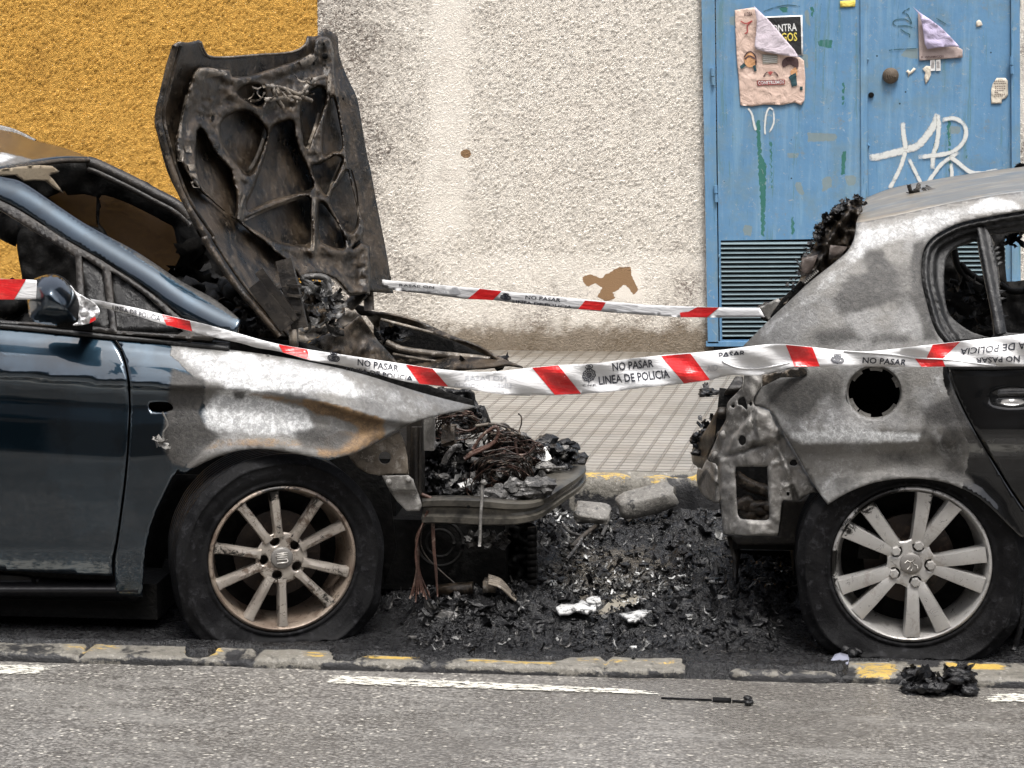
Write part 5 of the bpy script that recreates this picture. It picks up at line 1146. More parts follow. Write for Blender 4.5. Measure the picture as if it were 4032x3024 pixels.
# bumper beam, a bent C-section running round the nose
def beam():
    st = [((-110, 1300), .20, 250), ((60, 1290), .20, 255), ((300, 1290), .20, 265), ((560, 1300), .21, 268), ((900, 1330), .24, 232), ((1150, 1310), .29, 200), ((1300, 1230), .36, 190), ((1420, 1150), .44, 180), ((1560, 1060), .56, 175), ((1650, 980), .72, 160), ((1672, 920), .92, 140), ((1600, 880), 1.15, 120), ((1480, 790), 1.38, 90)]
    arr = np.array(sp([(*fr('Q5', [p])[0], Y, h*.3616) for p, Y, h in st], 6)); N = len(arr)
    tops = P(arr[:, 0], arr[:, 1], arr[:, 2]); bots = P(arr[:, 0], arr[:, 1]+arr[:, 3], arr[:, 2])
    T = np.gradient(tops, axis=0); T[:, 2] = 0; T /= np.linalg.norm(T, axis=1)[:, None]; Nn = np.stack([-T[:, 1], T[:, 0], 0*T[:, 0]], 1)  # inward
    dpt = np.interp(np.linspace(0, 1, N), [0, .45, .65, 1], [.05, .05, .10, .10])[:, None]
    rows = [tops+Nn*dpt, tops+Nn*.006, tops-Nn*0+[0, 0, -.004], tops+(bots-tops)*.25+Nn*.0, tops+(bots-tops)*.34+Nn*.012, tops+(bots-tops)*.5+Nn*.016, tops+(bots-tops)*.66+Nn*.012, tops+(bots-tops)*.75, bots+[0, 0, .004], bots+Nn*.006, bots+Nn*dpt]
    G = np.stack(rows, 1)
    gridmesh('bumper_beam', G, M_beam, car, solid=.003, angle=40)
    return arr
n = NM('beam_steel'); a = n.noise(6, 6, .7, .4); x_, y_, z_ = n.sep()
c = n.mix(n.ss(a, .35, .62), (.018, .017, .015), (.10, .092, .076)); c = n.mix(n.ss(n.noise(25, 6, .7), .5, .75, 0, .6), c, (.16, .145, .12))
n.bump(n.noise(20, 4), .25, .01); M_beam = n.fin(c, n.mixf(a, .25, .5), metal=.3)
beam()
b = Buf()
for px, py in fr('Q5', [(400, 1372)]): decal(b, ellipse(px, py, 7), lambda x, y: np.full(np.shape(x), .2), .014)
b.build('beam_hole', M_dark, car)
b = Buf(); b.tube([P(*p, .17) for p in sp(fr('Q5', [(565, 1110), (548, 1160), (545, 1300), (530, 1500), (528, 1650), (520, 1800)]), 4)], [.012, .009]+[.005]*19, 8); b.rock(P(*fr('Q5', [(565, 1105)])[0], .17), .014, rs)
b.tube([P(*p, .21) for p in fr('Q5', [(80, 1290), (250, 1288), (440, 1300)])], .004, 6)
b.build('dripping_strut', M_galv, car)
# below the beam
panel('lower_front', fr('Z6', [(-150, 930), (30, 930), (640, 950), (1000, 960), (1020, 1100), (1010, 1250), (1000, 1400), (800, 1420), (500, 1460), (200, 1460), (-150, 1400)]), lambda x, y: .62-.25*np.abs(fbm(np.asarray(x)/70, np.asarray(y)/60, 15, 5)-.5)*2, M_black, car, res=10, solid=.02)
b = Buf()
cx = fr('Z6', [(385, 1060)])[0]
for rr_ in (.045, .075): b.tube([P(*cx, .42)+np.array([rr_*math.cos(t), 0, rr_*math.sin(t)]) for t in np.linspace(0, 6.28, 24)], .006, 6)
b.build('fan_ring', M_int, car); b = Buf()
for k in range(40): b.flake(P(*fr('Z6', [(rs.uniform(560, 820), rs.uniform(990, 1080))])[0], .38), rs.uniform(.008, .022), rs)
b.build('melted_clumps', M_ashy, car); b = Buf()
b.bar(P(*fr('Z6', [(370, 1370)])[0], .35), P(*fr('Z6', [(600, 1350)])[0], .35), .05, .03)
b.build('undertray_bar', M_sheet, car); b = Buf()
for k in range(10): b.bar(P(*fr('Z6', [(960, 980+k*42)])[0], .5), P(*fr('Z6', [(1018, 975+k*42)])[0], .5), .03, .02)
b.build('radiator_edge', M_int, car)
b = Buf()
for k in range(5): b.tube([P(*p, .3-.01*k) for p in sp(fr('Z6', [(700, 1270+k*14), (780, 1300+k*12), (850, 1380+k*8), (880, 1420+k*4)]), 4)], .005, 6, 0)
wbox(b, *[v for v in (1500+.6028*665, 1500+.6028*745, 1500+.6028*1310, 1500+.6028*1385)], .30, .36, 0)
b.build('shock_absorber', M_brown, car)
# front wheel
hubL = dict(outline=ellipse(0, 0, .080, n=48), lr=.0570, hr=.0165, y=.012, cap=.0325, capmat=M_cap, logomat=M_capl, lw=.085, discmat=M_disc,
            logo=[[(-.5, .45), (.5, .52)], [(-.55, .30), (-.5, .12), (.5, .12)], [(-.5, -.08), (.45, -.08), (.52, -.30)], [(-.5, -.45), (.5, -.40)], [(-.5, .3), (.5, .34)]])
LS = dict(burn=[(95, 22, .72, .75), (-45, 14, .35, .5), (170, 9, .35, .55), (125, 9, .4, .4), (55, 10, .7, .5), (-18, 8, .5, .45)], prof=PR, r0=.066, flare=.012, dep=[.012, .006, .004, .002])
angs = [126, 96, 56, 25, -16, -46, -90, -120, -160, 168]
spk = []
for a in angs: spk.append((a, .026, .031, 0))
wheel(car, 1112, 2200, .02, .322, .2235, R(22), spk, [111, 41, -33, -105, -176], M_al1r, M_al1, hubL, False, -.006, .16, 0, 0, LS)
# door mirror
mir = None
mo = sp(fr('Z1', [(190, 1190), (240, 1150), (330, 1128), (400, 1150), (455, 1200), (500, 1260), (520, 1330), (515, 1400), (490, 1440), (400, 1462), (270, 1450), (200, 1420), (182, 1330), (182, 1250)]), 4, True)
mc = fr('Z1', [(350, 1300)])[0]
def ym(x, y):
    d = dseg(np.asarray(x), np.asarray(y), mo, True); return -.17+.12*(1-np.clip(d/95, 0, 1))**2
mir = panel('door_mirror', mo, ym, M_blu, car, res=8, solid=.004, attrs={'bare': zf, 'ash': zf, 'rust': zf, 'soot': zf})
b = Buf(); md = panel('mirror_back', mo, lambda x, y: -.05+0*np.asarray(x), M_black, mir, res=20, solid=.02)
b.bar(P(*fr('Z1', [(420, 1420)])[0], -.06), P(*fr('Z1', [(560, 1440)])[0], .06), .05, .05); b.build('mirror_arm', M_black, mir)
# ================================================================== RIGHT CAR
XB = float(P(3500, 1500, .8)[0])
car2 = thing('burnt_car', (XB, .8, 0), 'black car with its rear quarter burnt bare grey and an open round fuel filler hole', 'car')
ARCH_R = fr('W4', [(375, 475), (500, 400), (650, 345), (800, 315), (950, 305), (1100, 325), (1220, 360), (1350, 430), (1450, 530), (1560, 700), (1640, 900)])
def yr(x, y):
    x = np.asarray(x, float); y = np.asarray(y, float)
    v = np.interp(y, [700, 800, 950, 1150, 1300, 1420, 1450, 1500, 1600, 1690, 1735, 1790, 1860, 2000, 2300, 2500], [.34, .27, .20, .12, .07, .035, .028, .018, .0, -.018, -.012, .012, .018, .015, .02, .06])
    v = v-.020*np.exp(-(dseg(x, y, ARCH_R)/36)**2)
    lft = np.clip((3420-x)/520, 0, 1.4)
    v = v+.16*lft**2.4
    v = v-.03*mask(x, y, fr('W2', [(720, 560), (840, 560), (760, 760), (620, 900), (560, 880), (650, 720)]), 60)*0
    v = v+.012*np.exp(-((x-3442)**2+(y-1545)**2)/(170.0**2))
    return v-.01
roofseam = fr('W2', [(690, 408), (900, 368), (1200, 300), (1480, 248), (1659, 225), (1900, 200), (2300, 170)])
qo = sp(roofseam[:5], 3)+[(4180, 730), (4180, 770)]+sp(fr('W2', [(1750, 322), (1659, 335), (1450, 370), (1300, 402), (1200, 445), (1130, 490), (1090, 540), (1070, 610), (1066, 700), (1075, 780), (1095, 860), (1125, 970), (1160, 1050), (1200, 1100), (1222, 1160)]), 3)[1:]+\
    sp(fr('W2', [(1218, 1240), (1240, 1330), (1290, 1450), (1400, 1659)])+fr('W4', [(1470, 225), (1560, 370), (1650, 500), (1760, 640)]), 3)+\
    fr('W4', [(1700, 700), (1640, 690)])+sp(fr('W4', [(1560, 610), (1450, 500), (1350, 420), (1220, 355), (1100, 320), (950, 305), (800, 310), (650, 340), (500, 400), (375, 475)]), 3)+\
    sp(fr('W3', [(1150, 1180), (1080, 1060), (1000, 920), (930, 800), (860, 680), (830, 620), (780, 575), (700, 550)]), 3)[0:]+sp(fr('W3', [(675, 540), (680, 490), (710, 440), (738, 400), (750, 345)]), 3)+\
    fr('W3', [(870, 338), (1000, 332), (1040, 325), (1058, 300), (1045, 275), (1000, 272), (860, 310), (650, 325), (560, 300), (600, 200)])+sp(fr('W2', [(40, 1115), (100, 1055), (190, 965), (300, 862), (430, 742), (560, 640), (630, 580), (665, 530), (682, 480), (690, 420)]), 3)
fill = ellipse(3442, 1545, 106, 103, 40)
def blobs(x, y, items):
    r = 0
    for k, pts, f, a in items: r = r+a*mask(x, y, fr(k, pts), f)
    return np.clip(r, 0, 1)
Q_bare = lambda x, y: np.clip(1-mask(x, y, fr('W2', [(1195, 1330), (1255, 1500), (1330, 1659)])+fr('W4', [(1300, 100), (1290, 230), (1260, 330), (1240, 460), (1900, 900), (1900, 0), (1330, -200), (1130, -480)]), 22), 0, 1)
Q_ash_highlight = lambda x, y: blobs(x, y, [('W2', [(700, 430), (1480, 260), (1640, 300), (1300, 390), (1150, 460), (950, 520), (720, 590), (640, 600), (680, 540)], 35, .5),
    ('W2', [(1450, 265), (1600, 290), (1650, 330), (1500, 340), (1350, 330)], 16, .5), ('W2', [(560, 660), (720, 580), (740, 600), (480, 860), (240, 1000), (120, 1080), (100, 1060)], 40, .42), ('W2', [(900, 1130), (1180, 1090), (1120, 950), (980, 900), (900, 1000)], 40, .22),
    ('W4', [(120, 10), (560, 0), (980, 20), (970, 60), (700, 75), (200, 80)], 16, .62), ('W4', [(1100, 30), (1250, 30), (1260, 160), (1180, 200), (1080, 130)], 22, .6), ('W2', [(250, 1560), (600, 1420), (640, 1500), (900, 1600), (1200, 1550), (1150, 1659), (250, 1659)], 50, .38),  # opening band paints the highlight along the bulge; the others are ash
    ('W4', [(250, 160), (500, 140), (600, 240), (360, 420), (300, 360)], 40, .32), ('W2', [(1100, 1260), (1180, 1280), (1250, 1450), (1180, 1400)], 25, .4)])
Q_rust = lambda x, y: blobs(x, y, [('W4', [(300, 200), (480, 180), (600, 220), (480, 330), (330, 300)], 30, .25)])
Q_soot = lambda x, y: blobs(x, y, [('W2', [(740, 560), (850, 550), (870, 680), (800, 700), (720, 640)], 24, .55), ('W2', [(660, 720), (880, 660), (900, 800), (820, 880), (600, 940), (570, 850)], 40, .85), ('W2', [(420, 1040), (650, 990), (760, 1100), (470, 1120)], 40, .6), ('W2', [(780, 1040), (1000, 1050), (1000, 1110), (780, 1115)], 26, .55),
    ('W2', [(150, 1320), (520, 1270), (540, 1380), (420, 1480), (200, 1440)], 55, .75), ('W3', [(800, 460), (1100, 470), (1050, 640), (960, 740), (870, 640)], 50, .5), ('W2', [(1080, 1480), (1180, 1430), (1200, 1560), (1070, 1620)], 36, .6), ('W4', [(1000, 10), (1260, 40), (1300, 330), (1200, 260), (1060, 140)], 36, .5),
    ('W4', [(680, 130), (880, 110), (1050, 160), (960, 240), (700, 210)], 36, .5), ('W4', [(420, 300), (1200, 220), (1320, 330), (1220, 370), (950, 300), (600, 340), (420, 440)], 36, .5), ('W2', [(1020, 520), (1090, 500), (1090, 800), (1180, 1090), (1080, 1090), (1020, 820)], 24, .6), ('W2', [(860, 640), (1050, 600), (1060, 860), (980, 960), (840, 880)], 60, .42),
    ('W2', [(560, 1260), (640, 1260), (620, 1520), (540, 1480)], 30, .45), ('W2', [(900, 1240), (1000, 1250), (1050, 1500), (960, 1560), (960, 1400)], 40, .42), ('W2', [(330, 880), (620, 700), (640, 760), (420, 960)], 50, .3), ('W2', [(1240, 1300), (1330, 1500), (1400, 1659), (1200, 1659), (1180, 1500)], 30, .5)])
qp = panel('quarter_panel', qo, yr, M_blk, car2, holes=[fill], res=12, solid=.004, attrs={'bare': Q_bare, 'ash': Q_ash_highlight, 'rust': Q_rust, 'soot': Q_soot})
# fuel filler: ring with notches, cup behind
b = Buf(); V = []; c0 = P(3442, 1545, .03)
def ringpts(r, Y, n=64): return [P(3442+r*math.cos(2*math.pi*k/n), 1545+r*.97*math.sin(2*math.pi*k/n), Y) for k in range(n)]
for r, Y in ((109, -.012), (109, -.006), (103, .004), (101, .03), (100, .15), (.2, .16)): V += ringpts(r, Y+.012)
b.add(V[:64*4], [(j*64+k, j*64+(k+1) % 64, (j+1)*64+(k+1) % 64, (j+1)*64+k) for j in range(3) for k in range(64)])
b.build('filler_ring', M_galv, qp)
b = Buf(); b.add(V[64*3:], [(j*64+k, j*64+(k+1) % 64, (j+1)*64+(k+1) % 64, (j+1)*64+k) for j in range(2) for k in range(64)]); b.build('filler_cup', M_dark, qp)
b = Buf()
for a0, a1 in ((195, 228), (232, 262), (290, 330), (100, 70), (40, 12), (150, 120)):
    aa = np.radians(np.linspace(a0, a1, 8)); pts = [(3442+101*math.cos(t), 1545-98*math.sin(t)) for t in aa]+[(3442+88*math.cos(t), 1545-86*math.sin(t)) for t in aa[::-1]]
    decal(b, pts, lambda x, y: np.full(np.shape(x), .035), 0, 0, 12)
b.build('filler_tabs', M_galv, qp, smooth=False)
# notch rib
panel('gutter_bracket', fr('W3', [(740, 330), (1000, 270), (1060, 275), (1065, 320), (1000, 340), (870, 345), (740, 410)]), .035, M_sheet, qp, res=10, solid=.01)
# tail lamp mounting panel
to = sp(fr('W3', [(750, 300), (735, 400), (690, 470), (672, 520), (690, 550), (760, 560), (830, 610), (870, 690)]), 3)+sp(fr('W3', [(930, 800), (1000, 920), (1080, 1060), (1150, 1170), (1150, 1185)]), 2)+sp(fr('W3', [(1110, 1175), (1050, 1205), (1010, 1237)]), 3)+fr('W3', [(895, 1232), (880, 1255), (868, 1380), (852, 1495), (640, 1492), (455, 1478), (442, 1300), (425, 1150), (415, 980)])+\
    sp(fr('W3', [(405, 968), (360, 955), (345, 930), (390, 830), (430, 730), (475, 650), (478, 580), (492, 520), (555, 455), (600, 400), (610, 320), (640, 290)]), 3)
th_ = [sp(fr('W3', [(541, 1010), (545, 992), (560, 990), (760, 992), (776, 1000), (782, 1200), (792, 1350), (780, 1372), (750, 1380), (600, 1372), (570, 1355), (557, 1320), (548, 1150)]), 2, True),
       sp(fr('W3', [(556, 520), (570, 495), (605, 482), (615, 500), (632, 560), (622, 578), (590, 552), (560, 545)]), 3, True), ellipse(*fr('W3', [(970, 965)])[0], 17, 14), ellipse(*fr('W3', [(592, 800)])[0], 16, 20), ellipse(*fr('W3', [(525, 552)])[0], 8, 7), ellipse(*fr('W3', [(655, 535)])[0], 7, 8), fr('W3', [(917, 1175), (943, 1175), (943, 1202), (917, 1202)])]
def gd(x, y, k, cx, cy, r): c = fr(k, [(cx, cy)])[0]; return np.exp(-((x-c[0])**2+(y-c[1])**2)/(r*FR[k][2])**2)
def yt(x, y):
    x = np.asarray(x, float); y = np.asarray(y, float)
    v = .10+.16*np.clip((2960-x)/160, 0, 1.2)**1.3
    v = v-.07*mask(x, y, fr('W3', [(690, 560), (790, 590), (860, 720), (840, 800), (700, 820), (680, 640)]), 12)     # raised pocket
    v = v-.04*mask(x, y, fr('W3', [(480, 900), (520, 780), (660, 620), (690, 800), (640, 860)]), 7)
    v = v-.035*mask(x, y, fr('W3', [(430, 940), (640, 870), (830, 800), (930, 1000), (960, 1240), (880, 1500), (430, 1500)]), 8)
    v = v-.03*mask(x, y, fr('W3', [(850, 690), (930, 810), (1140, 1170), (1010, 1230), (900, 1000), (840, 800)]), 7)
    for cx, cy in ((460, 755), (400, 905)): v = v-.02*gd(x, y, 'W3', cx, cy, 34)+.012*gd(x, y, 'W3', cx, cy, 16)
    for a, c in (((825, 970), (885, 945)), ((895, 1140), (955, 1115)), ((930, 850), (955, 840)), ((690, 640), (690, 820))):
        q = fr('W3', [a, c]); v = v-.012*np.exp(-(dseg(x, y, q)/6)**2)
    for h in th_[:1]: v = v+.010*np.exp(-(dseg(x, y, h, True)/9)**2)
    v = v+.02*(fbm(x/30, y/30, 3, 3)-.5)
    return v
tp = panel('tail_lamp_mount', to, yt, M_galv, car2, holes=th_, res=8, solid=.004)
for px, py in fr('W3', [(460, 755), (400, 905)]): b = Buf(); disc(b, px, py, float(yt(np.array([px]), np.array([py]))[0])-.004, .012, .010, 12, .3); b.build('bolt', M_galv, tp)
panel('lamp_pocket_back', fr('W3', [(430, 420), (900, 500), (1130, 1160), (1000, 1220), (860, 1480), (460, 1460), (380, 940)]), .42, M_black, car2, res=30, solid=.01)
b = Buf(); b.tube([P(*p, .30) for p in sp(fr('W3', [(545, 1060), (600, 1100), (680, 1140), (780, 1170)]), 4)], [.02]*13, 8); rs = np.random.RandomState(6)
for k in range(16): b.rock(P(*fr('W3', [(rs.uniform(600, 790), rs.uniform(1230, 1370))])[0], .3), rs.uniform(.02, .04), rs)
b.build('crumpled_inner_panel', M_sheet, car2)
# rear valance / boot sill going round the back
rv = sp(fr('W3', [(545, 335), (600, 340), (590, 410), (540, 470), (480, 530), (465, 660), (420, 740), (380, 840), (340, 940), (420, 990), (430, 1250)]), 3)+sp(fr('W3', [(310, 1200), (265, 1100), (272, 1000), (232, 960), (232, 860), (290, 780), (350, 690), (420, 560), (470, 450)]), 3)
panel('rear_valance', rv, lambda x, y: .42+.5*np.clip((2830-np.asarray(x))/110, 0, 1)**1.5-.02*np.sin(np.asarray(y)/15), M_sheet2, car2, res=9, solid=.006)
panel('rear_valance_skirt', sp(fr('W3', [(272, 1000), (300, 1010), (340, 940), (400, 985), (420, 1080), (430, 1255), (310, 1200), (265, 1100)]), 3, True), lambda x, y: .36+.3*np.clip((2820-np.asarray(x))/80, 0, 1)-.03*np.exp(-(dseg(np.asarray(x), np.asarray(y), fr('W3', [(270, 1100), (330, 1000), (400, 1100)]))/8)**2), M_galv, car2, res=8, solid=.006)
b = Buf()
for k in range(26): b.rock(P(*fr('W3', [(rs.uniform(245, 340), rs.uniform(740, 900))])[0], rs.uniform(.7, .9)), rs.uniform(.008, .024), rs)
for k in range(26): b.flake(P(*fr('W3', [(rs.uniform(280, 400), rs.uniform(640, 860))])[0], rs.uniform(.7, .9)), rs.uniform(.008, .026), rs)
b.build('charred_latch', M_char, car2)
# boot lid remains along the pillar
ho = sp(fr('W2', [(728, 272), (690, 266), (640, 290), (600, 308), (545, 350), (500, 415), (470, 465), (440, 560), (400, 600), (375, 610), (370, 720), (330, 780), (280, 830), (200, 860), (115, 908), (190, 972), (240, 930), (330, 850), (450, 740), (560, 650), (650, 570), (690, 480), (705, 400)]), 3, True)
hp = panel('tailgate_remains', ho, lambda x, y: .50+.10*(fbm(np.asarray(x)/26, np.asarray(y)/26, 13, 4)-.5)-.05*np.exp(-(dseg(np.asarray(x), np.asarray(y), fr('W2', [(660, 330), (560, 470), (480, 640), (370, 780), (220, 930)]))/14)**2), M_sheet, car2, res=8, solid=.01)
b = Buf()
for k in range(240):
    t = rs.rand(); q = np.array(sp(fr('W2', [(710, 275), (600, 320), (520, 400), (470, 480), (430, 560), (380, 640), (310, 800)]), 6)); i = int(t*(len(q)-1)); p = q[i]+rs.normal(0, 9, 2)
    b.flake(P(p[0], p[1], rs.uniform(.4, .7)), rs.uniform(.005, .016)*(1 if t < .6 else .6), rs, asp=.6)
for k in range(30): b.rock(P(*fr('W2', [(rs.uniform(560, 700), rs.uniform(400, 520))])[0], .55), rs.uniform(.02, .04), rs)
b.build('charred_foam', M_char, hp)
b = Buf(); decal(b, fr('W2', [(378, 612), (470, 590), (430, 700), (372, 720)]), lambda x, y: np.full(np.shape(x), .42), 0); decal(b, fr('W2', [(540, 535), (640, 545), (600, 600), (530, 620)]), lambda x, y: np.full(np.shape(x), .40), 0)
b.build('glass_shards', sooty('smoked_glass_scrap', (.10, .08, .07), (.22, .19, .17), (.3, .28, .26)), hp, solid=.004)
b = Buf()
for k in range(9): p = fr('W2', [(385+k*9, 745-k*8)])[0]; b.tube([P(p[0], p[1], .40), P(p[0]+9, p[1]+7, .40)], .004, 6)
b.build('melted_teeth', M_galv, hp)
panel('tailgate_corner', fr('W2', [(110, 910), (240, 845), (262, 868), (215, 945), (190, 972)]), .47, M_galv, hp, res=10, solid=.02)
panel('tailgate_edge', fr('W2', [(262, 850), (370, 745), (400, 760), (300, 880), (205, 965), (195, 950)]), .44, M_black, hp, res=12, solid=.02)
# roof
rsx = np.array([(*p, d) for p, d in zip(fr('W2', [(690, 410), (900, 368), (1200, 300), (1480, 248), (1659, 225), (1900, 200), (2300, 170)]), (.30, .30, .30, .30, .30, .30, .30))])
rtop = np.array([(*p, d) for p, d in zip(fr('W2', [(748, 262), (900, 205), (1150, 155), (1450, 108), (1659, 82), (1900, 55), (2300, 20)]), (1.0,)*7)])
A_ = np.array(sp(rsx, 5)); B_ = np.array(sp(rtop, 5)); G = np.zeros((len(A_), 12, 3))
for j in range(12):
    t = j/11; q = A_+(B_-A_)*np.array([t, t**.85, t])
    G[:, j] = P(q[:, 0], q[:, 1], q[:, 2])
n = NM('burnt_roof'); a = n.noise(3, 6, .7, .6, vec=n.map((1, 3.5, 3.5))); c = n.mix(n.ss(a, .35, .6), (.12, .135, .145), (.20, .175, .14)); c = n.mix(n.ss(n.noise(5, 5, .7, vec=n.map((1, 5, 5))), .5, .7, 0, .7), c, (.33, .305, .265)); n.bump(n.noise(8, 5), .3, .01)
M_roof2 = n.fin(c, .4, metal=.15)
gridmesh('roof', G, M_roof2, car2, solid=.01)
ext = np.stack([P(*rtop[0][:2], 1.0), P(*rtop[-1][:2], 1.0)]); 
b = Buf()
for k in range(10): p = fr('W2', [(rs.uniform(1000, 1140), rs.uniform(205, 245))])[0]; b.flake(P(p[0], p[1], .72), rs.uniform(.008, .03), rs, asp=.3)
b.build('roof_debris', M_ashy, car2)
b = Buf()
for k in range(12): p = (rs.uniform(4005, 4060), rs.uniform(646, 662)); b.flake(P(p[0], p[1], 1.05), rs.uniform(.006, .016), rs, asp=.4)
b.build('roof_aerial_remains', M_char, car2)
# window surround
so_ = sp(fr('W2', [(1760, 318), (1659, 335), (1450, 370), (1300, 402), (1200, 445), (1130, 490), (1090, 540), (1070, 610), (1066, 700), (1075, 780), (1095, 860), (1125, 970), (1160, 1050), (1205, 1105)]), 3)+fr('W2', [(1300, 1085), (1800, 1060)])
sA = sp(fr('W2', [(1390, 500), (1330, 515), (1260, 545), (1215, 600), (1200, 680), (1200, 800), (1215, 900), (1250, 960), (1330, 1020), (1400, 1050), (1488, 1045), (1440, 760), (1400, 560)]), 3, True)
sB = fr('W2', [(1462, 470), (1800, 425), (1800, 1050), (1560, 1040), (1500, 700)])
def ysr(x, y):
    d = dseg(np.asarray(x), np.asarray(y), so_[:-2]); return yr(x, y)+.02+.05*sst(d, 0, 70)-.02*np.exp(-((d-20)/8)**2)-.02*np.exp(-((d-45)/6)**2)
sr = panel('window_surround', so_, ysr, M_seal, car2, holes=[sA, sB], res=8, solid=.02)
panel('window_post', fr('W2', [(1385, 432), (1440, 428), (1462, 480), (1505, 700), (1555, 1045), (1490, 1050), (1445, 760), (1405, 540)]), lambda x, y: yr(x, y)+.03-.006*np.cos((np.asarray(x)-np.asarray(y)*.2)/9), M_seal, car2, res=6, solid=.03)
# far side of the cabin with its openings
fo2 = fr('W2', [(1000, 380), (2200, 300), (2200, 1300), (900, 1300)])
oA = sp(fr('W2', [(1255, 545), (1390, 505), (1420, 735), (1350, 700), (1290, 650), (1262, 600)]), 2, True); oB = fr('W2', [(1545, 490), (1590, 480), (1800, 450), (1800, 740), (1560, 745), (1545, 600)])
panel('far_cabin_side', fo2, lambda x, y: 1.5+.08*(fbm(np.asarray(x)/50, np.asarray(y)/50, 5, 4)-.5), M_int, car2, holes=[oA, oB], res=20, solid=.02)
b = Buf()
for pts, r_ in (([(1255, 560), (1275, 650), (1330, 740), (1420, 830), (1470, 960)], .012), ([(1290, 640), (1350, 700), (1430, 750)], .010), ([(1230, 740), (1300, 780), (1420, 1000)], .008), ([(1520, 760), (1580, 800), (1659, 800)], .012)):
    b.tube([P(*p, 1.1) for p in sp(fr('W2', pts), 5)], r_, 8)
b.build('seat_belt_remains', M_int, car2); b = Buf()
for k in range(60): p = fr('W2', [(rs.uniform(1210, 1480), rs.uniform(780, 1020))])[0]; b.flake(P(p[0], p[1], rs.uniform(.5, 1.1)), rs.uniform(.02, .05), rs, asp=.4)
b.build('burnt_seat', M_int, car2); b = Buf()
for k in range(8): p = fr('W2', [(rs.uniform(1570, 1640), rs.uniform(480, 540))])[0]; b.flake(P(p[0], p[1], .8), rs.uniform(.02, .035), rs)
b.build('hanging_trim', M_int, car2)
# rear door
do = sp(fr('W2', [(1228, 1240), (1250, 1325), (1300, 1445), (1410, 1659)])+fr('W4', [(1480, 215), (1570, 360), (1660, 490), (1760, 625)]), 3)+[(4200, 2080), (4200, 1425)]+fr('W2', [(1700, 1228), (1300, 1236)])
def yd(x, y):
    q = yr(x, y); c = fr('W2', [(1590, 1412)])[0]; return q+.02*np.exp(-((np.asarray(x)-c[0])**2/70**2+(np.asarray(y)-c[1])**2/24**2))
d2 = panel('rear_door', do, yd, M_blk, car2, res=14, solid=.012, attrs={'bare': zf, 'ash': lambda x, y: .0*x, 'rust': zf, 'soot': zf})
panel('inner_body', fr('W2', [(1140, 1270), (1500, 1270), (1900, 1270), (2000, 2300), (1720, 2300), (1300, 1600)]), lambda x, y: yr(x, y)+.06, M_black, car2, res=40, solid=.01)
hx = np.array(sp(fr('W2', [(1508, 1400), (1560, 1393), (1659, 1392), (1760, 1400)]), 5)); b = Buf(); b.tube(P(hx[:, 0], hx[:, 1], np.full(len(hx), -.045)), [.003]+[.006]*(len(hx)-1), 8); b.tube(P(hx[:, 0], hx[:, 1]-8, np.full(len(hx), -.035)), [.003]+[.009]*(len(hx)-1), 8)
b.build('door_handle', M_seal, d2)
strip = Buf(); q = np.array(fr('W2', [(1225, 1238), (1450, 1240), (1900, 1232)])); strip.tube(P(q[:, 0], q[:, 1], yr(q[:, 0], q[:, 1])-.008), .008, 8); strip.build('belt_seal', M_seal, car2)
# underbody, sill, rear axle parts
b = Buf()
wbox(b, 3130, 4250, 1960, 2300, .42, 1.6); wbox(b, 2885, 3300, 2050, 2170, .35, 1.3); wbox(b, 3900, 4250, 2000, 2480, .16, 1.5); wbox(b, 2880, 3240, 2165, 2420, 1.0, 1.5)
b.build('underbody', M_black, car2, smooth=False)
panel('arch_liner', fr('W4', [(375, 475), (500, 405), (650, 345), (800, 315), (950, 308), (1100, 325), (1220, 360), (1350, 430), (1450, 530), (1600, 700), (1700, 900), (1700, 1300), (1300, 1500), (300, 1300), (180, 800), (260, 560)]), .32, M_black, car2, res=30, solid=.01)
b = Buf()
b.tube([P(*p, .5) for p in fr('W5', [(1215, 400), (1245, 520), (1240, 655)])], [.02, .014, .006], 8)
b.tube([P(*p, .45) for p in fr('W3', [(500, 1490), (530, 1600), (545, 1659)])], .01, 6)
b.build('hanging_exhaust_mount', M_sheet2, car2)
panel('rear_floor_flange', fr('W3', [(455, 1478), (860, 1495), (890, 1235), (1010, 1240), (1100, 1190), (1170, 1240), (1100, 1500), (1000, 1560), (560, 1560), (510, 1500)]), .30, M_sheet2, car2, res=14, solid=.02)
b = Buf(); b.tube([P(*p, .12) for p in sp(fr('W4', [(1640, 700), (1650, 1000), (1640, 1250), (1590, 1420)]), 4)], .01, 6)
b.build('torn_liner', M_char, car2)
# rear wheel
hubR = dict(outline=[(r*math.cos(t), r*math.sin(t)) for t in np.linspace(0, 2*math.pi, 80, endpoint=False) for r in [.078+.008*math.cos(5*(t-R(68.5)))]], lr=.0585, hr=.0195, y=.010, cap=.0315, capmat=M_cap, logomat=M_capl, lw=.05, discmat=M_disc, calip=120,
            logo=[[(-.6, .1), (-.35, .35), (-.1, .2), (.1, .3), (.35, .55)], [(-.1, .2), (-.1, -.2), (-.35, -.5)], [(.1, .3), (.25, .0), (.55, -.1), (.6, -.35)], [(0, -.1), (.15, -.35), (0, -.6)]])
RS = dict(burn=[(118, 26, .80, .95), (180, 16, .84, .9), (200, 14, .88, .6), (150, 10, .75, .6), (75, 5, .7, .5)], prof=[(-1.0, .040), (-.99, .006), (-.86, -.003), (-.3, -.005), (.3, -.005), (.86, -.003), (.99, .006), (1.0, .040)], r0=.060, flare=.006, dep=[.016, .006, .0, -.002])
spr = []
for a in (-3.6, 68.5, 140.5, 212.5, 284.5):
    spr += [(a+12.5, .036, .050, -.006), (a-12.5, .036, .050, .006)]
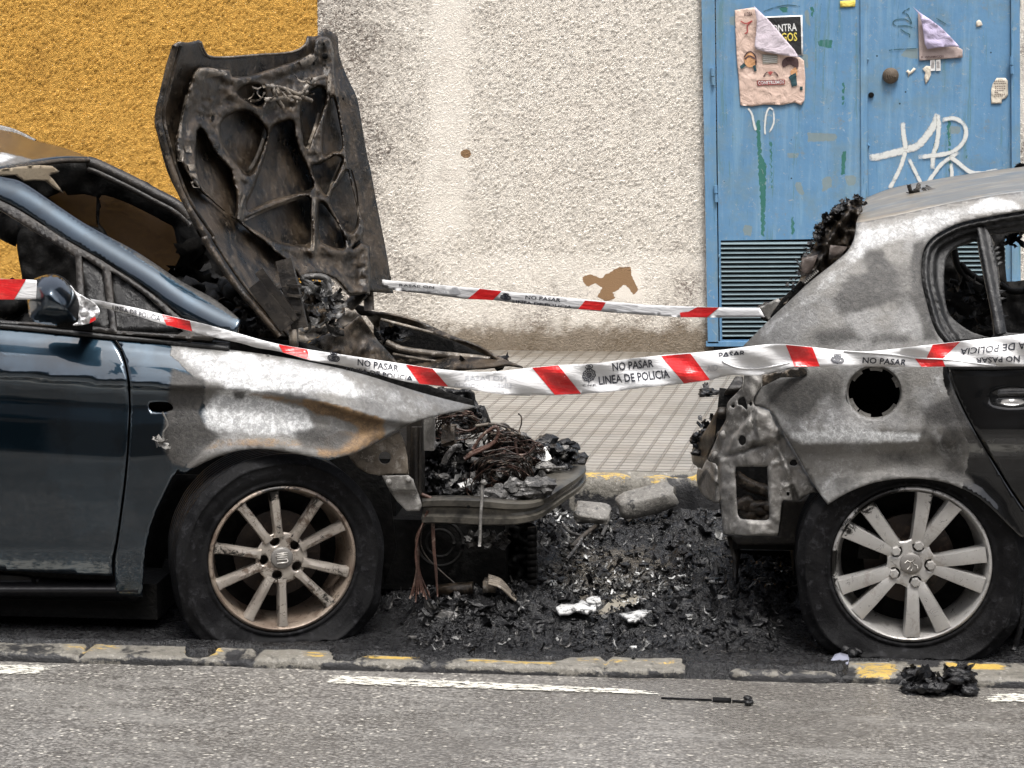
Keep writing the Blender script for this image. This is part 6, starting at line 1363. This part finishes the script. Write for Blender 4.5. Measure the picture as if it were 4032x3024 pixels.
wheel(car2, 3588, 2222, .03, .338, .2325, R(0), spr, [68.5, 140.5, 212.5, 284.5, -3.6], M_al2r, M_al2, hubR, True, -.006, .17, 0, 0, RS)
# ================================================================== police tape
n = NM('tape_white'); n.bump(n.noise(6, 4, .6, .6, vec=n.map((1, 1, 5))), .35, .02)
M_tw = n.fin(n.mix(n.noise(12, 4), (.60, .60, .60), (.70, .70, .70)), .3, spec=.5)
n = NM('tape_red'); n.bump(n.noise(6, 4, .6, .6, vec=n.map((1, 1, 5))), .3, .02); M_tr = n.fin(n.mix(n.ss(n.noise(40, 4, .7), .45, .7), (.58, .018, .02), (.66, .05, .045)), .3)
M_ti = NM('tape_ink').fin((.022, .024, .035), .5); M_tf = NM('tape_faint_print').fin((.48, .49, .51), .4)
TM = [M_tr, M_ti, M_tf]; TN = ['red_band', 'lettering', 'faint_lettering']
def emblem(buf, k, cx, cy, w_, h_, Yf, tilt=0, m=1, part=1.0):
    buf.start()
    def T(pts): return fr(k, [(cx+x*w_/2, cy+y*h_/2+tilt*x*w_/2) for x, y in pts])
    lw = w_*.055*FR[k][2]
    def S(pts, f=1.0, s=3): 
        pts = [p for p in pts if p[1] <= part*2-1+.001]
        if len(pts) > 1: strokes(buf, sp(T(pts), s), lw*f, Yf, .002, m)
    S([(-.55, -.80), (-.45, -.66), (0, -.62), (.45, -.66), (.55, -.80)], 1.2); S([(-.5, -.9), (-.25, -.98), (0, -.92), (.25, -.98), (.5, -.9), (.55, -.80)], 1); S([(-.3, -.8), (0, -.76), (.3, -.8)], 1.2); S([(0, -1.0), (0, -.75)], 1)
    for r, f in ((.95, 1.3), (.62, 1), (.40, .9)):
        a = np.linspace(0, 2*math.pi, 29); S([(r*math.cos(t)*(1+.07*math.sin(9*t)*(r > .9)), .06+r*.62*math.sin(t)*(1+.07*math.sin(9*t)*(r > .9))) for t in a], f, 1)
    for t in np.linspace(0, 2*math.pi, 17)[:-1]: S([(.66*math.cos(t), .06+.41*math.sin(t)), (.9*math.cos(t+.12), .06+.56*math.sin(t+.12))], .9)
    S([(-.2, -.08), (.2, -.08), (.22, .12), (0, .26), (-.22, .12), (-.2, -.08)], 1); S([(0, -.1), (0, .25)], .9); S([(-.22, .06), (.22, .06)], .9)
    S([(0, .7), (0, .84)], 1.2)
    buf.end('emblem')
def red(buf, k, tl, tr, br, bl, Yf):
    q = fr(k, [tl, tr, br, bl]); n_ = 8
    top = [tuple(np.array(q[0])+(np.array(q[1])-q[0])*i/n_) for i in range(n_+1)]; bot = [tuple(np.array(q[3])+(np.array(q[2])-q[3])*i/n_) for i in range(n_+1)]
    decal(buf, top+bot[::-1], Yf, .0012, 0, 12)
TY = [(-400, -.2), (100, -.19), (330, -.16), (400, -.12), (900, -.06), (1200, -.05), (1600, -.03), (1750, .02), (2000, .10), (2350, .06), (2700, -.04), (2950, -.07), (3200, -.06), (4200, -.08)]
def ytp(x, y):
    x = np.asarray(x, float); y = np.asarray(y, float)
    return np.interp(x, [p[0] for p in TY], [p[1] for p in TY])-.018+.010*np.sin(x/83+y/31)+.006*np.sin(x/37-y/17)
tape = thing('police_tape', tuple(P(1700, 1500, 0)), 'front red and white police tape, knotted round the door mirror, sagging across both cars', 'police tape')
sec_a = fr('Z1', [(-700, 1150), (0, 1158), (200, 1163), (240, 1168), (240, 1290), (180, 1293), (0, 1290), (-700, 1290)])
panel('tape_strip', sec_a, lambda x, y: -.12+.0*x, M_tw, tape, res=14, solid=.0006)
b = Multi(tape, TM, TN); red(b, 'Z1', (-260, 1156), (170, 1161), (92, 1293), (-330, 1290), lambda x, y: -.12+.0*x)
knot = sp(fr('Z1', [(455, 1200), (490, 1235), (530, 1265), (570, 1290), (620, 1320), (645, 1350), (648, 1385), (625, 1425), (590, 1445), (540, 1458), (478, 1463), (505, 1440), (515, 1400), (520, 1330), (500, 1265)]), 3, True)
panel('tape_knot', knot, lambda x, y: -.19+.06*fbm(np.asarray(x)/18, np.asarray(y)/14, 9, 3), M_tw, tape, res=7, solid=.002)
b = Multi(tape, TM, TN); decal(b, fr('Z1', [(590, 1420), (622, 1405), (628, 1425), (585, 1448)]), lambda x, y: -.17+0*x, .02, 0, 8)
topB = fr('Z1', [(590, 1288), (640, 1298), (720, 1315), (900, 1350), (1055, 1388), (1240, 1430), (1400, 1470), (1580, 1520)])+fr('Z4', [(150, 460), (280, 492), (440, 520), (600, 545), (800, 575), (965, 600), (1110, 622), (1300, 640), (1450, 640), (1600, 624)])+fr('W6', [(1640, 824), (1850, 806), (2100, 795)])+fr('W7', [(60, 295), (270, 270), (450, 255), (600, 240), (740, 222), (850, 211), (940, 212), (1080, 225), (1250, 245), (1330, 250), (1480, 240), (1720, 212), (1870, 195), (2212, 155), (2500, 120)])
botB = fr('Z1', [(610, 1322), (680, 1348), (760, 1368), (900, 1402), (1055, 1452), (1250, 1502), (1400, 1540), (1580, 1580)])+fr('Z4', [(150, 510), (280, 532), (440, 578), (600, 605), (700, 628), (800, 650), (900, 680), (1040, 708), (1200, 725), (1350, 744), (1500, 765), (1640, 772)])+fr('W6', [(1640, 1022), (1850, 1026), (2100, 1010)])+fr('W7', [(60, 458), (200, 440), (395, 422), (535, 402), (600, 385), (660, 376), (800, 376), (900, 350), (985, 330), (1120, 331), (1300, 328), (1660, 333), (1790, 330), (2212, 328), (2500, 328)])
panel('tape_strip', sp(topB, 3)+sp(botB, 3)[::-1], ytp, M_tw, tape, res=13, solid=.0006)
b = Multi(tape, TM, TN)
red(b, 'Z1', (1055, 1390), (1240, 1432), (1256, 1501), (1088, 1460), ytp)
red(b, 'Z4', (272, 492), (428, 520), (444, 576), (296, 535), ytp)
red(b, 'Z4', (965, 602), (1110, 624), (1196, 722), (1040, 706), ytp)
red(b, 'W6', (1650, 826), (1840, 808), (2005, 1014), (1815, 1022), ytp)
red(b, 'W7', (275, 273), (432, 260), (535, 400), (398, 420), ytp)
red(b, 'W7', (940, 214), (1083, 227), (1122, 329), (988, 329), ytp)
red(b, 'W7', (1725, 213), (1872, 197), (1775, 290), (1692, 284), ytp)
red(b, 'W7', (1628, 284), (1775, 289), (1792, 329), (1665, 331), ytp)
# lettering
text(b, 'LINEA DE POLICIA', *fr('Z1', [(735, 1330), (1050, 1398), (1048, 1438), (735, 1360)]), ytp, .002, 1, clipv=(0, .9))
text(b, 'NO PASAR', *fr('Z4', [(703, 570), (928, 606), (925, 642), (702, 606)]), ytp, .002, 1)
text(b, 'LINEA DE POLICIA', *fr('Z4', [(640, 614), (1003, 664), (1000, 698), (640, 640)]), ytp, .002, 1, clipv=(0, .72))
emblem(b, 'Z4', 572, 566, 66, 64, ytp, .12, 1, .8)
text(b, 'NO PASAR', *fr('W6', [(1155, 880), (1465, 885), (1465, 920), (1155, 918)]), ytp, .002, 2, flipx=True); text(b, 'LINEA DE POLICIA', *fr('W6', [(1080, 935), (1500, 940), (1500, 972), (1080, 965)]), ytp, .002, 2, flipx=True)
emblem(b, 'Q4', 440, 460, 190, 290, ytp, -.12)
text(b, 'C.N.P.', *fr('Q4', [(345, 610), (550, 596), (550, 620), (345, 636)]), ytp, .002, 1)
text(b, 'NO PASAR', *fr('Q4', [(772, 292), (1368, 238), (1380, 352), (785, 412)]), ytp, .002, 1)
text(b, 'LINEA DE POLICIA', *fr('Q4', [(575, 490), (1590, 385), (1618, 508), (590, 610)]), ytp, .002, 1)
text(b, 'PASAR', *fr('W7', [(582, 255), (725, 243), (725, 274), (582, 290)]), ytp, .002, 1, clipv=(0, .7)); text(b, 'AID', *fr('W7', [(518, 325), (578, 318), (578, 350), (518, 362)]), ytp, .002, 2)
emblem(b, 'W7', 1217, 292, 72, 58, ytp, .1)
text(b, 'NO PASAR', *fr('W7', [(1352, 280), (1588, 292), (1580, 325), (1350, 312)]), ytp, .002, 1)
# far right part is twisted over: the print hangs upside down
text(b, 'LINEA DE POLICIA', *fr('W7', [(2330, 226), (1868, 268), (1875, 234), (2330, 185)]), ytp, .002, 1)
text(b, 'NO PASAR', *fr('W7', [(2190, 304), (1955, 312), (1955, 285), (2190, 270)]), ytp, .002, 1)
n = NM('fold_shade')
bb = Buf()
for pts in (fr('W7', [(1250, 247), (1500, 265), (1640, 284), (1780, 291), (1950, 312), (2060, 324)]), fr('W7', [(600, 300), (680, 335), (800, 340), (960, 310)])):
    q = np.array(sp(pts, 6)); bb.tube(P(q[:, 0], q[:, 1], ytp(q[:, 0], q[:, 1])-.0015), .0022, 6)
bb.build('tape_fold', M_tw, tape)
# rear tape
tape2 = thing('police_tape', tuple(P(2200, 1200, 1.2)), 'rear red and white police tape between the raised bonnet and the right car tailgate', 'police tape')
ty2 = lambda x, y: 1.25-.0006*(np.asarray(x, float)-1550)+.008*np.sin(np.asarray(x)/60)+.5*0
t1 = fr('W6', [(560, 185), (640, 193), (900, 214), (1100, 236), (1270, 250), (1430, 268), (1700, 296), (2000, 326), (2212, 345)])+fr('W7', [(200, 0), (400, 8), (600, 14), (720, 16), (800, 16)])
t2 = fr('W6', [(560, 235), (640, 262), (900, 292), (1100, 318), (1190, 328), (1370, 336), (1600, 362), (1930, 396), (2212, 424)])+fr('W7', [(200, 55), (375, 66), (520, 68), (720, 68), (830, 66)])
panel('tape_strip', sp(t1, 3)+sp(t2, 3)[::-1], ty2, M_tw, tape2, res=12, solid=.0006)
b = Multi(tape2, TM, TN)
red(b, 'W6', (1272, 252), (1428, 270), (1365, 334), (1185, 325), ty2); red(b, 'W6', (2035, 338), (2185, 352), (2150, 410), (1985, 400), ty2); red(b, 'W7', (468, 12), (585, 14), (520, 67), (375, 64), ty2)
red(b, 'W7', (375, 42), (480, 30), (520, 67), (380, 66), ty2)
text(b, 'NO PASAR', *fr('W6', [(1603, 300), (1860, 322), (1855, 348), (1600, 326)]), ty2, .002, 1); text(b, 'LINEA DE POLICIA', *fr('W6', [(1508, 334), (1940, 376), (1935, 394), (1508, 356)]), ty2, .002, 1)
emblem(b, 'W6', 1458, 314, 78, 60, ty2, .1); emblem(b, 'W6', 1090, 272, 80, 58, ty2, .08, 2)
text(b, 'RASAP ON', *fr('W6', [(686, 216), (940, 234), (938, 250), (686, 234)]), ty2, .002, 1); text(b, 'LINEA DE POLICIA', *fr('W6', [(700, 240), (1040, 268), (1040, 292), (700, 258)]), ty2, .002, 2)
# ================================================================== rubble on the lane
def lane_z(x, y): return float(laneh(np.array([x]), np.array([y]))[0])
def PG(px, py, z=0.0): return PZ(np.array(float(px)), np.array(float(py)), z)
n = NM('white_ash_board'); a_ = n.ns(45, 7, .8, .6, vec=n.map((.6, 1.6, 1)))
M_foam = n.fin(n.mix(n.ss(n.ns(22, 7, .85, .5), .52, .68), n.mix(a_, (.42, .42, .41), (.70, .71, .70)), (.03, .03, .03)), .6); M_wet = gritty('wet_grey_flake', (.10, .10, .10), (.24, .24, .23), 30, .2, .6, .01, .6)
M_bluec = gritty('blue_grey_plastic', (.09, .12, .18), (.14, .18, .25), 20, .3, .3)
b = Buf(); rs = np.random.RandomState(21)
cnt = 0
while cnt < 3600:
    px, py = rs.uniform(1350, 3450), rs.uniform(2010, 2600)
    p = PG(px, py); x, y = p[0], p[1]
    if y < YK1 or y > YR-.03: continue
    if y < .34 and (px < 1640 or px > 3060) and rs.rand() < .93: continue
    c = float(charf(np.array([x]), np.array([y]))[0])
    if rs.rand() > .25+.9*max(0, c-.1): continue
    cnt += 1; p[2] = lane_z(x, y)
    s_ = rs.choice([.004, .007, .011, .017, .028], p=[.3, .3, .22, .13, .05])*(.6 if y < .1 else 1)
    kind = rs.rand(); mt = int(rs.choice([0, 1, 2, 3], p=[.88, .06, .05, .01]))
    if kind < .55: b.rock(p+np.array([0, 0, s_*.25]), s_, rs, mt, rs.uniform(.25, .6), 1)
    else: b.flake(p+np.array([0, 0, s_*.4]), s_, rs, mt)
for k in range(1500):
    px, py = rs.uniform(1450, 3350), rs.uniform(2060, 2600); p = PG(px, py); x, y = p[0], p[1]
    if y < YK1-.1 or y > YR-.03 or (y < .34 and (px < 1640 or px > 3060)): continue
    p[2] = lane_z(x, y)+.004; b.flake(p, rs.uniform(.008, .024), rs, int(rs.choice([0, 1, 2], p=[.7, .22, .08])), asp=.14)
o = b.build('burnt_debris', [M_char, M_ashy, M_wet, M_foam], None, smooth=False); tag(o, 'black charred rubble and flakes strewn over the lane between the two cars', 'rubble', kind='stuff')
# shiny wet scrap field left of the middle
b = Buf()
for k in range(700):
    px, py = fr('W5', [(rs.uniform(160, 560), rs.uniform(330, 790))])[0] if rs.rand() < .6 else fr('W5', [(rs.uniform(560, 1000), rs.uniform(620, 880))])[0]
    p = PG(px, py); p[2] = lane_z(p[0], p[1])+.008; b.flake(p, rs.uniform(.004, .020), rs, int(rs.choice([0, 1, 2, 3], p=[.34, .2, .1, .36])), asp=.3)
o = b.build('shiny_scraps', [M_wet, M_ashy, M_foam, M_char], None, smooth=False); tag(o, 'small wet shiny scraps and white ash flakes scattered in the gutter between the cars', 'scraps', kind='stuff')
def slab(name, k, pts, z, th, mt, label, cat, group=None, res=10, tilt=0):
    q = fr(k, pts); v, f = cdt(q, (), res)
    X = PZ(v[:, 0], v[:, 1], z); X[:, 2] += .012*(fbm(v[:, 0]/20, v[:, 1]/12, 4, 4)-.5)+tilt*(X[:, 0]-X[:, 0].mean())
    o = meshobj(name, X, f, mt, None, True, solid=th, attrs={'yellow': 0*v[:, 0], 'soot': 0*v[:, 0]+.15}, angle=40); return tag(o, label, cat, group)
# two broken stones by the rear kerb
b = Buf(); rs = np.random.RandomState(9)
def stone(name, k, cx, cy, sx, sy, sz, rz, rx, label, mt, Y=1.75, ry=0):
    v0, f0 = ICO[3]; v = np.sign(v0)*np.abs(v0)**.45; v /= np.abs(v).max(); d = np.array([fbm(np.array([q[0]*2+cx]), np.array([q[1]*2+q[2]*3]), 6, 4)[0] for q in v])
    v = v*(.9+.25*(d-.5)[:, None])*np.array([sx, sy, sz]); M3 = np.array(Matrix.Rotation(R(rz), 3, 'Z')@Matrix.Rotation(R(ry), 3, 'Y')@Matrix.Rotation(R(rx), 3, 'X')); v = v@M3.T+P(*fr(k, [(cx, cy)])[0], Y)
    o = meshobj(name, v, f0, mt, None, True, attrs={'yellow': v[:, 0]*0, 'soot': v[:, 0]*0+.30}, angle=50); return tag(o, label, 'stone', 'broken kerb stones')
stone('broken_stone', 'W5', 755, 240, .125, .07, .045, 8, 12, 'long tilted block of broken kerb leaning in the rubble between the cars', M_stone, 1.62, -14)
stone('broken_stone', 'W5', 460, 300, .075, .06, .022, 0, 25, 'flat pale grey stone beside the nose of the left car', M_stone, 1.5, 6)
slab('burnt_board', 'W5', [(262, 820), (290, 800), (330, 795), (360, 800), (400, 780), (440, 800), (478, 805), (480, 825), (430, 840), (380, 825), (330, 838), (280, 842)], .075, .012, M_foam, 'largest white ash covered board lying in the rubble between the cars', 'board')
slab('burnt_board', 'W5', [(425, 770), (460, 752), (500, 765), (508, 785), (470, 790), (430, 785)], .07, .01, M_foam, 'smaller white flake just behind the largest white board', 'board')
slab('burnt_board', 'W5', [(605, 850), (700, 838), (815, 812), (700, 885), (655, 888), (640, 868)], .06, .01, M_foam, 'thin pale streaked board right of the flat beige board', 'board')
slab('flat_board', 'W5', [(500, 835), (600, 745), (690, 748), (715, 765), (712, 800), (640, 822), (470, 885)], .022, .012, gritty('wet_beige_board', (.17, .155, .125), (.27, .245, .20), 14, .3, .3), 'flat wet beige board lying in the middle of the rubble', 'board')
slab('plastic_shard', 'W5', [(935, 432), (990, 440), (1050, 465), (1085, 490), (1030, 492), (960, 470)], .05, .006, M_bluec, 'blue grey curved plastic shard in the rubble near the right car', 'plastic shard')
slab('plastic_shard', 'Q7', [(583, 430), (615, 380), (660, 365), (725, 378), (738, 405), (728, 448), (640, 448)], .015, .006, gritty('lilac_plastic', (.20, .21, .27), (.27, .28, .34), 20, .25, .3), 'pale lilac shard on the kerb left of the right rear wheel', 'plastic shard')
# bent rusty strips sticking out of the rubble
b = Buf()
for pts, r_, m_ in (([(490, 455), (430, 500), (380, 545), (350, 580)], .008, 0), ([(300, 450), (340, 500), (400, 520), (385, 560), (350, 610), (320, 650)], .006, 1), ([(540, 350), (550, 400), (530, 470), (510, 520)], .007, 1), ([(380, 445), (440, 440), (490, 438)], .004, 1), ([(500, 360), (545, 350), (560, 380)], .007, 1)):
    b.tube([PG(x, y)+np.array([0, 0, .06]) for x, y in sp(fr('W5', pts), 4)], r_, 6, m_)
tag(b.build('bent_strips', [M_wireb, M_ashy], None), 'bent burnt metal strips sticking out of the rubble just right of the left car', 'metal strips')
b = Buf()
for k in range(16): px, py = fr('W5', [(rs.uniform(1110, 1230), rs.uniform(775, 830))])[0]; p = PG(px, py); b.flake(p+np.array([0, 0, .03]), rs.uniform(.01, .03), rs, int(rs.rand() < .4))
tag(b.build('scorched_cloth', [sooty('dark_red_cloth', (.05, .008, .006), (.10, .02, .015), (.2, .06, .05)), M_foam], None), 'dark red and white scorched scrap in the rubble left of the right rear wheel', 'cloth scrap')
# heap of crumpled remains under the front of the left car
b = Buf()
for k in range(160):
    px, py = fr('Z6', [(rs.uniform(290, 720), rs.uniform(1400, 1640))])[0]; p = PG(px, py); p[2] = rs.uniform(.01, .07); (b.flake if rs.rand() < .7 else b.rock)(p, rs.uniform(.01, .035), rs, int(rs.choice([0, 1, 2], p=[.72, .2, .08])))
tag(b.build('crumpled_remains', [M_char, M_ashy, M_galv], None, smooth=False), 'heap of crumpled grey and black remains on the ground under the left car bumper beam', 'debris heap')
# charred lump and rod on the road
b = Buf()
for k in range(44):
    px, py = fr('Q7', [(rs.uniform(1230, 1760), rs.uniform(600, 730))])[0]; p = PG(px, py, -.026); p[2] += rs.uniform(0, .03); b.rock(p, rs.uniform(.014, .034), rs, 0, .5, 3); b.flake(p+np.array([0, 0, .015]), rs.uniform(.01, .03), rs)
for k in range(7): px, py = fr('Q7', [(rs.uniform(1600, 1760), rs.uniform(520, 600))])[0]; p = PG(px, py, .02); b.rock(p, rs.uniform(.015, .03), rs, 0, .6)
tag(b.build('charred_lump', [M_char], None), 'large black charred lump of melted plastic on the road below the right wheel', 'charred lump')
b = Buf()
for k in range(8): px, py = fr('Q7', [(rs.uniform(700, 820), rs.uniform(290, 370))])[0]; p = PG(px, py, .01); b.rock(p, rs.uniform(.012, .026), rs, 0, .7)
tag(b.build('charred_lump', [M_char], None), 'small black lump at the left foot of the right rear tyre', 'charred lump')
b = Buf()
for k in range(12): px, py = fr('W3', [(rs.uniform(300, 425), rs.uniform(420, 470))])[0]; p = PG(px, py, ZP+.01); (b.rock if k % 2 else b.flake)(p, rs.uniform(.012, .03), rs, 0)
tag(b.build('charred_lump', [M_char], None), 'black charred scrap lying alone on the pavement beside the right car', 'charred lump')
rod = np.array([PG(*fr('W5', [(x, y)])[0], -.02) for x, y in ((835, 1311), (1110, 1322), (1115, 1323), (1215, 1328), (1220, 1328), (1310, 1332))])
t = thing('gas_strut', tuple(rod[2]), 'thin black metal strut lying alone on the grey road below the gap between the cars', 'strut')
b = Buf(); b.tube(rod[:2], .003, 8); b.tube(rod[4:], .004, 8); b.build('rod', M_rubber, t)
b = Buf(); b.tube(rod[2:4], .009, 10); b.build('cylinder', M_rubber, t)
b = Buf()
for x, y in ((1305, 1310), (1320, 1330), (1308, 1336)): b.rock(PG(*fr('W5', [(x, y)])[0], -.015), .010, rs, 0, .8)
b.build('end_joint', M_char, t)
